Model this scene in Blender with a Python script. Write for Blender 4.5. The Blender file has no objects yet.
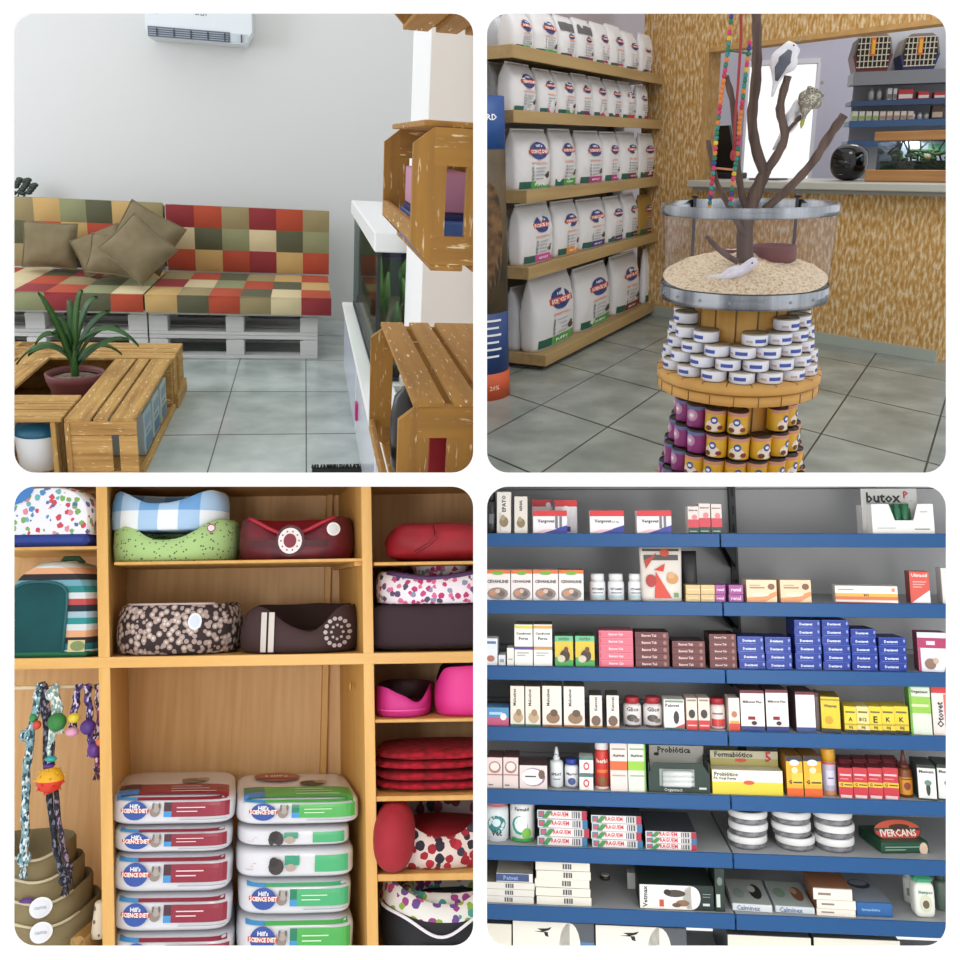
import bpy, bmesh, math, random
from mathutils import Vector, Matrix, noise, geometry
random.seed(7)
PI = math.pi
F = 850.0; PX, PY = 480.0, 400.0
C = Vector((0, 0, 3))
SC = bpy.context.scene
COL = SC.collection
# ---------------------------------------------------------------- camera, sky, light, exposure
cd = bpy.data.cameras.new('camera'); cam = bpy.data.objects.new('camera', cd); COL.objects.link(cam)
cam.location = C; cam.rotation_euler = (PI/2, 0, 0)
cd.sensor_width = 36; cd.lens = F/960*36; cd.shift_y = (PY-480)/960; cd.clip_start = .05
SC.camera = cam
wd = bpy.data.worlds.new('sky'); SC.world = wd; wd.use_nodes = True
wd.node_tree.nodes['Background'].inputs[0].default_value = (1, 1, 1, 1)
wd.node_tree.nodes['Background'].inputs[1].default_value = 1.08
SC.view_settings.view_transform = 'Standard'; SC.view_settings.look = 'None'
SC.cycles.transparent_max_bounces = 32; SC.view_settings.exposure = 0; SC.view_settings.gamma = 1

def ray(px, py): return Vector(((px-PX)/F, 1, -(py-PY)/F))
class Room:
    def __init__(s, hy, sl, vx, sx, sz):
        s.u = Vector((sl, (hy-PY)/F, 1)).normalized()
        s.b = ray(vx, hy+sl*(vx-PX)).normalized(); s.r = s.b.cross(s.u).normalized()
        s.M = Matrix(((s.r.x, s.b.x, s.u.x, C.x), (s.r.y, s.b.y, s.u.y, C.y), (s.r.z, s.b.z, s.u.z, C.z), (0, 0, 0, 1)))
        s.sx, s.sz = sx, sz
        k = (PY-480)/F     # the divider slab between the upper and lower rooms
        s.planes = [(Vector((sx*.006, 0, C.z)), Vector((sx, 0, 0))),
                    (Vector((0, 0, C.z+sz*.006)), Vector((0, -k, 1)).normalized()*sz)]
    def L(s, px, py): d = ray(px, py); return Vector((d.dot(s.r), d.dot(s.b), d.dot(s.u)))
    def Y(s, px, py, y): d = s.L(px, py); return d*(y/d.y)
    def Z(s, px, py, z): d = s.L(px, py); return d*(z/d.z)
    def X(s, px, py, x): d = s.L(px, py); return d*(x/d.x)
    def V(s, px, py, p, n): d = s.L(px, py); return d*(p.dot(n)/d.dot(n))   # ray meets the plane through p
TL = Room(147, .06, 305, -1, 1); TR = Room(153, -.02, 717, 1, 1)
BL = Room(590, -.015, 480, -1, -1); BR = Room(525, 0, 560, 1, -1)

def area(name, loc, look, size, power, color=(1, 1, 1), sy=None):
    l = bpy.data.lights.new(name, 'AREA'); l.size = size; l.energy = power; l.color = color
    if sy: l.shape = 'RECTANGLE'; l.size_y = sy
    o = bpy.data.objects.new(name, l); COL.objects.link(o); o.location = loc
    o.rotation_euler = (Vector(look)-Vector(loc)).to_track_quat('-Z', 'Y').to_euler(); return o
area('shop_ceiling_light', TR.M @ Vector((.6, 5, 2.2)), TR.M @ Vector((.6, 5.2, -1.5)), 1.2, 30, (1, .98, .95))
area('back_room_light', TR.M @ Vector((1.6, 9.0, 1.6)), TR.M @ Vector((1.6, 9.2, -1)), .8, 12)
area('side_window_light', TL.M @ Vector((-3.6, 4.5, .6)), TL.M @ Vector((0, 7, -.3)), 1.6, 48, (.86, .92, 1))
area('cabinet_fill', (-1.02, 1.2, 2.5), (-.9, 4, 1.5), .5, 14, (1, .97, .92))  # pair of fills added out of view behind the front wall, brightening the cabinet
area('cabinet_fill', (-.35, 1.2, 1.75), (-1, 4, 1.9), .5, 5, (1, .97, .92))
area('shelf_fill', (1.02, 1.2, 2.5), (.7, 3.4, 1.8), .5, 9, (1, .98, .95))  # two unseen fills, added beside and below the opening to lift the shelving
area('shelf_fill', (.35, 1.2, 1.85), (.9, 3.4, 2.0), .5, 5.5, (1, .98, .95))

# ---------------------------------------------------------------- materials
def lin(h):
    h = h.lstrip('#'); c = [int(h[i:i+2], 16)/255 for i in (0, 2, 4)]
    return tuple(x/12.92 if x <= .04045 else ((x+.055)/1.055)**2.4 for x in c)+(1,)
_mats = {}
def mat(hexc, rough=.6, metal=0., kind='plain', a=None, b=None, sc=1.0, **kw):
    key = (hexc, rough, metal, kind, a, b, sc, tuple(sorted(kw.items())))
    if key in _mats: return _mats[key]
    m = bpy.data.materials.new(kind+'_'+hexc.lstrip('#')); m.use_nodes = True; nt = m.node_tree; N = nt.nodes; Lk = nt.links
    p = N['Principled BSDF']; p.inputs['Base Color'].default_value = lin(hexc)
    p.inputs['Roughness'].default_value = rough; p.inputs['Metallic'].default_value = metal
    def nd(t, **props):
        n = N.new(t)
        for k, v in props.items():
            if k in n.inputs.keys(): n.inputs[k].default_value = v
            else: setattr(n, k, v)
        return n
    def coord(scale, rot=(0, 0, 0), out='Object'):
        tc = nd('ShaderNodeTexCoord'); mp = nd('ShaderNodeMapping'); Lk.new(tc.outputs[out], mp.inputs[0])
        mp.inputs['Scale'].default_value = scale; mp.inputs['Rotation'].default_value = rot; return mp.outputs[0]
    def ramp(src, stops, interp='LINEAR'):
        r = nd('ShaderNodeValToRGB'); r.color_ramp.interpolation = interp; Lk.new(src, r.inputs[0])
        e = r.color_ramp.elements; e[0].position = stops[0][0]; e[0].color = lin(stops[0][1]); e[1].position = stops[-1][0]; e[1].color = lin(stops[-1][1])
        for q, c in stops[1:-1]: x = e.new(q); x.color = lin(c)
        return r.outputs[0]
    def mix(fac, c1, c2):
        x = nd('ShaderNodeMix', data_type='RGBA'); Lk.new(fac, x.inputs[0])
        for i, c in ((6, c1), (7, c2)):
            if isinstance(c, str): x.inputs[i].default_value = lin(c)
            else: Lk.new(c, x.inputs[i])
        return x.outputs[2]
    def bump(src, st, dist=.01):
        bn = nd('ShaderNodeBump'); bn.inputs['Strength'].default_value = st; bn.inputs['Distance'].default_value = dist
        Lk.new(src, bn.inputs['Height']); Lk.new(bn.outputs[0], p.inputs['Normal'])
    def nz(vec, scale=1., detail=4.): 
        n = nd('ShaderNodeTexNoise'); n.inputs['Scale'].default_value = scale; n.inputs['Detail'].default_value = detail; Lk.new(vec, n.inputs['Vector']); return n.outputs[0]
    def vor(vec, scale=1., feature='F1'):
        n = nd('ShaderNodeTexVoronoi', feature=feature); n.inputs['Scale'].default_value = scale; Lk.new(vec, n.inputs['Vector']); return n
    base = None
    if kind == 'wood':        # a: darker grain colour, sc: grain size, axis: long axis
        ax = kw.get('axis', 2); s = [26*sc]*3; s[ax] = 1.6*sc
        v = coord(s); n = nz(v, 1, 6); base = ramp(n, [(.3, a or hexc), (.62, hexc)])
        if kw.get('wash'):    # whitewash flecks
            s2 = [110*sc]*3; s2[ax] = 16*sc; n2 = nz(coord(s2), 1, 8)
            f = nd('ShaderNodeMapRange'); f.inputs[1].default_value = .62; f.inputs[2].default_value = .70; Lk.new(n2, f.inputs[0]); base = mix(f.outputs[0], base, 'f0d9ae')
        bump(n, .12, .004)
    elif kind == 'stucco':
        # vertically dragged render, pale runs over ochre
        n = nz(coord((48, 48, 15)), 1.0, 5); n2 = nz(coord((90, 90, 40)), 1, 3)
        base = ramp(n, [(.36, a), (.5, hexc), (.62, b)]); bump(n2, .8, .01)
    elif kind == 'tiles':     # UV in tile units
        tc = nd('ShaderNodeTexCoord'); br = nd('ShaderNodeTexBrick', offset=0.0, squash=1.0)
        br.inputs['Scale'].default_value = 1; br.inputs['Mortar Size'].default_value = kw.get('grout', .008); br.inputs['Brick Width'].default_value = 1; br.inputs['Row Height'].default_value = 1
        br.inputs['Mortar Smooth'].default_value = .1
        Lk.new(tc.outputs['UV'], br.inputs['Vector'])
        n = nz(coord((2.2, 2.2, 2.2)), 1.5, 7); n2 = ramp(n, [(.32, a), (.5, hexc), (.66, b)])
        base = mix(br.outputs['Fac'], n2, kw.get('line', '3b4440'))
    elif kind == 'noise':
        n = nz(coord((sc,)*3), 1, 5); base = ramp(n, [(.35, a or hexc), (.65, hexc)]); bump(n, kw.get('bump', .2), .01)
    elif kind == 'fabric':
        w = nz(coord((220, 220, 220)), 1, 2); n = nz(coord((7, 7, 7)), 1, 3); base = ramp(n, [(.3, a or hexc), (.7, hexc)]); bump(w, .5, .003)
    elif kind == 'dots':      # sc: dots per metre; a: dot colour, b: ring/second colour
        v = vor(coord((sc,)*3), 1.); base = ramp(v.outputs['Distance'], [(0, b or a), (kw.get('r', .25)*.5, a), (kw.get('r', .25), hexc)], 'CONSTANT')
    elif kind == 'motif':     # scattered blobs of several colours on the ground colour
        v = vor(coord((sc,)*3), 1.)
        hs = nd('ShaderNodeSeparateColor', mode='HSV'); Lk.new(v.outputs['Color'], hs.inputs[0])
        cr = ramp(hs.outputs[0], [(i/len(kw['cols'].split()), c) for i, c in enumerate(kw['cols'].split())], 'CONSTANT')
        n = nz(coord((sc*2.2,)*3), 1, 3); ad = nd('ShaderNodeMath', operation='MULTIPLY_ADD'); Lk.new(n, ad.inputs[0]); ad.inputs[1].default_value = kw.get('j', .35); Lk.new(v.outputs['Distance'], ad.inputs[2])
        cmp_ = nd('ShaderNodeMath', operation='GREATER_THAN'); Lk.new(ad.outputs[0], cmp_.inputs[0]); cmp_.inputs[1].default_value = kw.get('r', .5)
        base = mix(cmp_.outputs[0], cr, hexc)
    elif kind == 'stripes':   # z bands
        sep = nd('ShaderNodeSeparateXYZ'); Lk.new(coord((1, 1, 1)), sep.inputs[0])
        md = nd('ShaderNodeMath', operation='MODULO'); Lk.new(sep.outputs[kw.get('axis', 2)], md.inputs[0]); md.inputs[1].default_value = kw['period']
        dv = nd('ShaderNodeMath', operation='DIVIDE'); Lk.new(md.outputs[0], dv.inputs[0]); dv.inputs[1].default_value = kw['period']
        cs = kw['cols'].split(); base = ramp(dv.outputs[0], [(i/len(cs), c) for i, c in enumerate(cs)], 'CONSTANT')
    elif kind == 'plaid':
        def wv(axis, per):
            sep = nd('ShaderNodeSeparateXYZ'); Lk.new(coord((1, 1, 1)), sep.inputs[0])
            q = nd('ShaderNodeMath', operation='MULTIPLY'); Lk.new(sep.outputs[axis], q.inputs[0]); q.inputs[1].default_value = 2*PI/per
            sn = nd('ShaderNodeMath', operation='SINE'); Lk.new(q.outputs[0], sn.inputs[0]); g = nd('ShaderNodeMath', operation='GREATER_THAN'); Lk.new(sn.outputs[0], g.inputs[0]); g.inputs[1].default_value = 0; return g.outputs[0]
        ad = nd('ShaderNodeMath', operation='ADD'); Lk.new(wv(0, kw['per']), ad.inputs[0]); Lk.new(wv(2, kw['per']), ad.inputs[1])
        hf = nd('ShaderNodeMath', operation='MULTIPLY'); Lk.new(ad.outputs[0], hf.inputs[0]); hf.inputs[1].default_value = .45
        base = ramp(hf.outputs[0], [(0, hexc), (.3, a), (.7, b)], 'CONSTANT')
    elif kind == 'knit':
        v = vor(coord((sc, sc, sc*1.6)), 1.); base = ramp(v.outputs['Distance'], [(0, hexc), (.8, a)]); bump(v.outputs['Distance'], -.9, .012)
    elif kind == 'rope':
        v = vor(coord((sc, sc, sc*.6)), 1.); hs = nd('ShaderNodeSeparateColor', mode='HSV'); Lk.new(v.outputs['Color'], hs.inputs[0])
        cs = kw['cols'].split(); base = ramp(hs.outputs[0], [(i/len(cs), c) for i, c in enumerate(cs)], 'CONSTANT'); bump(v.outputs['Distance'], .8, .004)
    elif kind == 'sand':
        v = vor(coord((130,)*3), 1.); hs = nd('ShaderNodeSeparateColor', mode='HSV'); Lk.new(v.outputs['Color'], hs.inputs[0])
        base = ramp(hs.outputs[2], [(.2, a), (.6, hexc), (.95, b)]); bump(v.outputs['Distance'], 1, .006)
    if base is not None: Lk.new(base, p.inputs['Base Color'])
    if kind == 'clear':       # thin acrylic or glass
        N.remove(p); g = nd('ShaderNodeBsdfGlossy'); g.inputs['Roughness'].default_value = .03; t = nd('ShaderNodeBsdfTransparent'); t.inputs[0].default_value = lin(hexc)
        fr = nd('ShaderNodeLayerWeight'); fr.inputs[0].default_value = .12; ml = nd('ShaderNodeMath', operation='MULTIPLY_ADD'); Lk.new(fr.outputs['Facing'], ml.inputs[0]); ml.inputs[1].default_value = .35; ml.inputs[2].default_value = .03; mx = nd('ShaderNodeMixShader'); Lk.new(ml.outputs[0], mx.inputs[0]); Lk.new(t.outputs[0], mx.inputs[1]); Lk.new(g.outputs[0], mx.inputs[2]); Lk.new(mx.outputs[0], N['Material Output'].inputs[0])
    if kind == 'glow':
        p.inputs['Emission Color'].default_value = lin(hexc); p.inputs['Emission Strength'].default_value = sc
    if kw.get('coat'): p.inputs['Coat Weight'].default_value = kw['coat']
    _mats[key] = m; return m
def P(h, r=.55): return mat(h, r)
WHITE = P('f2f2ef'); BLACK = P('151515')
# ---------------------------------------------------------------- mesh builder
_txt = {}
def glyphs(s):
    if s not in _txt:
        cu = bpy.data.curves.new('t', 'FONT'); cu.body = s; cu.resolution_u = 1; cu.offset = .028; o = bpy.data.objects.new('t', cu)
        me = bpy.data.meshes.new_from_object(o); vs = [(v.co.x, v.co.y) for v in me.vertices]; fs = [tuple(p.vertices) for p in me.polygons]
        bpy.data.objects.remove(o); bpy.data.curves.remove(cu); bpy.data.meshes.remove(me)
        x0 = min(v[0] for v in vs); x1 = max(v[0] for v in vs); y0 = min(v[1] for v in vs); y1 = max(v[1] for v in vs)
        _txt[s] = ([((x-(x0+x1)/2)/(x1-x0), (y-(y0+y1)/2)/(x1-x0)) for x, y in vs], fs)
    return _txt[s]
class MB:
    def __init__(s): s.v = []; s.f = []; s.m = []; s.s = []; s.mats = []; s.T = Matrix(); s.uv = None
    def add(s, vs, fs, m, sm=False):
        n = len(s.v); s.v += [s.T @ Vector(v) for v in vs]
        ms = m if isinstance(m, list) else [m]*len(fs)
        for f, mm in zip(fs, ms):
            if mm not in s.mats: s.mats.append(mm)
            s.f.append(tuple(n+i for i in f)); s.m.append(s.mats.index(mm)); s.s.append(sm)
        return s
    def box(s, x0, x1, y0, y1, z0, z1, m, bv=0.):
        lo = (x0, y0, z0); hi = (x1, y1, z1)
        if bv <= 0:
            vs = [(x, y, z) for z in (z0, z1) for y in (y0, y1) for x in (x0, x1)]
            return s.add(vs, [(0, 1, 5, 4), (3, 2, 6, 7), (2, 0, 4, 6), (1, 3, 7, 5), (4, 5, 7, 6), (2, 3, 1, 0)], m)
        bv = min(bv, .45*min(hi[i]-lo[i] for i in range(3))); vs = []; ix = {}
        for c in range(8):
            sg = [(c >> i) & 1 for i in range(3)]
            for a in range(3):
                p = [(hi[i] if sg[i] else lo[i])+((0 if i == a else bv)*(-1 if sg[i] else 1)) for i in range(3)]
                ix[c, a] = len(vs); vs.append(p)
        fs = []
        for a in range(3):
            b, c = (a+1) % 3, (a+2) % 3
            for sg in (0, 1):
                q = [(sg << a)|(i << b)|(j << c) for i, j in ((0, 0), (1, 0), (1, 1), (0, 1))]
                if not sg: q = q[::-1]
                fs.append(tuple(ix[k, a] for k in q))
            for i in (0, 1):
                for j in (0, 1):
                    k0 = (i << b)|(j << c); k1 = k0|(1 << a)
                    q = (ix[k0, b], ix[k1, b], ix[k1, c], ix[k0, c]); fs.append(q if i != j else q[::-1])
        for c in range(8):
            q = (ix[c, 0], ix[c, 1], ix[c, 2]); fs.append(q if bin(c).count('1') % 2 else q[::-1])
        return s.add(vs, fs, m)
    def bar(s, p0, p1, w, h, m, up=(0, 0, 1), bv=0.):   # a board of width w, thickness h from p0 to p1
        p0, p1 = Vector(p0), Vector(p1); d = (p1-p0); L = d.length; d.normalize(); x = d.cross(Vector(up)).normalized(); z = x.cross(d)
        T = s.T; s.T = T @ Matrix(((x.x, d.x, z.x, p0.x), (x.y, d.y, z.y, p0.y), (x.z, d.z, z.z, p0.z), (0, 0, 0, 1)))
        s.box(-w/2, w/2, 0, L, -h/2, h/2, m, bv); s.T = T; return s
    def prism(s, poly, y0, y1, m):      # outline (x, z) extruded along y
        n = len(poly); vs = [(x, y0, z) for x, z in poly]+[(x, y1, z) for x, z in poly]
        return s.add(vs, [tuple(range(n)), tuple(range(2*n-1, n-1, -1))]+[(i, i+n, (i+1) % n+n, (i+1) % n) for i in range(n)], m)
    def prismz(s, poly, z0, z1, m):
        n = len(poly); vs = [(x, y, z0) for x, y in poly]+[(x, y, z1) for x, y in poly]
        return s.add(vs, [tuple(range(n-1, -1, -1)), tuple(range(n, 2*n))]+[(i, (i+1) % n, (i+1) % n+n, i+n) for i in range(n)], m)
    def lathe(s, prof, m, c=(0, 0, 0), n=24, sm=True, cap=True, ax=None):
        vs = []; fs = []; ms = []
        for r, z in prof:
            for i in range(n): t = 2*PI*i/n; vs.append((c[0]+r*math.cos(t), c[1]+r*math.sin(t), c[2]+z))
        for k in range(len(prof)-1):
            for i in range(n):
                j = (i+1) % n; fs.append((k*n+i, k*n+j, (k+1)*n+j, (k+1)*n+i)); ms.append(m[k] if isinstance(m, list) else m)
        if cap:
            fs += [tuple(range(n-1, -1, -1)), tuple((len(prof)-1)*n+i for i in range(n))]; ms += [ms[0], ms[-1]]
        return s.add(vs, fs, ms, sm)
    def tube(s, pts, r, m, n=8, sm=True, taper=None):
        pts = [Vector(p) for p in pts]; vs = []; fs = []; K = len(pts); up = Vector((.13, .21, .97))
        for k, p in enumerate(pts):
            d = (pts[min(k+1, K-1)]-pts[max(k-1, 0)])
            d = d.normalized() if d.length > 1e-9 else Vector((0, 0, 1))
            x = up.cross(d)
            if x.length < .05: x = Vector((1, 0, 0)).cross(d)
            x.normalize(); y = d.cross(x); up = y if False else up
            rr = r[k] if isinstance(r, (list, tuple)) else r
            for i in range(n): t = 2*PI*i/n; vs.append(p+x*math.cos(t)*rr+y*math.sin(t)*rr)
            if k:
                for i in range(n): j = (i+1) % n; fs.append(((k-1)*n+i, (k-1)*n+j, k*n+j, k*n+i))
        fs += [tuple(range(n-1, -1, -1)), tuple((K-1)*n+i for i in range(n))]
        return s.add(vs, fs, m, sm)
    def blob(s, c, rx, ry, rz, m, e=2., n=16, k=10, nzs=0., seed=0., f=3.):   # superellipsoid
        vs = []; fs = []
        sg = lambda v, p: math.copysign(abs(v)**p, v)
        for j in range(k+1):
            ph = -PI/2+PI*j/k
            for i in range(n):
                t = 2*PI*i/n; q = 2/e
                p = Vector((sg(math.cos(t), q)*sg(math.cos(ph), q), sg(math.sin(t), q)*sg(math.cos(ph), q), sg(math.sin(ph), q)))
                w = 1+nzs*noise.noise(p*f+Vector((seed, seed*2, 0)))
                vs.append((c[0]+p.x*rx*w, c[1]+p.y*ry*w, c[2]+p.z*rz*w))
        for j in range(k):
            for i in range(n): a = (i+1) % n; fs.append((j*n+i, j*n+a, (j+1)*n+a, (j+1)*n+i))
        return s.add(vs, fs, m, True)
    # printed marks: thin faces a hair in front of the surface; pr maps (x, z, eps) to 3-D
    def pol(s, pts, m, pr): return s.add([pr(x, z) for x, z in pts], [tuple(range(len(pts)))], m)
    def rect(s, x0, x1, z0, z1, m, pr, nx=1, nz_=1):
        vs = [pr(x0+(x1-x0)*i/nx, z0+(z1-z0)*j/nz_) for j in range(nz_+1) for i in range(nx+1)]
        return s.add(vs, [(j*(nx+1)+i, j*(nx+1)+i+1, (j+1)*(nx+1)+i+1, (j+1)*(nx+1)+i) for j in range(nz_) for i in range(nx)], m)
    def disc(s, cx, cz, rx, rz, m, pr, n=16):
        vs = [pr(cx, cz)]+[pr(cx+rx*q*math.cos(2*PI*i/n), cz+rz*q*math.sin(2*PI*i/n)) for q in (.5, 1) for i in range(n)]
        fs = [(0, 1+i, 1+(i+1) % n) for i in range(n)]+[(1+i, 1+n+i, 1+n+(i+1) % n, 1+(i+1) % n) for i in range(n)]
        return s.add(vs, fs, m)
    def text(s, t, cx, cz, w, m, pr, hs=1.):
        g, fs = glyphs(t); return s.add([pr(cx+x*w, cz+z*w*hs) for x, z in g], fs, m)
    def build(s, name, room=None, loc=(0, 0, 0), rz=0., parent=None, M=None, fix=False):
        me = bpy.data.meshes.new(name); me.from_pydata([tuple(v) for v in s.v], [], s.f)
        for m in s.mats: me.materials.append(m)
        me.polygons.foreach_set('material_index', s.m); me.polygons.foreach_set('use_smooth', s.s)
        if s.uv: 
            uvl = me.uv_layers.new(name='UVMap')
            for l in me.loops: uvl.data[l.index].uv = s.uv(me.vertices[l.vertex_index].co)
        o = bpy.data.objects.new(name, me); COL.objects.link(o)
        if parent is not None: o.parent = parent; W = parent['_M'] if False else WM[parent.name]; room = RM[parent.name]
        else:
            W = (room.M if room else Matrix()) @ (M or (Matrix.Translation(Vector(loc)) @ Matrix.Rotation(rz, 4, 'Z'))); o.matrix_world = W
        WM[o.name] = W; RM[o.name] = room
        if room:
            W3 = W.to_3x3(); bm = None
            for co, no in room.planes:
                if any((W @ v.co-co).dot(no) < -1e-4 for v in me.vertices):
                    bm = bm or bmesh.new()
                    if not bm.verts: bm.from_mesh(me)
                    cut = bmesh.ops.bisect_plane(bm, geom=bm.verts[:]+bm.edges[:]+bm.faces[:], plane_co=W.inverted() @ co, plane_no=(W3.transposed() @ no), clear_inner=True)
                    ed = [g for g in cut['geom_cut'] if isinstance(g, bmesh.types.BMEdge) and g.is_valid and len(g.link_faces) == 1]
                    if ed:
                        try: bmesh.ops.holes_fill(bm, edges=ed, sides=0)
                        except Exception: pass
            if bm:
                bm.to_mesh(me)
                bm.free()
        return o
WM = {}; RM = {}
def thing(name, label, cat, room, loc=(0, 0, 0), rz=0., group=None, M=None):
    o = bpy.data.objects.new(name, None); COL.objects.link(o); o.empty_display_size = .05
    W = room.M @ (M or (Matrix.Translation(Vector(loc)) @ Matrix.Rotation(rz, 4, 'Z'))); o.matrix_world = W
    WM[o.name] = W; RM[o.name] = room; return tag(o, label, cat, group)
def tag(o, label, cat, group=None):
    o['label'] = label; o['category'] = cat
    if group: o['group'] = group
    return o
def solo(mb, name, label, cat, room, loc=(0, 0, 0), rz=0., group=None, M=None): return tag(mb.build(name, room, loc, rz, M=M), label, cat, group)
def struct(mb, name, room=None, loc=(0, 0, 0)): o = mb.build(name, room, loc); o['kind'] = 'structure'; return o
ORD = 'zeroth first second third fourth fifth sixth seventh eighth ninth tenth eleventh twelfth thirteenth fourteenth fifteenth sixteenth'.split()
def front(y=0., e=.0008): return lambda x, z: (x, y-e, z)

# ---------------------------------------------------------------- the white front wall with its four openings, and the dividers
def rrect(x0, x1, y0, y1, r, n=8):
    p = []
    for cx, cy, a in ((x1-r, y1-r, 0), (x0+r, y1-r, 90), (x0+r, y0+r, 180), (x1-r, y0+r, 270)):
        for i in range(n+1): t = math.radians(a+90*i/n); p.append((cx+r*math.cos(t), cy+r*math.sin(t)))
    return p
D0 = .9; wallw = mat('ffffff', .9); mb = MB()
Q = lambda p: (p[0]-PX)/F*D0
loops = [[(-900, -900), (1900, -900), (1900, 1900), (-900, 1900)]]+[rrect(a, a2, b, b2, 21) for a, a2 in ((12.8, 473.2), (487, 947.4)) for b, b2 in ((12.4, 472.8), (486.6, 947.4))]
L3 = [[Vector(((x-PX)/F*D0, D0, 3-(y-PY)/F*D0)) for x, y in lp] for lp in loops]
tri = geometry.tessellate_polygon(L3); flat = [v for lp in L3 for v in lp]
mb.add(flat, [tuple(t) for t in tri], wallw); mb.add([v+Vector((0, .003, 0)) for v in flat], [tuple(t[::-1]) for t in tri], wallw)
for lp in L3:
    n = len(lp); mb.add(list(lp)+[v+Vector((0, .003, 0)) for v in lp], [(i, (i+1) % n, (i+1) % n+n, i+n) for i in range(n)], wallw)
struct(mb, 'wall_front')
mb = MB(); mb.box(-.006, .006, D0+.003, 11, -3.2, 7.2, wallw); struct(mb, 'wall_divider')
k = -(480-PY)/F; mb = MB()
mb.add([(x, y, 3+k*y+t) for t in (-.006, .006) for y in (D0+.003, 11) for x in (-5.5, 5.5)], [(0, 1, 5, 4), (3, 2, 6, 7), (2, 0, 4, 6), (1, 3, 7, 5), (4, 5, 7, 6), (2, 3, 1, 0)], wallw)
struct(mb, 'floor_divider')
# ================================================================ upper left room: waiting corner with pallet sofa
FZ = -1.5
tilem = mat('b0bab6', .22, 0, 'tiles', a='9ca7a3', b='c3ccc8', line='56605c')
mb = MB(); mb.add([(-5, 1.2, FZ), (5, 1.2, FZ), (5, 7.45, FZ), (-5, 7.45, FZ)], [(0, 1, 2, 3)], tilem); mb.uv = lambda c: (c.x/.445-.01, (c.y-4.325)/.79); struct(mb, 'floor', TL)
gw = mat('d9dad9', .85); mb = MB(); mb.box(-4.2, 5, 7.4, 7.5, FZ, 2.4, gw); struct(mb, 'wall_back', TL)
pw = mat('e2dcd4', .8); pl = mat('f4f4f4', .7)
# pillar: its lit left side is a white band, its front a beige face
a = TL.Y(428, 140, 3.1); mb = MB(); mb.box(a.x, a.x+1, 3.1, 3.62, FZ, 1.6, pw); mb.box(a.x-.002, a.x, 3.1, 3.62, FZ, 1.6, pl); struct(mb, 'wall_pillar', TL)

# air conditioner
t = thing('air_conditioner', 'white wall-mounted air conditioner high on the grey wall', 'air conditioner', TL)
a = TL.Y(146, 44, 7.12); b = TL.Y(252, 43, 7.12); zt = TL.Y(200, -6, 7.12).z; x0, x1 = a.x, b.x; z0 = a.z+.05
mb = MB(); acw = mat('dfe6ea', .35)
mb.prism([(x0, z0+.05), (x0+.02, z0), (x1-.05, z0), (x1, z0+.09), (x1, zt-.03), (x1-.03, zt), (x0+.03, zt), (x0, zt-.03)], 7.12, 7.393, acw)
pr = front(7.12, .002); mb.text('SPLIT', (x0+x1)/2+.02, z0+.19, .09, P('7d8790'), pr); mb.text('inverter', x0+.07, z0+.165, .05, P('9aa3ab'), pr)
mb.build('casing', parent=t)
mb = MB(); mb.box(x0+.02, x1-.16, 7.10, 7.12, z0+.005, z0+.075, mat('66707c', .4))
for i in range(4): mb.box(x0+.03, x1-.17, 7.092, 7.10, z0+.014+i*.015, z0+.018+i*.015, mat('aeb8c4', .4))
for i in range(6): q = x0+.08+i*.12; mb.box(q, q+.008, 7.088, 7.10, z0+.01, z0+.065, P('3a424c'))
mb.build('louvre', parent=t)
mb = MB(); mb.box(x1-.155, x1-.03, 7.105, 7.12, z0+.01, z0+.07, mat('c3ccd4', .4)); mb.build('display_panel', parent=t)

# sofa: stacked white pallets under patchwork cushions
palm = mat('dcdbd9', .7, 0, 'wood', a='c2c0be', sc=.5, axis=0)
SY0, SY1 = 5.93, 7.0; PH = .165
def pallet(x0, x1, z0, lab):
    t = thing('wooden_pallet', lab, 'pallet', TL, (0, 0, 0), 0, 'white pallets under the sofa')
    for q in range(3):
        y0 = SY0+(SY1-.12-SY0)*q/2
        mb = MB(); mb.box(x0, x1, y0, y0+.12, z0, z0+.022, palm, .003); mb.build('bottom_board', parent=t)
        for k in range(3):
            w = .12; xx = x0+(x1-x0-w)*k/2; mb = MB(); mb.box(xx, xx+w, y0+.002, y0+.118, z0+.022, z0+.13, palm, .003); mb.build('block', parent=t)
    mb = MB(); n = 7
    for k in range(n): y = SY0+(SY1-SY0-.12)*k/(n-1); mb.box(x0, x1, y, y+.12, z0+.137, z0+PH-.002, palm, .003)
    mb.build('deck', parent=t)
    mb = MB()
    for k in range(3): xx = x0+(x1-x0-.1)*k/2; mb.box(xx, xx+.1, SY0+.01, SY1-.01, z0+.13, z0+.137, palm)
    mb.build('stringer', parent=t)
XL0, XM, XR = -2.43, -1.03, .085
for x0, x1, s in ((XL0, XM-.01, 'left'), (XM, XR, 'right')):
    for k, w in ((0, 'lower'), (1, 'upper')):
        pallet(x0, x1, FZ+.001+PH*k, f'white painted pallet, {w} of the two under the {"sofa cushion with pillows" if s == "left" else "empty patchwork sofa seat"}')
cols = {'r': 'b0492f', 'c': '8e2f33', 'o': 'c4a267', 'g': '5a5a42', 't': '988a62', 'b': 'd3c39a', 's': '8d8f68', 'y': 'd0c690'}
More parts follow.
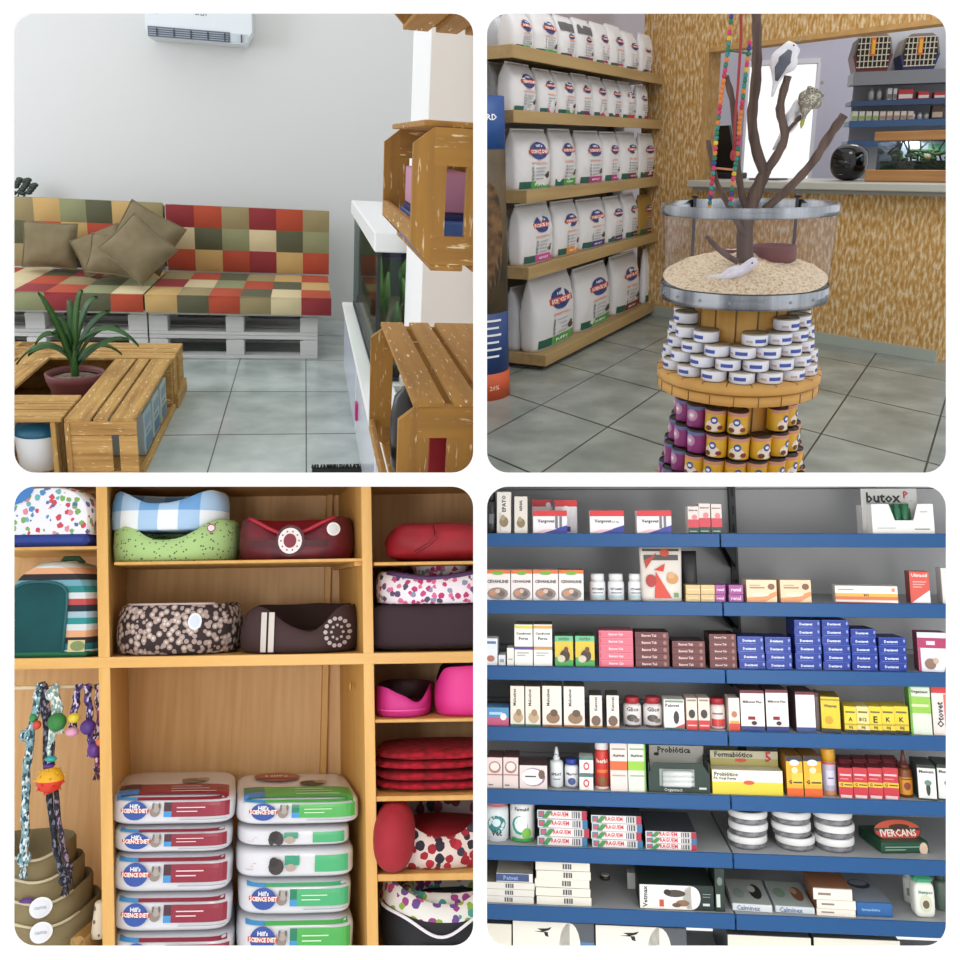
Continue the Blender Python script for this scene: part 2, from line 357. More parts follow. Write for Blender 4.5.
def patch(x0, x1, y0, y1, z0, z1, rows_top, rows_front, name, lab, ny, nzr):
    # padded cushion whose faces are sewn from square patches
    t = thing(name, lab, 'cushion', TL)
    mb = MB(); n = len(rows_front[0]); edge = P('8a7a50')
    mb.box(x0, x1, y0+.006, y1, z0, z1-.006, edge, .02)
    def quilt(o, ax, ay, rows, nm):
        m2 = MB(); H = len(rows); W = len(rows[0]); N_ = 4; nor = Vector(ax).cross(Vector(ay)).normalized()
        for j, row in enumerate(rows):
            for i, ch in enumerate(row):
                mt = mat(cols[ch], .85, 0, 'fabric', a=cols[ch]); vs = []; g = .0
                for q in range(N_+1):
                    for p in range(N_+1):
                        u = p/N_; v = q/N_; puff = .015*(1-(2*u-1)**4)*(1-(2*v-1)**4)
                        vs.append(Vector(o)+Vector(ax)*((i+u)/W)+Vector(ay)*((H-1-j+v)/H)+nor*puff)
                m2.add(vs, [(q*(N_+1)+p, q*(N_+1)+p+1, (q+1)*(N_+1)+p+1, (q+1)*(N_+1)+p) for q in range(N_) for p in range(N_)], mt, True)
        m2.build(nm, parent=t)
    mb.build('cushion_body', parent=t)
    quilt((x0, y0+.004, z0), (x1-x0, 0, 0), (0, 0, z1-z0), rows_front, 'front_patches')
    if rows_top: quilt((x0, y0, z1-.004), (x1-x0, 0, 0), (0, y1-y0, 0), rows_top, 'top_patches')
    return t
z1 = FZ+.333; z2 = z1+.12
patch(XL0, XM-.012, 5.83, 6.85, z1, z2, ['orbgcto', 'rgbrtgs', 'sybcrsb'], ['oryscgro'[:7]], 'seat_cushion', 'patchwork seat cushion of the sofa, under the olive pillows', 4, 1)
patch(XM, XR+.09, 5.83, 6.85, z1, z2, ['trgtor', 'cbsrgo', 'otrgbr'], ['ogrtbc'], 'seat_cushion', 'patchwork seat cushion of the sofa, the empty one without pillows', 4, 1)
zb = TL.Y(250, 207, 6.95).z
patch(XL0+.3, XM-.02, 6.87, 7.0, z2+.004, zb+.008, None, ['tosgot', 'grorrg', 'trgbct'], 'back_cushion', 'patchwork back cushion of the sofa, behind the olive pillows', 4, 1)
patch(XM, XR+.1, 6.87, 7.0, z2+.004, zb, None, ['crtcrt', 'bgsbgs', 'rorcor'], 'back_cushion', 'patchwork back cushion of the sofa, behind the empty seat', 4, 1)
# pillows
olive = mat('82765a', .9, 0, 'fabric', a='72664a')
def pillow(cx, cy, cz, w, h, tilt, ry, lab, d=.16, yaw=0.):
    mb = MB(); n = 14; vs = []; fs = []; 
    for sgn in (-1, 1):
        o = len(vs)
        for j in range(n+1):
            for i in range(n+1):
                u = 2*i/n-1; v = 2*j/n-1; k = ((1-abs(u)**2.6)*(1-abs(v)**2.6))**.5
                pin = 1-.07*(1-abs(v)**2)*abs(u)**3; pin2 = 1-.07*(1-abs(u)**2)*abs(v)**3
                wr = .014*noise.noise(Vector((u*3+cx, v*3, sgn)))
                vs.append((u*w/2*pin, sgn*(d/2*k+wr*k), v*h/2*pin2))
        for j in range(n):
            for i in range(n):
                a = o+j*(n+1)+i; q = (a, a+1, a+n+2, a+n+1); fs.append(q if sgn < 0 else q[::-1])
    mb.add(vs, fs, olive, True)
    M = Matrix.Translation((cx, cy, cz)) @ Matrix.Rotation(yaw, 4, 'Z') @ Matrix.Rotation(tilt, 4, 'X') @ Matrix.Rotation(ry, 4, 'Y')
    t = thing('throw_pillow', lab, 'pillow', TL, M=M); mb.build('cover', parent=t)
    mb = MB(); e = [(-1, -1), (0, -.93), (1, -1), (.93, 0), (1, 1), (0, .93), (-1, 1), (-.93, 0), (-1, -1)]
    mb.tube([(x*w/2, 0, z*h/2) for x, z in e], .006, olive, 6); mb.build('piping', parent=t)
def pxz(px, py, y): v = TL.Y(px, py, y); return v
S = 5.5/F
v = pxz(48, 246, 6.55); pillow(v.x, 6.6, v.z, 56*S, 50*S, -.25, .03, 'square olive pillow standing alone at the plant end of the sofa')
v = pxz(96, 254, 6.3); pillow(v.x, 6.5, v.z, 54*S, 46*S, -.5, -.45, 'olive pillow slumped behind the other pillows in the middle of the sofa')
v = pxz(142, 240, 6.4); pillow(v.x, 6.55, v.z, 66*S, 60*S, -.3, .5, 'tall olive pillow leaning back against the patchwork backrest')
v = pxz(113, 262, 6.1); pillow(v.x, 6.25, v.z+.02, 58*S, 44*S, -.5, .12, 'low olive pillow lying in front of the slumped one')
v = pxz(137, 250, 6.0); pillow(v.x, 6.05, v.z, 58*S, 52*S, -.4, .72, 'olive pillow tipped on its corner, front of the pillow pile')

# ---- crate helper: board made of washed wood
cw = dict(kind='wood', a='a8733a', wash=1)
def wd_(ax, c='bf9753', s=1.): return mat(c, .75, 0, 'wood', a='9a6f36', sc=s*1.3, axis=ax, wash=1)
def crate_top(t, x0, x1, y0, y1, z0, z1, along, front_open, first=False):
    """shelf crate of the table: slats on top along x or y, end plates, and boards on one long side"""
    th = .016
    m = wd_(0 if along == 'x' else 1)
    n = 4 if along == 'y' else 3; L = (x1-x0) if along == 'y' else (y1-y0); ws = [.36, .19, .36] if n == 3 else [.36, .2, .36]
    g = (1-sum(ws))/2; q = 0
    mb = MB()
    for w in ws:
        if along == 'y': mb.box(x0+q*L, x0+(q+w)*L, y0, y1, z1-th, z1, m, .003)
        else: mb.box(x0, x1, y0+q*L, y0+(q+w)*L, z1-th, z1, m, .003)
        q += w+g
    mb.build('top_slats', parent=t)
    mb = MB()
    if along == 'y': mb.box(x0, x1, y0, y1, z0, z0+th, m, .003)
    else: mb.box(x0, x1, y0, y1, z0, z0+th, m, .003)
    mb.build('bottom_board', parent=t)
TZ = FZ+.288; ty0, ty1 = 3.72, 5.15; tx1 = -.72; wx = .33; tx0 = -2.1; dy = .36
t = thing('crate_table', 'low coffee table of four brown wooden crates round a plant pot', 'table', TL)
# crate A: right hand, long side along depth
def ends(t, boxes, ax, nm='end_panel'):
    for b in boxes: mb = MB(); mb.box(*b, wd_(ax), .003); mb.build(nm, parent=t)
A = (tx1-.29, tx1, ty0, ty1-dy-.02)
crate_top(t, A[0], A[1], A[2], A[3], FZ, TZ, 'y', True)
m0 = wd_(0, 'cfa260')
mb = MB(); y = A[2]; x0, x1 = A[0], A[1]
mb.box(x0, x1, y, y+.016, TZ-.016-.06, TZ-.016, m0, .003); mb.box(x0, x1, y, y+.016, FZ+.016, FZ+.04, m0, .003)
mb.box(x0+.005, x0+.185, y+.004, y+.016, FZ+.04, TZ-.078, m0, .002); mb.box(x0+.215, x1, y+.002, y+.016, FZ+.04, TZ-.078, m0, .002)
mb.box(x0, x0+.02, y-.004, y, FZ, TZ-.02, wd_(2, 'cfa260')); mb.build('end_panel', parent=t)
ends(t, [(A[0], A[1], A[3]-.02, A[3]-.002, FZ+.016, TZ-.016)], 0)
mb = MB(); mb.box(x1-.01, x1+.012, A[2]+.05, A[3], FZ+.0, FZ+.03, wd_(1), .003); mb.build('rail', parent=t)
# crate B: far, along x
B = (tx1-1.0, tx1+.01, ty1-dy, ty1)
crate_top(t, B[0], B[1], B[2], B[3], FZ, TZ, 'x', False)
ends(t, [(B[1]-.02, B[1]-.002, B[2], B[3], FZ+.016, TZ-.016), (B[0], B[0]+.018, B[2], B[3], FZ+.016, TZ-.016), (B[0]+.02, B[1]-.02, B[3]-.018, B[3], FZ+.016, TZ-.016)], 1)
mb = MB(); mb.box(B[1]-.002, B[1]+.014, B[2], B[3], FZ, FZ+.08, wd_(1), .003); mb.box(B[1]-.002, B[1]+.010, B[2]+.10, B[2]+.13, FZ+.08, TZ-.016, wd_(2)); mb.build('side_board', parent=t)
# crate C: left, along depth
Cc = (-1.74, -1.345, ty0+dy+.02, ty1)
crate_top(t, *Cc, FZ, TZ, 'y', True)
ends(t, [(Cc[0], Cc[1], Cc[3]-.018, Cc[3], FZ+.016, TZ-.016), (Cc[0], Cc[1], Cc[2], Cc[2]+.018, FZ+.016, TZ-.016)], 0)
# crate D: near left, along x, open to the front
D = (tx0+.18, A[0]-.012, ty0, ty0+dy)
crate_top(t, *D, FZ, TZ, 'x', True)
ends(t, [(D[1]-.045, D[1]-.025, D[2], D[3], FZ+.016, TZ-.016), (D[0], D[0]+.018, D[2], D[3], FZ+.016, TZ-.016), (D[0]+.02, D[1]-.047, D[3]-.018, D[3], FZ+.016, TZ-.016)], 2)
# folders standing in the right crate
pc = [('9fb0b4', '5a7f96'), ('a9b7b5', '496f88'), ('b3bab0', '5b7a8d')]
for i in range(3):
    y = 3.98+i*.235; mb = MB(); mb.box(tx1-.2, tx1-.014, y, y+.18, FZ+.018, FZ+.225, P(pc[i][0]), .004)
    pr = lambda u, z: (tx1-.0125, u, z)
    mb.rect(y+.02, y+.16, FZ+.04, FZ+.10, P(pc[i][1]), pr); mb.rect(y+.02, y+.16, FZ+.15, FZ+.2, P('7e96a0'), pr); mb.rect(y+.03, y+.13, FZ+.12, FZ+.128, P('596a70'), pr)
    solo(mb, 'magazine_file', f'pale blue magazine file in the crate table, {["nearest the viewer", "middle one of three", "farthest from the viewer"][i]}', 'file', TL, group='magazine files in the crate table')
# white container with blue lid under the table
v = TL.Y(39, 465, ty0+.1); t = thing('storage_tub', 'white plastic tub with a blue lid inside the crate table', 'tub', TL, (v.x, ty0+.14, FZ+.017))
r = .098; mb = MB(); mb.lathe([(r*.78, 0), (r*.9, .01), (r, .16), (r*.98, .165)], mat('e9edf0', .3), n=32); mb.build('tub', parent=t)
mb = MB(); mb.lathe([(r*1.0, .165), (r*1.01, .18), (r*.9, .205), (r*.5, .222), (.01, .225)], mat('1f6687', .25), n=32); mb.build('lid', parent=t)
# potted plant in the middle
v = TL.Z(75, 372, TZ); pcx, pcy = v.x, v.y; print('pot', pcx, pcy, A, D)
t = thing('potted_plant', 'green strap-leaved plant in a maroon pot sunk in the crate table', 'plant', TL, (pcx, pcy, FZ+.02))
pm = mat('6e3434', .5); mb = MB(); mb.lathe([(.08, 0), (.12, .19), (.137, .23), (.142, .265), (.132, .27), (.128, .25), (.124, .24)], pm, n=32, cap=False); mb.lathe([(.10, 0), (.1, .01)], pm, n=32); mb.build('pot', parent=t)
mb = MB(); mb.blob((0, 0, .228), .125, .125, .02, mat('4a3c32', .95, 0, 'noise', a='8b7a68', sc=60), n=20, nzs=.1); mb.build('soil', parent=t)
leafm = mat('3f6b33', .45, 0, 'noise', a='2f5528', sc=8); 
leaves = [(38, 294), (58, 320), (15, 367), (52, 334), (98, 298), (139, 347), (128, 340), (122, 355), (83, 292), (110, 312), (35, 345), (62, 352), (46, 306), (120, 330), (70, 302), (28, 356)]
base = Vector((0, 0, .235))
for i, (lx, ly) in enumerate(leaves):
    tip = TL.Y(lx, ly, pcy-.15+.3*((i*7) % 5)/4)-Vector((pcx, pcy, FZ+.02)); q0 = base+Vector((0, 0, .04+.02*(i % 6)))
    mid = (q0+tip)/2+Vector((0, 0, .10+.05*(i % 3))); n = 9; vs = []; fs = []
    for k in range(n+1):
        u = k/n; p = q0*(1-u)**2+mid*2*u*(1-u)+tip*u*u; w = .0155*math.sin(PI*min(1, .25+u*.75))**.6+.002
        d = (tip-q0).normalized(); sd = d.cross(Vector((0, -.6, .8))).normalized()
        vs += [p-sd*w+Vector((0, 0, .010)), p, p+sd*w+Vector((0, 0, .010)), p+Vector((0, 0, -.004))]
        if k:
            b = 4*k; fs += [(b-4, b-3, b+1, b), (b-3, b-2, b+2, b+1), (b-2, b-1, b+3, b+2), (b-1, b-4, b, b+3)]
    mb = MB(); mb.add(vs, fs, leafm, True); mb.build('leaf', parent=t)
mb = MB(); mb.tube([base-Vector((0, 0, .03)), base+Vector((0, 0, .1)), base+Vector((.01, 0, .19))], [.02, .018, .008], leafm); mb.build('stem', parent=t)
# plant at the left edge behind the sofa
v = TL.Y(10, 300, 7.15); t = thing('potted_plant', 'dark leafy plant at the far end of the sofa against the wall', 'plant', TL, (v.x-.06, 7.15, FZ))
mb = MB(); mb.lathe([(.09, 0), (.12, .3), (.13, .32), (.115, .31)], pm, n=20); mb.build('pot', parent=t)
dk = mat('26352a', .5)
stems = [[(12, 232), (24, 196), (32, 186)], [(8, 228), (20, 190), (25, 181)], [(10, 240), (18, 224), (20, 222)]]
for st in stems:
    pts = [Vector((0, 0, .3))]+[TL.Y(x, y, 7.15)-Vector((v.x-.06, 7.15, FZ)) for x, y in st]
    mb = MB(); mb.tube(pts, .006, dk, 6); mb.build('stem', parent=t)
    mb = MB()
    for a, b in zip(pts[1:], pts[2:]):
        for q in range(4):
            p = a.lerp(b, q/4+.1)
            for sg in (-1, 1): mb.blob(p+Vector((sg*.03, 0, .02)), .026, .012, .018, dk, n=8, k=6)
    mb.blob(pts[-1], .028, .012, .02, dk, n=8, k=6); mb.build('leaves', parent=t)

# aquarium on a white cabinet against the right side
bx = .262; t = thing('aquarium_cabinet', 'low white cabinet carrying the aquarium, with a pink handle', 'cabinet', TL)
zc = -1.07; mb = MB(); gl = mat('e6e9ee', .2); mb.box(bx, bx+.125, 2.6, 5.66, FZ, zc, gl, .006); mb.box(bx+.125, bx+.7, 3.66, 5.66, FZ, zc, gl, .006); mb.build('body', parent=t)
mb = MB(); mb.box(bx-.02, bx+.125, 2.6, 5.68, zc, zc+.028, mat('f1f1f0', .4), .004); mb.box(bx+.125, bx+.7, 3.66, 5.68, zc, zc+.028, mat('f1f1f0', .4), .004); mb.build('cabinet_top', parent=t)
mb = MB(); mb.box(bx-.008, bx, 3.0, 4.2, FZ+.04, zc-.03, mat('dfe4ee', .15), .002); mb.build('door', parent=t)
mb = MB(); mb.box(bx-.008, bx, 4.25, 5.6, FZ+.04, zc-.03, mat('d9dff0', .15), .002); dr = mb.build('door', parent=t)
v = TL.X(357, 411, bx-.01); mb = MB(); mb.box(bx-.02, bx-.008, v.y-.03, v.y+.03, v.z-.045, v.z+.045, mat('c2257a', .4), .004); h = mb.build('handle', parent=dr); h['label'] = 'pink handle'
t = thing('aquarium', 'glass aquarium under a white hood with green plants inside', 'aquarium', TL)
ax0 = .31; ay0, ay1 = 3.72, 5.6; zt = -.458
gls = mat('b9c4c0', .05, 0, 'clear'); mb = MB()
mb.box(ax0, ax0+.008, ay0, ay1, zc+.03, zt, gls); mb.box(ax0, ax0+.6, ay0, ay0+.008, zc+.03, zt, gls); mb.build('glass', parent=t)
fr = P('22262a'); mb = MB(); mb.box(ax0-.004, ax0+.012, ay0-.004, ay0+.012, zc+.03, zt, fr); mb.box(ax0-.003, ax0+.6, ay0-.004, ay1, zc+.03, zc+.05, fr); mb.build('seal', parent=t)
mb = MB(); hm = mat('eceeee', .4); mb.box(ax0-.02, ax0+.6, ay0-.03, ay1+.03, zt, zt+.085, hm, .006); mb.build('hood', parent=t)
mb = MB(); mb.box(ax0+.56, ax0+.58, ay0+.02, ay1, zc+.05, zt, mat('26352f', .6)); mb.box(ax0+.03, ax0+.56, ay1-.05, ay1-.03, zc+.05, zt, mat('3c4d48', .6)); mb.build('back_panel', parent=t)
mb = MB(); mb.box(ax0+.02, ax0+.56, ay0+.03, ay1-.05, zc+.05, zc+.10, mat('6d5140', .9, 0, 'sand', a='4a3528', b='9a7a60')); mb.build('gravel', parent=t)
g1 = mat('6f8f55', .6, 0, 'noise', a='4c6b3a', sc=20); g2 = mat('5b7a48', .6)
mb = MB()
for i in range(26):
    x = ax0+.05+random.random()*.45; y = ay0+.08+random.random()*1.6; h = .15+random.random()*.3
    mb.tube([(x, y, zc+.09), (x+random.uniform(-.03, .03), y, zc+.09+h*.6), (x+random.uniform(-.06, .06), y+.02, zc+.09+h)], [.022, .03, .006], random.choice((g1, g2)), 6)
mb.build('plants', parent=t)
mb = MB(); mb.box(ax0+.02, ax0+.5, ay0+.01, ay0+.02, zt-.03, zt, P('9b6fd0')); mb.build('lamp_strip', parent=t)

# two wall crates on the right
def wall_crate(y0, y1, zlo, zhi, lab, kind):
    x0 = .2 if not kind else .188; c = .04; t = thing('wooden_crate', lab, 'crate', TL); X1 = .6; m2 = wd_(2, 'b08038'); m0 = wd_(0, 'b08038'); m1 = wd_(1, 'b08038')
    def plate(y, nm):
        mb = MB(); H = zhi-zlo
        def bd(poly, m): mb.prism(poly, y, y+.018, m)
        bd([(x0, zlo+c), (x0+c, zlo+.0), (x0+c+.0, zhi), (x0, zhi-c*.8)], m2)
        bd([(x0+c, zhi-.07), (X1, zhi-.07), (X1, zhi), (x0+c, zhi)], m0); bd([(x0+c, zlo), (X1, zlo), (X1, zlo+.055), (x0+c, zlo+.055)], m0)
        bd([(x0+c, zlo+.055), (x0+.065, zlo+.055), (x0+.065, zhi-.07), (x0+c, zhi-.07)], m2); bd([(x0+.105, zlo+.055), (X1, zlo+.055), (X1, zhi-.07), (x0+.105, zhi-.07)], m2)
        mb.build(nm, parent=t)
    plate(y0, 'end_panel'); plate(y1-.018, 'end_panel')
    for i, (a, b) in enumerate(((0, .065), (.083, .14), (.158, .4))):
        mb = MB(); mb.box(x0+c-.012+a, x0+c-.012+b, y0-.01, y1, zhi, zhi+.012, m1, .002)
        if kind: mb.build('top_slat', parent=t)
        mb = MB(); mb.box(x0+c+a, x0+c+b, y0, y1, zlo-.012, zlo, m1, .002); mb.build('bottom_slat', parent=t)
    if not kind:
        mb = MB(); mb.box(x0+c-.02, X1, y0+.01, y1, zhi, zhi+.012, m1, .002); mb.build('top_board', parent=t)
    mb = MB(); mb.box(x0, x0+.014, y0+.018, y1-.018, zlo+c, zlo+c+.04, m1, .002); mb.build('side_rail', parent=t)
    return t
za = TL.Y(440, 127, 1.66).z; zb_ = TL.Y(440, 271, 1.66).z
wall_crate(1.66, 2.3, zb_+.012, za, 'brown wooden crate fixed high on the pillar, holding pink and blue boxes', 0)
zc1 = TL.Y(440, 406, 1.66).z
wall_crate(1.66, 2.45, zc1-.36, zc1, 'brown slatted wooden crate below the wall crate, beside the aquarium', 1)
zb2 = zb_+.014
zc2 = TL.Y(430, 1, 1.9).z; wall_crate(1.9, 2.3, zc2, zc2+.3, 'brown wooden crate at the very top of the pillar, only its bottom boards showing', 0)
al = area('aquarium_lamp', TL.M @ Vector((.58, 4.6, zt-.01)), TL.M @ Vector((.58, 4.6, -3)), .4, 9, (.9, 1, .85), 1.5)
v = TL.Y(430, 240, 1.95); mb = MB(); mb.box(.235, .34, 1.78, 2.2, zb2, zb2+.07, mat('4a6fb5', .5), .003); solo(mb, 'small_box', 'blue carton inside the upper wall crate, lowest one', 'box', TL)
mb = MB(); mb.box(.24, .34, 1.82, 2.15, zb2+.071, zb2+.083, P('2b2f6b')); solo(mb, 'small_box', 'thin navy box between the pink and blue cartons in the wall crate', 'box', TL)
mb = MB(); mb.box(.245, .34, 1.84, 2.18, zb2+.084, zb2+.17, mat('c78ba8', .5), .003); solo(mb, 'small_box', 'pink carton on top of the blue one in the upper wall crate', 'box', TL)
mb = MB(); zz = zc1-.346; mb.lathe([(.03, 0), (.045, .03), (.05, .16), (.04, .22), (.02, .24), (.02, .26)], mat('22201f', .3), n=20); mb.blob((0, 0, .27), .03, .03, .03, mat('b8b5ad', .25, .8)); solo(mb, 'metal_flask', 'dark flask with a silver knob inside the lower crate', 'flask', TL, (.27, 2.15, zz))
mb = MB(); mb.box(.255, .32, 1.72, 1.9, zz, zz+.26, mat('a31528', .5), .01); mb.disc(.29, zz+.12, .02, .03, P('d86a7a'), front(1.72)); solo(mb, 'dog_treat_pack', 'red pack standing in the lower crate', 'packet', TL)
a = TL.Z(312, 470, FZ+.02); b = TL.Z(392, 468, FZ+.02)
mb = MB(); mb.box(a.x, b.x, a.y-.6, a.y+.03, FZ, FZ+.022, mat('1a1414', 1, 0, 'fabric', a='0c0808'), .006)
for i in range(60): x = a.x+(b.x-a.x)*i/59; mb.tube([(x, a.y+.02, FZ+.02), (x+random.uniform(-.01, .01), a.y+.03, FZ+.035)], .004, P('1a1212'), 4)
solo(mb, 'door_mat', 'black bristly door mat on the grey tiles beside the white cabinet', 'mat', TL)
# ================================================================ upper right room: shop floor with kibble shelves and bird tank
P1 = TR.Z(545, 367, -1.47); P2 = TR.Z(668, 304, -1.47); e1 = (P2-P1); e1.z = 0; e1.normalize(); n1 = Vector((e1.y, -e1.x, 0))
W1 = TR.Z(825, 335, -1.42); W2 = TR.Z(937, 353, -1.42); w1 = (W2-W1).normalized(); w1.z = 0; w1.normalize(); wn = Vector((w1.y, -w1.x, 0))
def frame(o, x): y = Vector((-x.y, x.x, 0)); return Matrix(((x.x, y.x, 0, o.x), (x.y, y.y, 0, o.y), (0, 0, 1, 0), (0, 0, 0, 1)))
MS = frame(P1, e1); MW = frame(W1-wn*.05, w1)
def S_(px, py, off=0.): v = TR.V(px, py, P1-n1*off, n1); return (v-P1).dot(e1), v.z
def W_(px, py, off=0.): v = TR.V(px, py, W1-wn*off, wn); return (v-W1).dot(w1), v.z
g00, g10, g01 = TR.Z(541, 405, FZ), TR.Z(607.5, 427, FZ), TR.Z(597.5, 374, FZ)
ga, gb = g10-g00, g01-g00; det = ga.x*gb.y-ga.y*gb.x
def tuv(c): d = c-g00; return ((d.x*gb.y-d.y*gb.x)/det, (ga.x*d.y-ga.y*d.x)/det)
tile2 = mat('868d87', .3, 0, 'tiles', a='757c76', b='989f98', line='2c302e', grout=.01)
mb = MB(); mb.add([(-2.5, 1.2, FZ), (4, 1.2, FZ), (4, 12, FZ), (-2.5, 12, FZ)], [(0, 1, 2, 3)], tile2); mb.uv = tuv; struct(mb, 'floor', TR)
stc = mat('c79d5e', .9, 0, 'stucco', a='ad7f3e', b='dcc8a4'); stcp = mat('c39a62', .85, 0, 'noise', a='b08850', sc=9)
zl = (W_(704, 42)[1]+W_(941, 24)[1])/2; zc = (W_(690, 178)[1]+W_(945, 186)[1])/2; sl = W_(703, 100)[0]; sr = W_(941, 300)[0]
def wstruct(mb, name): mb2 = mb; o = mb2.build(name, TR, M=MW); o['kind'] = 'structure'; return o
mb = MB(); s0 = W_(640, 50)[0]; th = .16
mb.box(s0, sr, 0, th, FZ, zc-.07, stc); mb.box(s0, sl, 0, th, zc-.07, 2.3, stc); mb.box(sl, sr+.6, 0, th, zl, 2.3, stc); wstruct(mb, 'wall_back')
mb = MB(); mb.box(sl, sr+.6, -.004, th, zl-.035, zl-.001, stcp); mb.box(sl-.04, sl, -.004, th, zc, zl-.035, stcp); wstruct(mb, 'trim_1')
mb = MB(); mb.box(s0, sr, -.015, -.001, FZ+.001, FZ+.085, mat('a3aba3', .3)); wstruct(mb, 'baseboard_back')
t = thing('stone_counter', 'long grey counter top set in the opening of the textured ochre wall', 'counter', TR, M=MW)
mb = MB(); mb.box(sl-.06, sr+.5, -.14, -.002, zc-.055, zc, mat('b3b2a8', .35), .006); mb.box(sl+.003, sr+.5, -.002, .62, zc-.055, zc, mat('b3b2a8', .35), .006); mb.build('slab', parent=t)
mb = MB(); mb.box(sl-.02, sr+.3, -.1, -.001, zc-.085, zc-.057, mat('8f8e86', .5)); mb.build('apron', parent=t)
# left wall behind the shelves
mb = MB(); mb.box(-2, 4.2, .52, .6, FZ, 2.3, mat('b3abb0', .85)); o = mb.build('wall_left', TR, M=MS); o['kind'] = 'structure'
# far room: lavender wall with a bright window
Yf = 10.6; a = TR.Y(750, 66, Yf); b = TR.Y(808, 180, Yf); lav = mat('c0bfd0', .85)
mb = MB(); mb.box(-1.2, a.x, Yf, Yf+.1, FZ, 2.3, lav); mb.box(b.x, 4, Yf, Yf+.1, FZ, 2.3, lav); mb.box(a.x, b.x, Yf, Yf+.1, a.z, 2.3, lav); mb.box(a.x, b.x, Yf, Yf+.1, FZ, b.z-.4, lav); struct(mb, 'wall_far', TR)
mb = MB(); fw = mat('dedee6', .5)
mb.box(a.x-.02, b.x+.02, Yf-.03, Yf, a.z, a.z+.05, fw); mb.box(a.x-.03, a.x, Yf-.03, Yf, b.z-.4, a.z, fw); mb.box(b.x, b.x+.03, Yf-.03, Yf, b.z-.4, a.z, fw); struct(mb, 'window_1', TR)
mb = MB(); mb.box(a.x, b.x, Yf+.02, Yf+.03, b.z-.4, a.z, mat('ffffff', .05, 0, 'clear')); struct(mb, 'window_2', TR)

# --- kibble shelves
shw = mat('a88d5f', .6, 0, 'wood', a='977c50', sc=.6, axis=0); shw2 = mat('8d7550', .6)
rows = [((512, 48), (652, 74), .05), ((513, 112), (652, 121), .05), ((526, 191), (657, 179), .055), ((528, 265), (658, 236), .055), ((545, 356), (668, 297), .055)]
RZ = []; SHD = .46
t = thing('display_shelf', 'tall tan wooden shelf unit full of white kibble bags along the side wall', 'shelf', TR, M=MS)
s_end = 2.72
for i, (n_, f_, h) in enumerate(rows):
    a = S_(*n_); b = S_(*f_); z = (a[1]+b[1])/2; RZ.append(z)
    mb = MB(); mb.box(a[0], s_end, 0, SHD, z-h*.5, z, shw); mb.build('shelf_board', parent=t)
    mb = MB(); mb.box(a[0]-.002, s_end, -.012, .006, z-h*1.25, z+.012, shw, .002); mb.box(a[0]-.014, a[0], -.012, SHD, z-h*1.25, z+.012, shw, .002); mb.build('front_lip', parent=t)
mb = MB(); mb.box(-.35, s_end, SHD, SHD+.02, FZ+.02, RZ[0], mat('8f8a86', .8)); mb.build('back_panel', parent=t)
mb = MB(); mb.box(.06, s_end-.1, .04, .36, FZ+.001, RZ[4]-.06, P('4b4032')); mb.build('plinth', parent=t)
for s in (0.02, 2.3):
    mb = MB(); mb.box(s, s+.03, .40, .458, RZ[4], RZ[0]-.03, P('7a7672')); mb.build('upright', parent=t)

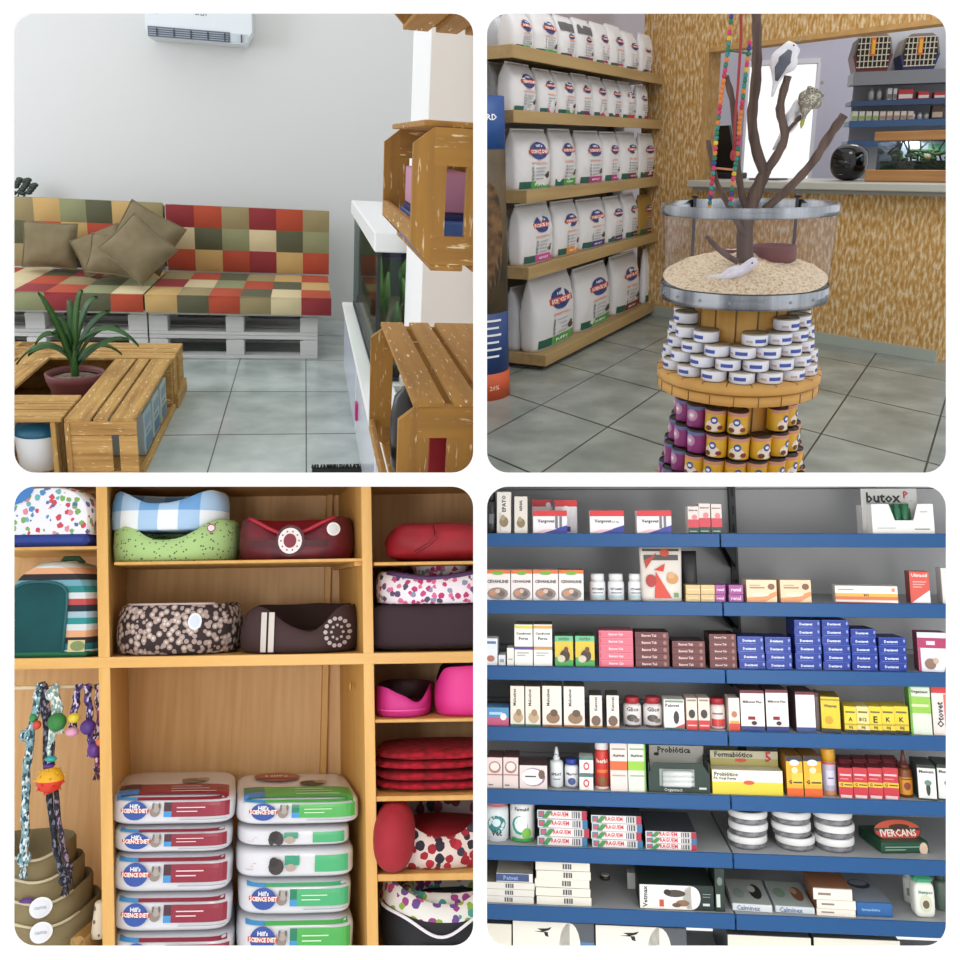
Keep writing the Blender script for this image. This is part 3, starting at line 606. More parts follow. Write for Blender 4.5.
def kibble_bag(w, h, d, band, lab, M, room, seed=0, wv=None, top=None, logo=True, cat='bag', group=None, band2=None, silver=False, gold=False):
    body = mat('c9ccd2' if silver else ('9a7a3a' if gold else 'd6d6d8'), .28 if silver else .42)
    K = 16; N_ = 44; dd = d/2
    def half(t):
        hw = w/2*(1-.07*t**6-.03*(1-t)**6); hd = dd*(.90+.12*math.sin(PI*min(1, t*1.15)))*max(0, 1-t**5)+.006; return hw, hd
    def fy(x, z):
        t = min(1, max(0, z/h)); hw, hd = half(t); q = min(.999, abs(x)/hw); return -hd*(1-q**3.4)**(1/3.4)
    def cr(x, z): return .013*noise.noise(Vector((x*14+seed*3.1, z*11, seed)))*min(1, z/h*4)
    pr = lambda x, z, e=.004: (x, fy(x, z)-cr(x, z)-e, z)
    vs = []; fs = []
    for k in range(K+1):
        t = k/K; hw, hd = half(t)
        for i in range(N_):
            a = 2*PI*i/N_; c_, s_ = math.cos(a), math.sin(a); x = hw*math.copysign(abs(c_)**.59, c_); y = hd*math.copysign(abs(s_)**.59, s_)
            y += math.copysign(cr(x, t*h), y); vs.append((x, y, t*h))
        if k: fs += [((k-1)*N_+i, (k-1)*N_+(i+1) % N_, k*N_+(i+1) % N_, k*N_+i) for i in range(N_)]
    fs += [tuple(range(N_-1, -1, -1)), tuple(K*N_+i for i in range(N_))]
    t_ = thing('kibble_bag', lab, cat, room, group=group, M=M)
    mb = MB(); mb.add(vs, fs, body, True)
    W = w*.86; Z = h
    if band:
        mb.rect(-W/2, W/2, .03*Z, .15*Z, P(band), pr, 10, 2)
        mb.rect(-W/2, -W/2+W*.3, .032*Z, .148*Z, P(band2 or '1f5a4c'), lambda x, z: pr(x, z, .0055), 4, 2)
    if top: mb.rect(-W/2, W/2, .66*Z, .86*Z, P(top), lambda x, z: pr(x, z, .008), 12, 4)
    if logo:
        r = w*.235; cx = w*.06; cz = h*(.66 if not top else .55); rr = r if not top else r*.6; k_ = min(1, (wv or w)/w)
        p2 = lambda x, z: pr(x, z, .008); p3 = lambda x, z: pr(x, z, .011); p4 = lambda x, z: pr(x, z, .0135)
        mb.disc(cx, cz, rr, rr*1.06*k_, P('27407e', .4), p2); mb.rect(cx-rr*1.18, cx+rr*1.18, cz-rr*.40*k_, cz+rr*.2*k_, P('c8432f', .4), p3, 6, 1)
        mb.text('SCIENCE DIET', cx, cz-rr*.10*k_, rr*2.1, P('f4efe8'), p4, 1.6*k_); mb.text("Hill's", cx, cz+rr*.6*k_, rr*.8, P('f0f0f4'), p4, k_)
        mb.rect(cx-r*.9, cx+r*.95, h*.44, h*.455, P('d99a8c'), p2, 5, 1); mb.rect(cx-r*.9, cx+r*.6, h*.46, h*.47, P('d99a8c'), p2, 5, 1)
        for q in range(4): z = h*(.37-q*.06); mb.disc(cx-r*.8, z, r*.1, r*.1, P('8c8f96'), p2, 8); mb.rect(cx-r*.5, cx+r*(.7-.2*(q % 2)), z-.004, z+.004, P('a9abb0'), p2, 4, 1)
        mb.disc(cx+r*.95, h*.235, r*.28, r*.34*k_, P('4a3d38'), p2, 10); mb.disc(cx+r*1.05, h*.285, r*.16, r*.16*k_, P('5a4a42'), p2, 8)
        if h > .3: mb.text('PUPPY' if band == '4c9a46' else 'ADULT', cx, h*.09, r*1.3, P('f2f2ef'), p3, k_)
    mb.build('sack', parent=t_)
    mb = MB(); hw = half(1)[0]; mb.box(-hw, hw, -.006, .006, h-.004, h+.03*h, body, .003); mb.build('top_seam', parent=t_)
    return t_
G_, MG, PU, RD, OR = '4c9a46', 'b23c83', '6b2452', '7a2d33', 'd88a2c'
bagrows = [
 [(511, 533, 10, G_, 0), (534, 557, 11, G_, 0), (558, 575, 15, '7b2a66', '5c5c5e'), (576, 593, 18, '7b2a66', '5c5c5e'), (594, 609, 22, 'a03352', 0), (609, 624, 24, 'a03352', 0), (625, 638, 31, '74303c', 0), (639, 651, 34, '74303c', 0)],
 [(510, 537, 62, 'b9b9bd', 0), (538, 555, 68, MG, 0), (556, 575, 71, '4f8a4a', 0), (576, 591, 73, PU, 0), (592, 606, 76, 'c23a58', 0), (607, 621, 79, RD, 0), (622, 634, 81, 'c8332f', 0), (636, 647, 85, 'a63246', 0)],
 [(517, 551, 128, G_, 0), (552, 577, 128, G_, 0), (579, 603, 130, MG, 0), (603, 620, 131, MG, 0), (621, 638, 131, RD, 0), (639, 654, 133, RD, 0)],
 [(521, 554, 202, 'c14a93', 0), (555, 580, 200, OR, 0), (581, 606, 198, '3b3a7c', 0), (607, 623, 196, '54376a', 0), (624, 638, 193, '2c2c30', 0), (639, 653, 194, '6a3a20', 'g')],
 [(535, 577, 273, G_, 0), (578, 613, 265, G_, 0), (615, 641, 254, RD, 0), (643, 660, 247, RD, 0)]]
rown = ['top', 'second', 'third', 'fourth', 'lowest']; cn = {G_: 'green', 'b9b9bd': 'pale grey', MG: 'magenta', '7b2a66': 'purple', 'a03352': 'crimson', '74303c': 'dark red', '4f8a4a': 'green', PU: 'dark purple', 'c23a58': 'pink', RD: 'maroon', 'c8332f': 'red', 'a63246': 'crimson', 'c14a93': 'pink', OR: 'orange', '3b3a7c': 'navy', '54376a': 'violet', '2c2c30': 'black', '6a3a20': 'brown'}
for r_, row in enumerate(bagrows):
    z0 = RZ[r_]+.001
    for q, (xa, xb, yt, band, top) in enumerate(row):
        off = .09; xm = (xa+xb)/2; yb = {0: 50+(xm-512)*.19, 1: 112+(xm-513)*.065, 2: 191-(xm-526)*.09, 3: 264-(xm-528)*.22, 4: 356-(xm-545)*.47}[r_]
        sa = S_(xa, yb-3, .07)[0]; sb = S_(xb, yb-3, .07)[0]; w = sb-sa; s = (sa+sb)/2; zt = S_(xm, yt, off)[1]
        d = min(.16, w*.6, .7*(zt-z0)) if r_ != 4 else .20
        if q == len(row)-1: d = .08
        M = MS @ Matrix.Translation((s+d*.25, d/2+.05+w*.03, z0)) @ Matrix.Rotation(random.uniform(-.04, .04)-.02, 4, 'Z')
        kibble_bag(w*.94, (zt-z0)*.965, d*.9, band, f'{"gold and black" if top == "g" else "white"} kibble bag with {cn[band]} base, {ORD[q+1]} bag along the {rown[r_]} shelf', M, TR, seed=r_*10+q, wv=(xb-xa)/F*(P1.y+s*e1.y), top=top if top and top != 'g' else None, gold=top == 'g', group='kibble bags on the wooden shelves')
# silver-sided bags standing one behind the first of each row
for r_, xa, xb, yt in ((0, 497, 511, 16), (1, 494, 510, 62), (2, 499, 517, 128), (3, 504, 521, 204), (4, 513, 536, 282)):
    yb = rows[r_][0][1]; off = .24; a, b = S_(xa+3, yb-8, off)[0], S_(xb+6, yb-8, off)[0]; w = b-a; z0 = RZ[r_]+.001; zt = S_(xb, yt, off)[1]
    M = MS @ Matrix.Translation(((a+b)/2, .30, z0)) @ Matrix.Rotation(-.08, 4, 'Z')
    kibble_bag(min(w, .34), (zt-z0)*.96, .15, None, f'silver-backed kibble bag standing behind the first bag of the {rown[r_]} shelf', M, TR, seed=50+r_, logo=False, silver=True, group='kibble bags on the wooden shelves')

# --- printed totem at the left edge
c = TR.Z(478, 393, FZ); t = thing('advertising_totem', 'round blue and orange cardboard totem with a dog picture, beside the kibble shelves', 'display', TR, (c.x, c.y, FZ))
tr_ = (TR.Y(508, 380, c.y).x-c.x); zt = TR.Y(492, 94, c.y-tr_).z-FZ
mb = MB(); mb.lathe([(tr_*1.04, 0), (tr_*1.02, .17)], mat('c8532b', .5), n=40); mb.lathe([(tr_*1.01, .17), (tr_, .55)], mat('1f3f78', .5), n=40)
mb.lathe([(tr_, .55), (tr_*.97, zt-.30)], mat('3a3426', .6, 0, 'noise', a='5b4a30', sc=7), n=40); mb.lathe([(tr_*.97, zt-.30), (tr_*.95, zt)], mat('1b4a8c', .5), n=40)
def cyl(r, e=.002): return lambda a, z: ((r+e)*math.sin(a), -(r+e)*math.cos(a), z)
wt = P('eef0f4'); mb.text('ORD', .62, zt-.12, .5, wt, lambda a, z: cyl(tr_*.97)((a-.62)*1.3+.75, zt-.12+(z-zt+.12)*tr_), 1)
for q in range(6): mb.rect(.3, 1.1-.1*(q % 2), .5-q*.045, .505-q*.045+.008, wt, cyl(tr_*1.01), 8, 1)
mb.text('20%', .8, .08, .34, P('f2c9b0'), lambda a, z: cyl(tr_*1.03)(a, .08+(z-.08)*tr_), 1)
mb.disc(.75, 1.0, .5, .33, mat('7a5a38', .8, 0, 'noise', a='3a2a1c', sc=14), cyl(tr_*.985)); mb.build('printed_tube', parent=t)

# --- the bird tank on its round stand
cc = TR.Y(748, 290, 3.4); cx, cy = cc.x-.02, cc.y; R = (TR.Y(834, 295, 3.4).x-TR.Y(663, 295, 3.4).x)/2*.985
t = thing('display_stand', 'round tiered wooden stand carrying the clear bird tank', 'stand', TR, (cx, cy, FZ))
ply = mat('d3a254', .5, 0, 'wood', a='c08f45', sc=.8, axis=2); plyt = mat('cf9f55', .5, 0, 'noise', a='c39148', sc=6); dkl = P('6d4a1e')
zP = -.825; zB = -1.32
def drum(r, z0, z1, nm, lines=14):
    mb = MB(); mb.lathe([(r, z0), (r, z1)], ply, n=48)
    for i in range(lines): a = 2*PI*i/lines+.1; mb.box(r*math.cos(a)-.003, r*math.cos(a)+.003, r*math.sin(a)-.003, r*math.sin(a)+.003, z0, z1, dkl)
    mb.T = Matrix(); mb.build(nm, parent=t)
def platform(r, z0, z1, nm):
    mb = MB(); h = (z1-z0)/2; mb.lathe([(r*.985, z0), (r*.985, z0+h*.9)], plyt, n=56); mb.lathe([(r, z0+h*1.1), (r, z1)], plyt, n=56)
    for i in range(22):
        a = 2*PI*i/22; mb.T = Matrix.Rotation(a, 4, 'Z'); mb.box(r*.72, r+.0015, -.0015, .0015, z1-.004, z1+.0008, dkl); mb.T = Matrix.Rotation(a+.09, 4, 'Z'); mb.box(r*.98, r*.985+.0015, -.0015, .0015, z0, z0+h*.9, dkl)
    mb.T = Matrix(); mb.build(nm, parent=t)
drum(.175, zP-FZ, -.553-FZ, 'upper_drum'); drum(.15, zB-FZ, zP-.08-FZ, 'lower_drum', 10); drum(.2, .0, zB-.05-FZ, 'base_drum', 12)
platform(R*1.0, zP-.08-FZ, zP-FZ, 'upper_platform'); platform(R*1.02, zB-.06-FZ, zB-FZ, 'lower_platform')
zr0, zr1, zb0, zb1 = -.236, -.198, -.552, -.497
t = thing('bird_tank', 'round clear acrylic tank with chrome bands and a bed of pale chips', 'tank', TR, (cx, cy, 0))
chrome = mat('b4bac2', .25, 1., 'wood', a='3c4149', sc=.35, axis=2); steel = mat('8e949c', .3, .8)  # chrome: dark and bright streaks in its colour imitate reflections
for nm, r, z0, z1 in (('rim_band', R*1.035, zr0, zr1), ('base_band', R*1.0, zb0, zb1)):
    mb = MB(); mb.lathe([(r-.008, z0), (r, z0), (r, z1), (r-.008, z1), (r-.008, z0)], chrome, n=64, cap=False)
    if nm == 'base_band':
        mb.lathe([(r-.004, z0), (.18, z0)], chrome, n=64, cap=False)
        for i in range(18): a = 2*PI*i/18; mb.blob(((r)*math.cos(a), r*math.sin(a), (z0+z1)/2), .006, .006, .006, steel, n=8, k=6)
    mb.build(nm, parent=t)
mb = MB(); mb.lathe([(R*.99, zb1-.01), (R*1.02, zr0+.01)], mat('f6f4fa', .03, 0, 'clear'), n=64, cap=False); mb.build('acrylic_wall', parent=t)
mb = MB(); mb.lathe([(R*.99, zb1+.004), (R*.99+.003, zb1+.004), (R*.99+.003, zb1-.004)], P('2a2a2a'), n=64, cap=False); mb.build('seal', parent=t)
mb = MB(); vs = []; fs = []; NR, NA = 16, 48
for j in range(NR+1):
    for i in range(NA):
        r = R*.975*j/NR; a = 2*PI*i/NA; x, y = r*math.cos(a), r*math.sin(a)
        z = zb1-.005+.075*(1-(j/NR)**2)*(.75+.5*max(0, y)/R)+.085*((y/R+1)/2)**1.3+.02*noise.noise(Vector((x*9, y*9, 3)))*(1-(j/NR)**6)+.012*noise.noise(Vector((x*40, y*40, 1)))*(1 if j < NR else 0); vs.append((x, y, z))
    if j: fs += [((j-1)*NA+i, j*NA+i, j*NA+(i+1) % NA, (j-1)*NA+(i+1) % NA) for i in range(NA)]
mb.add(vs, fs, mat('ddc59b', .95, 0, 'sand', a='bd9c72', b='efe0bf'), True); o = mb.build('wood_chip_bedding', parent=t); o['kind'] = 'stuff'
for px in (688, 802):
    v = TR.Y(px, 205, cy+R*.85)-Vector((cx, cy, 0)); a = math.atan2(v.y, v.x); x, y = R*.985*math.cos(a), R*.985*math.sin(a)
    mb = MB(); mb.box(x-.006, x+.006, y-.006, y+.006, zb1-.02, zr1+.01, mat('3a3c44', .4)); mb.blob((x, y, zr1+.012), .014, .014, .008, BLACK); mb.build('upright', parent=t)
# bowls
def bowl(px, py, r, h, lab):
    v = TR.Y(px, py, cy+.08); mb = MB(); bm_ = mat('6e3230', .5); mb.lathe([(r*.92, 0), (r, .01), (r, h), (r*.93, h), (r*.9, h*.5), (.01, h*.45)], bm_, n=32); solo(mb, 'clay_bowl', lab, 'bowl', TR, (v.x, v.y, v.z+.01))
bowl(773, 264, .083, .062, 'wide maroon clay bowl on the chips in the bird tank'); v = TR.Y(733, 256, cy+.2)
mb = MB(); mb.lathe([(.05, 0), (.055, .03), (.05, .03), (.01, .015)], mat('6e3230', .5), n=24); solo(mb, 'clay_bowl', 'small maroon clay bowl behind the branch trunk in the bird tank', 'bowl', TR, (v.x, v.y, v.z))
# branches
brk = mat('6a5850', .9, 0, 'wood', a='463833', sc=1.2, axis=2)
def pts(l, y=0.): return [TR.Y(p[0], p[1], cy+y+(p[2] if len(p) > 2 else 0)) for p in l]
t = thing('branch_perch', 'bare forked tree branch standing in the bird tank, reaching above it', 'branch', TR)
def branch(l, r, nm='branch', y=0.):
    p = pts(l, y); q = []; rr = []
    for k in range(len(p)-1):
        for u in range(4):
            f = u/4; p0, p1, p2, p3 = p[max(0, k-1)], p[k], p[k+1], p[min(len(p)-1, k+2)]
            q.append(.5*((2*p1)+(p2-p0)*f+(2*p0-5*p1+4*p2-p3)*f*f+(3*p1-p0-3*p2+p3)*f**3)); g = (k+f)/(len(p)-1); rr.append(r[0]*(1-g)+r[1]*g+.0015*math.sin(k*9+u*3))
    q.append(p[-1]); rr.append(r[1]); mb = MB(); mb.tube(q, rr, brk, 10); return mb.build(nm, parent=t)
branch([(745, 262), (745, 232), (749, 212), (757, 190), (766, 170)], (.032, .022), 'trunk')
branch([(765, 173), (757, 152), (752, 120), (756, 80), (757, 40), (756, 2)], (.020, .0165))
branch([(765, 172), (777, 155), (785, 135), (780, 108), (788, 76)], (.017, .014))
branch([(784, 136), (793, 124), (806, 113)], (.009, .008))
branch([(764, 210), (790, 187), (812, 163), (828, 138), (844, 115)], (.015, .016))
branch([(748, 212), (742, 195), (737, 160), (734, 110), (726, 76)], (.014, .011))
branch([(744, 235), (730, 208), (716, 180), (708, 140)], (.013, .008), y=-.02)
branch([(738, 262), (722, 252), (706, 236)], (.012, .008), y=-.05)
# ladder and rope
t = thing('bead_ladder', 'multicoloured bead ladder hanging beside the trunk', 'ladder', TR)
bc = ['c83a6a', '3a3f86', '2f7a5a', 'd9b93a', 'd8803a', 'b8304a', '2f8a86']
def beads(l, nm, y):
    p = pts(l, y); L = [(p[k+1]-p[k]).length for k in range(len(p)-1)]; tot = sum(L); n = int(tot/.0175); mb = MB()
    for i in range(n):
        d = tot*(i+.5)/n; k = 0
        while d > L[k] and k < len(L)-1: d -= L[k]; k += 1
        a = p[k].lerp(p[k+1], d/L[k]); dr = (p[k+1]-p[k]).normalized()*.0088; mb.tube([a-dr, a-dr*.6, a+dr*.6, a+dr], [.004, .008, .008, .004], P(bc[(i//1+i*i//5) % 7], .5), 8)
    mb.build(nm, parent=t)
beads([(732, 8), (728, 50), (722, 90), (717, 130), (714, 165), (709, 210)], 'bead_strand', -.08); beads([(750, 40), (745, 80), (740, 120), (738, 150), (733, 180), (730, 206)], 'bead_strand', -.05)
for a, b in (((727, 50), (751, 54)), ((714, 168), (736, 170))):
    mb = MB(); q0 = TR.Y(*a, cy-.08); q1 = TR.Y(*b, cy-.05); mb.tube([q0, q1], .004, P('3f6a4a' if a[1] < 100 else 'c07a5a'), 8); mb.build('rung', parent=t)
mb = MB(); mb.tube(pts([(741, 6), (741, 40), (738, 85), (735, 120), (734, 152)], -.1), .005, P('9a2c33'), 8); mb.blob(TR.Y(733, 155, cy-.1), .01, .01, .02, P('9a2c33')); solo(mb, 'red_rope', 'red rope hanging between the strands of the bead ladder', 'rope', TR)
# birds
def bird(body, head, hr, tail, colb, colh, colt, lab, wing=None, name='cockatiel', y=0., crest=None, face=None):
    t = thing(name, lab, 'bird', TR); A, B = [TR.Y(p[0], p[1], cy+y) for p in body[:2]]; H = TR.Y(head[0], head[1], cy+y); T_ = TR.Y(tail[0], tail[1], cy+y)
    rb = body[2]; mb = MB(); n = 9; q = [T_, T_.lerp(A, .5), T_.lerp(A, .85)]; r = [.004, .010, rb*.5]
    for u in (0, .25, .5, .75, 1): q.append(A.lerp(B, u)); r.append(rb*(.75+.3*math.sin(PI*u)))
    q += [B.lerp(H, .5), H-(H-B)*.1, H+(H-B)*.35, H+(H-B)*.62]; r += [(rb*.75+hr)/2, hr, hr*.85, hr*.2]
    mb.tube(q, r, colb, 14); mb.build('body', parent=t)
    if wing:
        for sg in (-1, 1):
            mb = MB(); d = (B-A); sdv = d.cross(Vector((0, 1, 0))).normalized() if sg else d; c_ = A.lerp(B, .45)+Vector((0, sg*rb*.8, 0))
            q = [T_.lerp(A, .6)+Vector((0, sg*rb*.5, 0)), A+Vector((0, sg*rb*.9, 0)), A.lerp(B, .5)+Vector((0, sg*rb*.95, 0)), B+Vector((0, sg*rb*.7, 0))]
            mb.tube(q, [.006, rb*.42, rb*.5, rb*.2], wing, 10); mb.build('wing', parent=t)
    mb = MB(); mb.blob(H+(H-B).normalized()*hr*1.0+Vector((0, -.004, -.002)), .006, .005, .007, P(face or '8d857c')); mb.build('beak', parent=t)
    mb = MB(); mb.blob(H+Vector((0, -hr*.9, .002)), .0035, .0025, .0035, BLACK, n=8, k=6); mb.build('eye', parent=t)
    if colt: mb = MB(); mb.tube([T_.lerp(A, .6), T_, T_+(T_-A)*.25], [.008, .007, .002], colt, 8); mb.build('tail', parent=t)
    if crest: mb = MB(); mb.tube([H+Vector((0, 0, hr*.8)), H+Vector((-.01, 0, hr*1.9))], [.006, .001], crest, 8); mb.build('crest', parent=t)
whb = mat('ecebee', .8, 0, 'noise', a='dcdce4', sc=40); gry = mat('5f6470', .8)
bird(((779, 70), (789, 52), .046), (793, 47), .03, (772, 97), whb, whb, None, 'white cockatiel with dark grey wing patch perched on the upper fork', gry, y=-.02)
bird(((806, 106), (814, 94), .042), (816, 91), .034, (802, 124), mat('7d786c', .85, 0, 'dots', a='b9b5a6', b='54503f', sc=70, r=.5), gry, mat('a3a545', .7), 'speckled grey parakeet with yellow tail on the short side twig', mat('8f8b7c', .85, 0, 'dots', a='c9c5b6', b='6a665a', sc=80, r=.5), name='parakeet', y=-.02)
bird(((786, 130), (795, 112), .028), (799, 104), .02, (773, 150), whb, whb, None, 'white cockatiel lower down, in front of the bright window', whb, y=.03)
v = TR.Y(730, 272, cy-.16)
bird(((725, 277), (743, 270), .026), (752, 263), .018, (704, 278), whb, whb, None, 'white dove sitting on the chips at the front of the bird tank', whb, name='dove', y=-.16)
# pet food tins
def tin(theta, rad, zb, r, h, kind, lab, grp, room=TR):
    x = cx+rad*math.cos(theta); y = cy+rad*math.sin(theta); M = Matrix.Translation((x, y, zb)) @ Matrix.Rotation(theta+PI/2+random.uniform(-.3, .3), 4, 'Z')
    if kind == 'low':
        t = thing('food_tin', lab, 'tin', room, group=grp, M=M); mb = MB(); mb.lathe([(r*.93, 0), (r, .003), (r, h-.004), (r*.97, h)], [mat('9d9a96', .3, .7), P('dfe1ec', .35), mat('b8b0a0', .3, .7)], n=24)
        pr = cyl(r, .0006); mb.rect(-.5, .45, h*.32, h*.62, P('3c4f9e'), pr, 6, 1); mb.rect(-1.2, -.7, h*.3, h*.5, P('c9a9a0'), pr, 4, 1); mb.build('body', parent=t)
        mb = MB(); mb.lathe([(r*.97, h), (r*.97, h+.0015), (r*.88, h+.0015), (r*.86, h-.001), (.002, h-.001)], mat('a89c8a', .3, .75), n=24, cap=False); mb.build('lid', parent=t)
    else:
        base, ov, spot = {'y': ('d9a92a', '2f4fa0', '6a3a20'), 'p': ('8a2f74', 'cfa9b8', 'b0506a')}[kind]
        t = thing('food_tin', lab, 'tin', room, group=grp, M=M); lb = P(base, .4); mb = MB(); mb.lathe([(r*.96, 0), (r, .004), (r, h-.006), (r*.96, h-.002)], [P('3a2a28', .4), lb, P('3a2a28', .4)], n=24)
        pr = cyl(r, .0008); p2 = cyl(r, .0015); mb.rect(-1.5, 1.5, h*.80, h*.93, P('c98a78' if kind == 'y' else '5a6fa0'), pr, 10, 1)
        mb.disc(0, h*.55, .33*(.041/r), h*.16, P(ov), p2, 12); mb.disc(0, h*.55, .2, h*.07, P('e9e6ee'), cyl(r, .002), 10)
        if kind == 'y': mb.disc(-.1, h*.30, .8, h*.24, P('e8dccb'), pr, 12); mb.disc(-.5, h*.2, .33, h*.11, P(spot), p2, 8); mb.disc(.6, h*.24, .3, h*.1, P('8a2a24'), p2, 8)
        else: mb.disc(0, h*.55, .6, h*.26, P('b889ae'), pr, 12)
        mb.build('body', parent=t)
        mb = MB(); mb.lathe([(r*.97, h-.003), (r*.97, h), (r*.9, h), (r*.88, h-.004), (.002, h-.004)], mat('3a3330', .35, .5), n=24, cap=False); mb.build('lid', parent=t)
D_ = math.radians; th_ = .0435
tiers = [(0, R-.058, [-90+a for a in (-96, -70, -45, -21, 2, 25, 48, 71, 96)]), (1, R-.066, [-90+a for a in (-84, -58, -33, -10, 13, 36, 59, 84)]), (2, R-.076, [-90+a for a in (-98, -72, -46, -21, 2, 24, 47, 71, 97)]),
         (3, R-.086, [-90+a for a in (-86, -60, -34, 12, 36, 60, 85)]), (4, R-.096, [-90+a for a in (-100, -72, 47, 73, 99)])]
tn = ['lowest', 'second', 'third', 'fourth', 'topmost']
for k, rad, an in tiers:
    for q, a in enumerate(an): tin(D_(a), rad, zP+.0015+k*(th_+.0015), .0465, th_, 'low', f'short white food tin, {ORD[q+1]} from the shelf side in the {tn[k]} ring under the tank', 'short white tins on the round platform')
hh = .092
for k, rad, n in ((3, .198, 9), (2, .215, 10), (1, .232, 11), (0, .248, 12)):
    for q in range(n):
        a = -90+(-104+208*(q+.5*(k % 2)*.8)/(n-.4))
        if k == 3 and q == 5: continue
        kd = 'p' if a < -128 else 'y'
        tin(D_(a), rad, zB+.002+k*(hh+.002), .039, hh, kd, f'{"purple" if kd == "p" else "yellow"} dog food tin, {ORD[q+1]} from the shelf side in ring {["four", "three", "two", "one"][k]} below the platform', 'tall dog food tins round the lower drum')

# --- things on and behind the counter
def WM_(px, py, off): s, z = W_(px, py, off); return s, z
s, _ = W_(846, 183, .25); r = (W_(865, 170, .25)[0]-W_(826, 170, .25)[0])/2*.86; t = thing('motorcycle_helmet', 'glossy black motorcycle helmet on the grey counter', 'helmet', TR, M=MW @ Matrix.Translation((s, .22, zc+.001)))
blk = mat('0c0c0e', .08); mb = MB(); mb.blob((0, 0, r*1.0), r*.94, r, r, blk, e=2.5, n=28, k=18); mb.build('shell', parent=t)
mb = MB(); mb.blob((0, -r*.14, r*.95), r*.85, r*.94, r*.42, mat('050505', .03), n=28, k=14); mb.build('visor', parent=t)
mb = MB(); mb.rect(-r*.3, r*.3, r*.22, r*.36, P('b8b8bc'), lambda x, z: (x, -math.sqrt(max(0, 1-(x/r)**2-((z-r)/r)**2))*r-.012, z), 4, 1); mb.build('badge', parent=t)
# terrarium
sa = W_(864, 185, .12)[0]; sb = W_(944, 187, .1)[0]; t = thing('terrarium', 'glass terrarium with wooden base and lid at the window end of the counter', 'terrarium', TR, M=MW @ Matrix.Translation((0, 0, zc)))
zt = W_(905, 131, .1)[1]-zc; z1 = .085; wdm = mat('a87a48', .6, 0, 'wood', a='8a5f34', axis=0)
mb = MB(); mb.box(sa, sb, .06, .42, .001, z1, wdm, .006); mb.build('wooden_base', parent=t)
mb = MB(); mb.box(sa+.05, sb, .05, .43, zt-.065, zt, wdm, .006); mb.build('wooden_lid', parent=t)
mb = MB(); g = mat('d5dde0', .03, 0, 'clear')
for bx_ in ((sa+.07, sb-.02, .08, .086), (sa+.07, sb-.02, .394, .4), (sa+.07, sa+.076, .08, .4), (sb-.026, sb-.02, .08, .4)): mb.box(*bx_, z1, zt-.065, g)
mb.build('glass', parent=t)
mb = MB(); mb.box(sa+.09, sb-.03, .1, .38, z1, z1+.06, mat('33362a', .9, 0, 'sand', a='22251c', b='55583f')); mb.build('substrate', parent=t)
mb = MB(); mb.box(sa+.09, sb-.03, .375, .385, z1+.05, zt-.07, P('c9cdd6')); mb.box(sa+.3, sb-.03, .365, .374, z1+.12, zt-.09, mat('3f9a6a', .7, 0, 'noise', a='9fc8b0', sc=9)); mb.build('backdrop_sheet', parent=t)
for i in range(9):
    x = sa+.14+i*(sb-sa-.2)/9; mb = MB(); mb.tube([(x, .2, z1+.05), (x+random.uniform(-.05, .05), .2, z1+.13), (x+random.uniform(-.1, .1), .22, z1+.2+random.random()*.08)], [.008, .007, .004], mat('2b3326', .8), 6)
    for q in range(5): mb.blob((x+random.uniform(-.05, .05), .2, z1+.07+random.random()*.06), .025, .02, .014, mat('46602f', .7), n=8, k=5)
    mb.build('plant', parent=t)
mb = MB(); mb.lathe([(.02, z1+.06), (.025, z1+.1)], P('a58a5a'), c=((sa+sb)/2+.1, .18, 0), n=12); mb.build('pot', parent=t)
lp = MW @ Vector(((sa+sb)/2, .23, zc+zt-.07)); area('terrarium_lamp', TR.M @ lp, TR.M @ (lp-Vector((0, 0, 1))), .12, 2.5, (.95, .95, 1), .5)
# dark monitor and desk things
sa, za_ = W_(705, 172, .3); sb, zb_ = W_(733, 128, .3)
t = thing('computer_monitor', 'black monitor seen edge-on behind the bead ladder on the counter', 'monitor', TR, M=MW @ Matrix.Translation((0, .3, zc+.001)))
mb = MB(); H = W_(712, 126, .3)[1]-zc; mb.prism([(sa+.01, .05), (sb+.03, .05), (sb-.08, H), (sa, H)], 0, .03, mat('121217', .3)); mb.build('screen', parent=t)
mb = MB(); mb.box(sa-.02, sb+.06, -.05, .12, 0, .05, mat('1c1c24', .4), .01); mb.build('foot', parent=t)
mb = MB(); s0_ = W_(752, 178, .2)[0]; mb.box(s0_, s0_+.28, .1, .24, 0, .012, P('4a4a50'), .003); solo(mb, 'document_tray', 'flat dark tray on the counter behind the trunk', 'tray', TR, M=MW @ Matrix.Translation((0, 0, zc+.001)))
# shelf unit in the far room with pet carriers
Ys = 8.9; yk = lambda px, py, y=Ys: TR.Y(px, py, y)
sx0 = yk(851, 100).x; sx1 = sx0+1.35
t = thing('metal_shelf', 'grey metal wall shelf with blue edges beyond the opening in the ochre wall', 'shelf', TR)
mb = MB(); mb.box(sx0+.06, sx1, Ys+.36, Ys+.4, yk(870, 190).z, yk(870, 20).z, mat('a2a5ad', .6)); mb.build('back_panel', parent=t)
sz = []
for i, (y0, y1, c_) in enumerate(((72, 85, '7d828c'), (101, 106, '24456e'), (121, 127, '2a5688'), (141, 147, '2a5688'))):
    za_, zb_ = yk(870, y0).z, yk(870, y1).z; sz.append(za_); mb = MB(); mb.box(sx0, sx1, Ys, Ys+.36, zb_+.01, za_, mat(c_, .4)); mb.box(sx0, sx1, Ys-.01, Ys, zb_, za_+.004, mat(c_, .35)); mb.build('shelf_board', parent=t)
for i in range(3): mb = MB(); mb.prism([(0, sz[i+1]-.01), (.36, sz[i+1]-.01), (.36, sz[i+1]-.13)], 0, .01, mat('3a4a60', .5)); mb.T = Matrix(); 
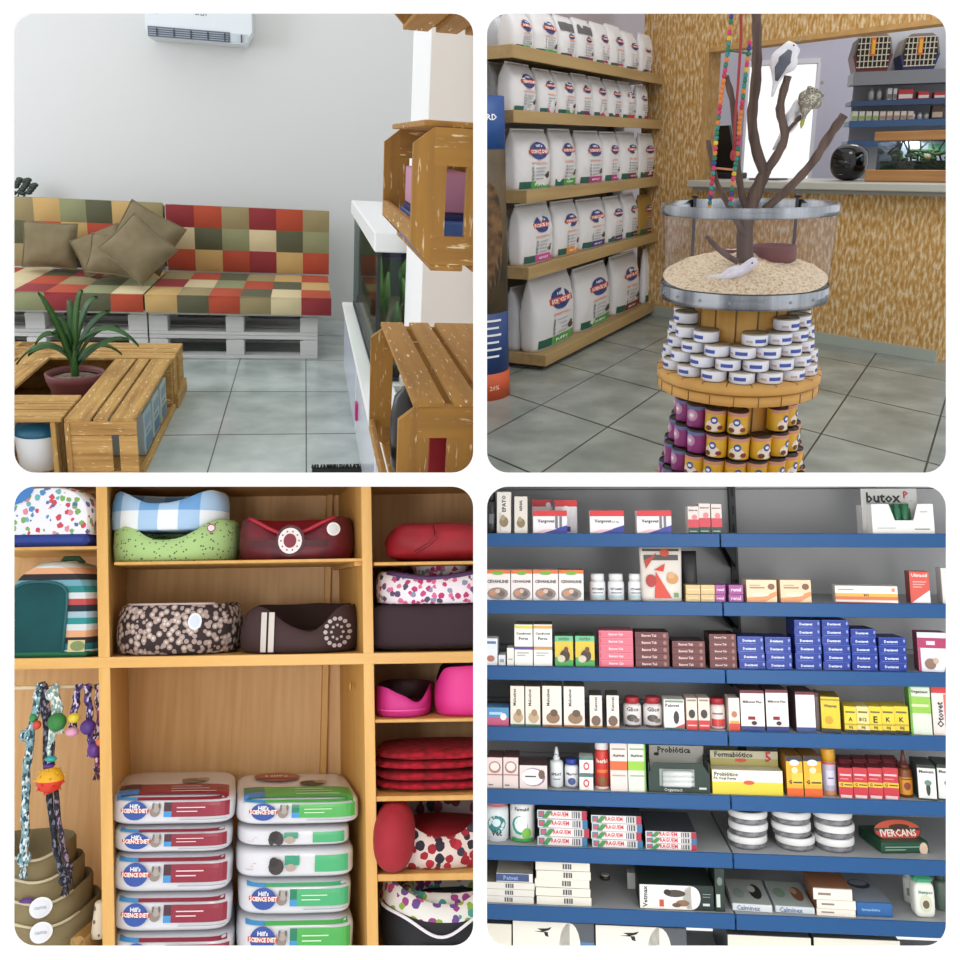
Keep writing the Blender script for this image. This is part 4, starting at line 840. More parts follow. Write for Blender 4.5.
for x, lab, bc_ in ((851, 'pet carrier with maroon base on top of the far metal shelf', '6b2a30'), (898, 'pet carrier with navy base on top of the far metal shelf', '2a2f66')):
    o_ = yk(x+1, 72, Ys-.02); w = (yk(x+40, 72).x-yk(x, 72).x); h = yk(x, 33).z-sz[0]
    t = thing('pet_carrier', lab, 'pet carrier', TR, (o_.x, Ys+.015, sz[0]+.001)); gm = mat('77726c', .6)
    mb = MB(); mb.prism([(.04, 0), (w-.04, 0), (w, h*.42), (0, h*.42)], 0, .33, P(bc_, .45)); mb.build('base', parent=t)
    mb = MB(); mb.prism([(0, h*.42), (w, h*.42), (w-.03, h*.85), (w-.08, h*.97), (.08, h*.97), (.03, h*.85)], .012, .33, gm); mb.build('top_shell', parent=t)
    mb = MB(); mb.prism([(.05, h*.1), (w-.05, h*.1), (w-.02, h*.45), (w-.05, h*.86), (.05, h*.86), (.02, h*.45)], -.003, .02, P('17171a')); d_ = mb.build('door', parent=t)
    mb = MB(); wm = P('cfc9b8')
    for q in range(7): xx = .06+(w-.12)*q/6; mb.box(xx-.004, xx+.004, -.012, -.004, h*.1, h*.88, wm)
    for q in range(6): zz = h*(.12+.15*q); mb.box(.035, w-.035, -.014, -.006, zz-.004, zz+.004, wm)
    mb.build('wire_grid', parent=d_)
    mb = MB(); mb.box(w*.42, w*.54, -.02, -.014, h*.4, h*.86, P('d3702a')); mb.box(w*.45, w*.52, -.022, -.02, h*.45, h*.8, P('e2b23a')); mb.build('hang_tag', parent=t)
def farbox(x0, x1, yt, row, c_, c2, lab, nm='medicine_box', cat='box', rnd=False):
    a = yk(x0, 100); b = yk(x1, 100); z = sz[row]+.001+(.004 if row else 0); h = yk((x0+x1)/2, yt).z-z; w = b.x-a.x; mb = MB()
    if rnd: mb.lathe([(w*.45, 0), (w*.45, h*.7), (w*.3, h*.78), (w*.3, h)], [P(c_), P(c_), P(c2)], c=(w/2, .06, 0), n=14)
    else: mb.box(0, w*.95, 0, .1, 0, h, P(c_), .003); mb.rect(w*.05, w*.9, h*.1, h*.5, P(c2), front(0))
    solo(mb, nm, lab, cat, TR, (a.x, Ys+.02, z))
for i, (x0, x1, yt, c_, c2, r_) in enumerate(((869, 875, 88, 'b9bcc0', '8a8d92', 1), (877, 883, 88, 'b9bcc0', '8a8d92', 1), (887, 892, 88, 'c5c8cc', '6a6d72', 0), (893, 897, 88, 'c5c8cc', '6a6d72', 0), (898, 914, 89, 'b5343c', 'd8d8dc', 0), (918, 930, 91, 'b5343c', 'd8d8dc', 0), (934, 946, 92, 'b5343c', 'd8d8dc', 0))):
    farbox(x0, x1, yt, 1, c_, c2, f'{["small silver bottle", "small silver bottle", "narrow pale carton", "narrow pale carton", "red and white carton", "red and white carton", "red and white carton"][i]}, {ORD[i+1]} on the upper far shelf under the pet carriers', rnd=bool(r_), nm='bottle' if r_ else 'medicine_box', cat='bottle' if r_ else 'box')
for i, (x0, x1, yt, c_, c2, r_) in enumerate([(854+7*q, 860+7*q, 111, 'd5d8d0' if q < 4 else 'd8cfc8', '8fae6a' if q < 4 else 'a08a80', 0) for q in range(9)]+[(914+7*q, 919+7*q, 112, 'e0e2e6', '9a9da6', 1) for q in range(3)]+[(934, 946, 105, '4a3a34', 'b9a898', 0)]):
    farbox(x0, x1, yt, 2, c_, c2, f'small {"white jar" if r_ else "carton"}, {ORD[i+1]} along the lower far shelf above the terrarium', rnd=bool(r_), nm='jar' if r_ else 'medicine_box', cat='jar' if r_ else 'box')
# ================================================================ lower left: wooden cabinet of pet beds and kibble sacks
Y0 = 3.6; DEP = .72; SK = -.30
def B(px, py, y=Y0): return BL.Y(px, py, y)
bwood = mat('d4a45c', .5, 0, 'wood', a='c8964c', sc=.8, axis=2); bedge = mat('d8aa62', .45, 0, 'wood', a='cd9d54', sc=.9, axis=2); bedgx = mat('d8aa62', .45, 0, 'wood', a='cd9d54', sc=.9, axis=0); bback = mat('d8ae78', .5, 0, 'wood', a='cc9e66', sc=1.4, axis=2)
shear = Matrix(((1, SK, 0, -SK*Y0), (0, 1, 0, 0), (0, 0, 1, 0), (0, 0, 0, 1)))   # partitions run back at a slant
XA0, XA1 = B(96, 655).x, B(106.5, 655).x; XB0, XB1 = B(362, 655).x, B(373, 655).x; XL = B(-30, 655).x; XRr = B(520, 655).x
ZT = B(240, 478).z; ZM1, ZM0 = B(240, 655).z, B(240, 666).z; ZF = B(240, 985).z
def H(x, yt, yb, y=None): return B(x, yt, y or Y0).z-B(x, yb, y or Y0).z
def Wd(x0, x1, py, y=None): return B(x1, py, y or Y0).x-B(x0, py, y or Y0).x
t = thing('wooden_cabinet', 'large open honey-coloured wooden cabinet holding pet beds, toys and kibble sacks', 'cabinet', BL)
def cpart(nm, *bx, m=bwood, par=None):
    mb = MB(); mb.T = shear; mb.box(*bx, m, .002); return mb.build(nm, parent=par or t)
for top, bot in (((96, 107), (104.5, 113)), ((361, 371), (369, 376.5))):     # partitions, not quite plumb
    T0 = [B(q, 487) for q in top]; T1 = [B(q, 945) for q in bot]; k_ = ((T1[0].x+T1[1].x)-(T0[0].x+T0[1].x))/2/(T1[0].z-T0[0].z)
    T_ = shear @ Matrix(((1, 0, k_, -k_*T0[0].z), (0, 1, 0, 0), (0, 0, 1, 0), (0, 0, 0, 1)))
    mb = MB(); mb.T = T_; mb.box(T0[0].x+.004, T0[1].x-.004, Y0+.01, Y0+DEP, ZF, ZT, bwood); d = mb.build('divider', parent=t)
    mb = MB(); mb.T = T_; mb.box(T0[0].x, T0[1].x, Y0-.004, Y0+.01, ZF, ZT, bedge, .002); mb.build('edge_strip', parent=d)
d = cpart('middle_board', XL, XRr, Y0+.01, Y0+DEP, ZM0+.004, ZM1-.002); cpart('edge_strip', XL, XRr, Y0-.006, Y0+.01, ZM0, ZM1, m=bedgx, par=d)
cpart('top_board', XL, XRr, Y0, Y0+DEP, ZT, ZT+.05); cpart('bottom_board', XL, XRr, Y0, Y0+DEP, ZF-.05, ZF)
cpart('back_panel', XL-.3, XRr+.5, Y0+DEP, Y0+DEP+.02, ZF-.05, ZT+.05, m=bback)
for x0, x1 in ((XB0-.075, XB0-.045),): cpart('back_batten', x0, x1, Y0+DEP-.03, Y0+DEP, ZF, ZT)
def shelf(x0, x1, px, py, th=3.): z = B(px, py).z; cpart('shelf', x0+.001, x1-.001, Y0+.005, Y0+DEP, z-th*Y0/F, z, m=bwood); return z
zc1 = shelf(XA1, XB0, 240, 560); za1 = shelf(XL, XA0, 60, 546.5); zr = [shelf(XB1, XRr, 425, y, q) for y, q in ((561.5, 3), (719, 3), (796, 4.5), (874, 6))]
cpart('rail', XA1, XB0, Y0+DEP-.035, Y0+DEP-.001, zc1+.03+.16, zc1+.06+.16); cpart('cleat', XB0-.03, XB0-.001, Y0+.05, Y0+DEP, zc1-.03, zc1-.012)
zrod = B(60, 690).z; mb = MB(); mb.tube([(XL, Y0+.12, zrod), (XA0, Y0+.12, zrod)], .009, mat('d9c9a8', .4), 12); mb.build('hanging_rod', parent=t)
for px, py in ((340, 690),): v = B(px+6, py+3); mb = MB(); mb.T = Matrix.Translation((XB0-.008+SK*.25, Y0+.25, v.z)) @ Matrix.Rotation(PI/2, 4, 'Y'); mb.lathe([(.018, 0), (.018, .006)], bedge, n=16); mb.build('screw_cover', parent=t)

def petbed(name, x0, x1, yt, yb, z, wall, mo, mi, mc, lab, dep=.36, mo2=None, thick=.22, e=2.6, dy=.03, extra=None, floor_=.35, yc=None, bulge=.06):
    """oval bed: a padded wall whose height follows wall(angle), an inner face and a cushion"""
    yc = yc or Y0+dy+dep/2; ys_ = Y0*.35+yc*.65; w = Wd(x0, x1, yb, ys_); h = H(x0*.5+x1*.5, yt, yb); cxp = B((x0+x1)/2, yb, ys_).x; n = 56
    vs = []; fs = []; ms = []
    prof = [(.90, 0, 0), (.97, .06, 1), (1., .35, 1), (1-.01, .7, 1), (1-thick*.22, .93, 1), (1-thick*.5, 1., 1), (1-thick*.85, .9, 1), (1-thick, .6, 1), (1-thick*1.05, floor_, 0), (.45, floor_+.06, 0), (.02, floor_+.08, 0)]
    for k, (r, zf, wl) in enumerate(prof):
        for i in range(n):
            a = 2*PI*i/n; c_, s_ = math.cos(a), math.sin(a); q = 2/e
            x = math.copysign(abs(c_)**q, c_)*w/2*r; y = math.copysign(abs(s_)**q, s_)*dep/2*r
            hh = wall(math.degrees(math.atan2(s_, c_))) if wl else 1; zz = h*zf*hh
            if not wl: zz = min(zz, h*floor_*1.3)
            nn = .006*noise.noise(Vector((x*9, y*9+cxp*5, zz*9))); vs.append((x*(1+nn*3), y*(1+nn*3), max(0, zz+nn*(k > 0))))
    for k in range(len(prof)-1):
        for i in range(n):
            fs.append((k*n+i, k*n+(i+1) % n, (k+1)*n+(i+1) % n, (k+1)*n+i)); ms.append((mo2 if mo2 and k > 2 else mo) if k < 5 else (mi if k < 8 else mc))
    fs += [tuple(range(n-1, -1, -1)), tuple((len(prof)-1)*n+i for i in range(n))]; ms += [mo, mc]
    loc = (cxp, yc, z+.001)
    t = thing(name, lab, 'pet bed', BL, loc)
    mb = MB(); nf = 5*n; mb.add(vs, fs[:nf]+[fs[-2]], ms[:nf]+[mo], True); mb.build('padded_wall', parent=t)
    mb = MB(); mb.add(vs, fs[nf:-2]+[fs[-1]], ms[nf:-2]+[mc], True); mb.build('lining', parent=t)
    # front(x, z): a point on the outer face
    def fr(x, z, eps=.006):
        u = min(.999, abs(x)/(w/2)); return (x, -dep/2*(1-u**e)**(1/e)-eps, z)
    def ang(x): return math.degrees(math.atan2(-math.sqrt(max(0, 1-min(1, abs(x)/(w/2))**2)), x/(w/2)))
    def top(x, eps=0): # crest of the wall above the front face at x
        a = math.atan2(-(1-min(.999, abs(x)/(w/2))**e)**(1/e)**1., math.copysign((abs(x)/(w/2)), x)); c_, s_ = math.cos(a), math.sin(a); hh = wall(math.degrees(a)); y = -dep/2*(1-thick*.5)*(1-min(.999, abs(x)/(w/2))**e)**(1/e); return (x*(1-thick*.3), y, h*hh+eps)
    if extra: extra(t, w, h, fr, top)
    return t
def dip(depth, width, at=-90, back=0.): 
    def f(a):
        d = (a-at+180) % 360-180; b = (a-90+180) % 360-180
        return 1-depth*math.exp(-(d/width)**2)-back*math.exp(-(b/50)**2)
    return f
def sticker(x, z, r, col='f2f2f0', txt=None, tc='8a8f9a', nm='price_tag'):
    def ex(t, w, h, fr, top):
        mb = MB(); mb.disc(x*w, z*h, r, r*1.1, P(col), lambda a, b: fr(a, b, .012)); 
        if txt: mb.text(txt, x*w, z*h, r*1.3, P(tc), lambda a, b: fr(a, b, .014))
        else: mb.disc(x*w, z*h, r*.75, r*.8, P('dfe3ea'), lambda a, b: fr(a, b, .013))
        mb.build(nm, parent=t)
    return ex
# upper centre compartment, top shelf
green = mat('a8c985', .8, 0, 'dots', a='4f6b4a', sc=58, r=.24); dgr = P('3a5a70')
petbed('pet_bed', 110, 233, 512, 556, zc1, dip(.5, 34), green, green, mat('4a6a8a', .8), 'pale green pet bed with dark dots and scooped front, on the top shelf', extra=sticker(.36, .75, .016, 'b8405a', None, nm='round_tag'))
plaid = mat('6fa3d8', .85, 0, 'plaid', a='a9c9ea', b='e9f0f6', per=.17)
zz = zc1+H(165, 524, 556)
petbed('pet_bed', 108, 222, 482, 524, zz, dip(.35, 36), plaid, plaid, mat('6f9fd0', .85), 'blue and white checked pet bed stacked on the green dotted one', dep=.34, dy=.05)
def red_extra(t, w, h, fr, top):
    mb = MB(); mb.rect(-w*.33, w*.33, h*.27, h*.42, mat('4a1a22', .6), lambda a, b: fr(a, b, .008), 14, 1); mb.build('strap', parent=t)
    mb = MB(); c_ = P('4a1a22'); mb.disc(.02*w, h*.40, .062, .066, c_, lambda a, b: fr(a, b, .012), 20); mb.disc(.02*w, h*.40, .05, .054, P('e6dfe0'), lambda a, b: fr(a, b, .014), 20); mb.disc(.02*w, h*.40, .027, .03, P('7a1f30'), lambda a, b: fr(a, b, .016), 16)
    for q in range(10): a = 2*PI*q/10; mb.disc(.02*w+.038*math.cos(a), h*.40+.04*math.sin(a), .004, .004, P('8a3a48'), lambda a_, b: fr(a_, b, .016), 6)
    mb.build('ring_ornament', parent=t)
    sticker(.37, .66, .026)(t, w, h, fr, top)
    mb = MB(); mb.tube([top(-w*.4+w*.8*q/16, .004) for q in range(17)], .008, P('b02437'), 8); mb.build('piping', parent=t)
petbed('pet_bed', 236, 351, 514, 560, zc1, dip(.48, 36), mat('6e1626', .5, 0, 'noise', a='4f1020', sc=12), P('a31c30', .7), P('b31f35', .8), 'dark red leather pet bed with ring ornament and white price tag', dep=.38, extra=red_extra)
# second shelf (on the middle board)
bub = mat('2f2326', .8, 0, 'dots', a='a8958e', b='cfc2ba', sc=44, r=.54)
def bub_ex(t, w, h, fr, top):
    mb = MB(); mb.disc(.24*w, h*.66, .026, .034, P('e3e8ef'), lambda a, b: fr(a, b, .012)); mb.disc(.24*w, h*.66, .019, .026, P('cdd6e4'), lambda a, b: fr(a, b, .013)); mb.build('price_tag', parent=t)
    mb = MB(); mb.tube([top(-w*.38+w*.76*q/16, .002) for q in range(17)], .005, P('b9a9a6'), 8); mb.build('piping', parent=t)
petbed('pet_bed', 112, 234, 604, 655, ZM1, lambda a: 1, bub, bub, P('5a4038', .9), 'dark round pet bed with pale circle print, beside the striped brown bed', e=2.4, dep=.42, extra=bub_ex)
def brn_ex(t, w, h, fr, top):
    for x in (-.23, -.165):
        mb = MB(); mb.rect(w*x-.012, w*x+.012, h*.03, h*.85, P('c9c2bc'), lambda a, b: fr(a, b, .007), 2, 6); mb.build('stripe', parent=t)
    mb = MB(); c_ = P('b9aeb0')
    for q in range(14): a = 2*PI*q/14; mb.disc(.36*w+.045*math.cos(a), h*.42+.055*math.sin(a), .009, .009, c_, lambda a_, b: fr(a_, b, .009), 6)
    for q in range(8): a = 2*PI*q/8; mb.disc(.36*w+.022*math.cos(a), h*.42+.028*math.sin(a), .006, .006, c_, lambda a_, b: fr(a_, b, .009), 6)
    mb.build('crown_emblem', parent=t)
petbed('pet_bed', 237, 357, 606, 655, ZM1, lambda a: 1-.55*math.exp(-(((a+78+180) % 360-180)/26)**2)-.25*math.exp(-(((a+165+180) % 360-180)/22)**2), mat('3b2728', .8), P('33201f', .9), P('3f2a28', .9), 'dark brown pet bed with two cream stripes and an ornate emblem', dep=.40, extra=brn_ex)
# left compartment: owl print hood and striped igloo
owl = mat('e6e8ef', .85, 0, 'motif', sc=32, cols='c94a5a 4f8ac0 7aa860 c94a5a 5a6aa8 d88aa0 6ab0b0', r=.66, j=.5)
def hood(name, x0, x1, yt, yb, z, m, mdoor, mbase, lab, door, basef, dep=.42, opening='arch', trim=None):
    w = Wd(x0, x1, yb, Y0+.1); h = H((x0+x1)/2, yt, yb); c = B((x0+x1)/2, yb, Y0+.1); t = thing(name, lab, 'pet bed', BL, (c.x, Y0+.03, z+.001)); n = 20; z0 = h*basef
    arch = [(-w/2, z0)]+[(-w/2*math.cos(PI*q/n)**1 if abs(math.cos(PI*q/n)) < .001 else -w/2*math.copysign(abs(math.cos(PI*q/n))**.75, math.cos(PI*q/n)), z0+(h-z0)*(.25+.75*math.sin(PI*q/n)**.8)) for q in range(n+1)]+[(w/2, z0)]
    mb = MB(); K = 7; vs = []; fs = []
    for k in range(K+1):
        u = k/K; s = 1 if u < .55 else math.sqrt(max(.02, 1-((u-.55)/.5)**2)); s *= (.94 if k == 0 else 1)
        for x, zz in arch: vs.append((x*s, dep*u, z0+(zz-z0)*s))
    m_ = len(arch)
    for k in range(K): fs += [(k*m_+i, k*m_+i+1, (k+1)*m_+i+1, (k+1)*m_+i) for i in range(m_-1)]
    fs.append(tuple(range(m_-1, -1, -1))); mb.add(vs, fs, m, True)
    mb.s[-1] = False; mb.build('hood', parent=t)
    mb = MB(); mb.box(-w/2*1.02, w/2*1.02, -.012, dep*.8, 0, z0+.004, mbase, .02); mb.build('cushion', parent=t)
    dx0, dx1, dz1 = door; pr = front(0, .004); ap = [(dx0*w, z0)]+[((dx0+dx1)/2*w-(dx1-dx0)/2*w*math.copysign(abs(math.cos(PI*q/12))**.8, math.cos(PI*q/12)), h*(dz1-.22)+h*.22*math.sin(PI*q/12)**.6) for q in range(13)]+[(dx1*w, z0)]
    mb = MB(); mb.add([pr(a, b) for a, b in ap[::-1]], [tuple(range(len(ap)))], mdoor); mb.build('opening', parent=t)
    mb = MB(); mb.tube([(a, -.006, b) for a, b in ap], .006, trim or m, 6); mb.build('door_trim', parent=t)
    return t, w, h
stn = 'c9d3d6 1f6f78 2b2b30 d8a07a c9d3d6 2f8a8c 9db8c4 1f2f3a b84a4a c9d3d6 2a7f80 6f9fb0 2b2b30 d8a07a'
strp = mat('2a7f80', .9, 0, 'stripes', period=.36, cols=stn)
tt, w, h = hood('pet_igloo', 6, 94, 556, 653, za1*0+ZM1, strp, mat('0f4f52', .95, 0, 'noise', a='0b3f44', sc=5), mat('1f6a4a', .9), 'striped teal pet igloo with dark green arched opening, in the end compartment', (-.42, .24, .78), .045, trim=P('1a5a60'))
mb = MB(); mb.rect(w*.29, w*.48, h*.05, h*.17, P('c9bb8c'), front(0, .006)); mb.disc(w*.4, h*.11, .03, .02, P('7a8a5a'), front(0, .007)); mb.build('maker_label', parent=tt)
mb = MB(); mb.tube([(-.05, .2, h*.98), (-.03, .19, h*1.04), (.03, .19, h*1.04), (.05, .2, h*.98)], .012, P('2f6a50'), 8); mb.build('top_loop', parent=tt)
tt, w, h = hood('pet_igloo', 2, 95, 484, 546, za1, owl, mat('2f6ab0', .8), mat('2a3f8f', .8), 'white pet bed with small owl print and blue base, on the highest shelf', (-.52, -.46, .5), .2, trim=owl)
mb = MB(); mb.add([(-w*.38+w*.26*math.cos(PI*q/10), -.004, h*.99-h*.32*math.sin(PI*q/10)) for q in range(11)][::-1], [tuple(range(11))], P('3f7fc4')); mb.build('entrance', parent=tt)
# right column
mb = MB(); rd = mat('a9182a', .6, 0, 'noise', a='8c1020', sc=6); c = B(440, 561, Y0+.2); w = Wd(385, 495, 561, Y0+.2); h = H(440, 521, 561)
vs_ = mb.blob((0, .22, h*.5), w/2, .21, h*.52, rd, e=3.2, n=32, k=16, nzs=.10, f=2.5, seed=4)
t = thing('folded_cushion', 'plump red cushion folded on the top shelf beside the cabinet end', 'cushion', BL, (c.x, Y0+.03, zr[0]+.004)); mb.build('cushion', parent=t)
mb = MB(); mb.tube([(-.02, -.0, h*.88), (-.01, -.012, h*.6), (-.04, -.008, h*.4), (-.10, -.0, h*.2)], .006, P('8a1020'), 6); mb.build('seam', parent=t)
flo = mat('e9e3ea', .85, 0, 'motif', sc=34, cols='b83a72 d86a98 5a4a6a 8a8fa8 c04a80', r=.68, j=.5)
def flo_ex(t, w, h, fr, top):
    mb = MB(); mb.tube([top(-w*.4+w*.8*q/18, .0) for q in range(19)], .012, P('4a2a5a'), 8); mb.build('piping', parent=t)
zb_ = ZM1
mb = MB(); c = B(432, 655, Y0+.2); w = Wd(371, 493, 655, Y0+.2); h = H(432, 609, 655); br = mat('33222a', .85); mb.blob((0, .22, h*.5), w/2, .21, h*.52, br, e=7, n=40, k=16, nzs=.02)
solo(mb, 'pet_cushion', 'thick dark brown cushion under the flowered pet bed', 'cushion', BL, (c.x, Y0+.035, ZM1+.006))
petbed('pet_bed', 374, 494, 578, 612, ZM1+h*1.02+.005, dip(.25, 40), flo, flo, flo, 'white pet bed with pink flower print lying on the brown cushion', dep=.4, e=3, extra=flo_ex)
c = B(440, 590, Y0+.3); mb = MB(); mb.blob((0, .3, .10), .13, .08, .11, flo, e=2.2, n=24, k=12); mb.tube([(-.16, .24, .05), (-.1, .215, .16), (0, .21, .215), (.1, .215, .17), (.16, .24, .08)], .012, P('4a2a5a'), 8)
solo(mb, 'pet_pillow', 'small flowered pillow with purple piping behind the flowered bed', 'pillow', BL, (c.x, Y0+.02, ZM1+h*1.02+.09))
pk = mat('c42a80', .6); pk2 = mat('d8308a', .55)
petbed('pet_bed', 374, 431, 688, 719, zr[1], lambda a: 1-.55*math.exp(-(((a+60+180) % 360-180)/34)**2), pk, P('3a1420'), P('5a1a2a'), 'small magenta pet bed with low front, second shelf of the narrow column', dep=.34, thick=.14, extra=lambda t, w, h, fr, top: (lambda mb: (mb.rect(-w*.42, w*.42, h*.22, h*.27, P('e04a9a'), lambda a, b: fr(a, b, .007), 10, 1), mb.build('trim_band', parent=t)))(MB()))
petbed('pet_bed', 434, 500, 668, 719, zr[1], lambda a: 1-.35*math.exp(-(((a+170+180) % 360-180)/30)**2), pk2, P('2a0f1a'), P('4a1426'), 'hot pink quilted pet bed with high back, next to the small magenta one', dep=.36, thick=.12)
kn = mat('c9142e', .95, 0, 'knit', a='7a0a1a', sc=34)
for i, (yb, yt, lab) in enumerate(((795, 774, 'red chunky knit blanket, lower of the folded pair'), (773, 751, 'red chunky knit blanket, upper of the folded pair'))):
    c = B(434, 795, Y0+.2); w = Wd(374, 494, 795, Y0+.2); h = H(432, 774, 795); mb = MB()
    for k in range(2): mb.blob((0, .2, h*(.26+.48*k)), w/2*(1-.02*k), .2, h*.25, kn, e=3.2, n=32, k=10, nzs=.07, seed=i*3+k)
    solo(mb, 'knitted_blanket', lab, 'blanket', BL, (c.x, Y0+.04, zr[2]+.002+i*h*1.02), group='folded red knit blankets')
patch_ = mat('d9c9c2', .85, 0, 'motif', sc=26, cols='9a1f2f 2a2430 b02a3a 3a3440 9a1f2f', r=.62, j=.25)
rr = mat('8f1524', .75, 0, 'noise', a='a31d2c', sc=5)
petbed('pet_bed', 378, 500, 800, 874, zr[3], lambda a: .95-.52*math.exp(-(((a+85+180) % 360-180)/42)**2), patch_, mat('9c8f92', .85, 0, 'motif', sc=20, cols='5a1f2f 2a2430 6a2a3a', r=.62, j=.25), rr, 'red patchwork print pet bed with round red end bolster, above the paw bed', dep=.5, thick=.2, floor_=.4)
mb = MB(); c = B(394, 870, Y0+.04); mb.blob((0, .16, .125), .082, .15, .125, rr, n=28, k=16, e=2.3); solo(mb, 'bolster', 'round red bolster at the open end of the patchwork pet bed', 'bolster', BL, (c.x, Y0-.11+.0, zr[3]+.003))
paw = mat('e2e2de', .85, 0, 'motif', sc=26, cols='9a3f8a 8aa840 c04a80 4a9a90 6a4a90', r=.62, j=.28)
def paw_ex(t, w, h, fr, top):
    mb = MB(); mb.tube([(lambda q_: fr(-w*.49+w*.98*q_/24, h*(.66-.34*math.exp(-((q_-13)/6)**2)), .012))(q) for q in range(25)], .006, P('e9e6ee'), 6); mb.build('piping', parent=t)
    mb = MB(); mb.rect(w*-.12, w*.45, h*.12, h*.2, P('4a2a5a'), lambda a, b: fr(a, b, .01), 8, 1); mb.build('print_band', parent=t)
pt = petbed('pet_bed', 378, 500, 888, 960, B(430, 962).z, lambda a: 1-.3*math.exp(-(((a+80+180) % 360-180)/40)**2), mat('15161c', .7), paw, paw, 'black pet bed lined with coloured paw prints, at the bottom of the narrow column', dep=.5, thick=.3, extra=paw_ex, dy=.02, mo2=paw)
petbed('pet_bed', 398, 500, 877, 905, B(430, 962).z+.10, lambda a: 1.0, paw, paw, P('1c1c24'), 'second paw print pet bed nested inside the black one', dep=.34, thick=.25, dy=.1)

# nested khaki baskets, lower end compartment
kh = mat('8a7d5c', .9, 0, 'fabric', a='756a4c'); kp = P('c9c0a0')
for i, (x0, x1, yt, yb) in enumerate(((-40, 82, 905, 958), (-38, 74, 888, 940), (-36, 65, 872, 922), (-34, 56, 860, 904))):
    bz = B(20, 975).z+i*.075
    def ex(t, w, h, fr, top, i=i):
        n = 28; w2 = w/2; mb = MB(); mb.tube([top(-w*.47+w*.94*q/20, .006) for q in range(21)], .006, kp, 6); mb.build('piping', parent=t)
        if i in (0, 1, 2):
            v = {0: (43, 931), 1: (40, 908), 2: (25, 909)}[i]; p = B(*v, Y0+.07)
            cxw = B((x0+x1)/2, yt+52, Y0+.169).x; x_ = p.x-cxw; z_ = p.z-bz-.001; mb = MB(); r = .038
            mb.disc(x_, z_, r, r, P('e9eaee' if i != 2 else '4f2a6a'), lambda a, b: fr(a, b, .012), 20); mb.disc(x_, z_, r*.8, r*.8, P('dfe2ea' if i != 2 else '5f3a7a'), lambda a, b: fr(a, b, .013), 20)
            mb.text('pets' if i == 2 else 'cama', x_, z_, r*1.1, P('e6dff0' if i == 2 else 'a9aeb8'), lambda a, b: fr(a, b, .014)); mb.build('round_label', parent=t)
    petbed('pet_basket', x0, x1, yt-0, yt+52, bz, dip(.30, 40, at=-60), kh, kh, kh, f'khaki fabric pet basket, {["outermost and largest", "second from outside", "third from outside", "innermost"][i]} of the nested pile under the rope toys', dep=.42-.035*i, thick=.12, extra=ex, floor_=.25, yc=Y0+.26)
mb = MB(); sp = mat('cfc3ae', .8, 0, 'dots', a='6a5a4a', sc=26, r=.22); mb.lathe([(.03, 0), (.032, .02), (.026, .12), (.022, .125)], sp, n=20); c = B(95, 948); solo(mb, 'chew_toy', 'cream spotted chew toy standing at the foot of the partition', 'toy', BL, (c.x-.01, Y0+.06, ZF+.15))
mb = MB(); mb.box(B(85, 950).x, XA0-.003, Y0+.01, Y0+.3, ZF+.001, ZF+.148, P('a9874f'), .004); solo(mb, 'storage_box', 'low wooden box under the spotted chew toy', 'box', BL)
# rope toys hanging from the rod
def rope_toy(p, r, cols, lab, parts=(), knots=()):
    t = thing('rope_toy', lab, 'rope toy', BL); q = [B(x, y, Y0+.07+(o[0] if o else 0)) for x, y, *o in p]; L = []
    for k in range(len(q)-1):
        for u in range(5): L.append(q[k].lerp(q[k+1], u/5)+Vector((.003*math.sin(len(L)*1.3), .002*math.cos(len(L)), 0)))
    L.append(q[-1]); mb = MB(); rm = mat(cols.split()[0], .9, 0, 'rope', sc=120, cols=cols)
    mb.tube(L, [r*(1+.12*math.sin(i*2.1)) for i in range(len(L))], rm, 8); mb.build('rope', parent=t)
    for x, y, k in knots: mb = MB(); mb.blob(B(x, y, Y0+.068), r*k, r*k, r*k*1.1, rm, n=14, k=8, nzs=.25, f=5); mb.build('knot', parent=t)
    e = q[-1]; mb = MB()
    for i in range(7): a = i*.9; mb.tube([e, e+Vector((.008*math.cos(a), .008*math.sin(a), -.02)), e+Vector((.016*math.cos(a), .01*math.sin(a), -.045))], [r*.4, r*.3, .002], rm, 5)
    mb.build('fringe', parent=t)
    for nm, x, y, rx, rz, c_, c2 in parts:
        mb = MB(); c0 = B(x, y, Y0+.05)
        if nm == 'spiky_ball':
            mb.lathe([(.004, -rz), (rx*.7, -rz*.72), (rx, -rz*.1), (rx, 0)], mat(c2, .5), c=c0, n=20, cap=False); mb.lathe([(rx, 0), (rx, rz*.1), (rx*.7, rz*.72), (.004, rz)], mat(c_, .5), c=c0, n=20, cap=False)
            for i in range(26): ph = math.acos(1-2*(i+.5)/26); a = i*2.4; d_ = Vector((math.sin(ph)*math.cos(a), math.sin(ph)*math.sin(a), math.cos(ph))); mb.tube([c0+Vector((d_.x*rx*.95, d_.y*rx*.95, d_.z*rz*.95)), c0+Vector((d_.x*rx*1.15, d_.y*rx*1.15, d_.z*rz*1.15))], [.006, .002], mat(c_ if d_.z > 0 else c2, .5), 6)
        else: mb.blob(c0, rx, rx, rz, mat(c_, .5), n=16, k=10)
        mb.build(nm, parent=t)
blu = '8fb0b8 2a4f5a d9e3e6 6f98a4'; dk_ = '1c1c26 2a2f3a 6a7080 15151c'; wh = 'cfdcd8 8fb0a8 e6ece8 7f9a94'; pur = '3a2a5a c9c4d6 5a3f8a 241a3a'; pkk = '8a3a5a 2a2430 c9b4be 5a2f4a'
rope_toy([(40, 683), (37, 700), (30, 740), (26, 780), (25, 830), (24, 866)], .016, blu, 'thick pale blue rope toy hanging at the open end of the rod', knots=((26, 735, 1.5), (24, 858, 1.6)))
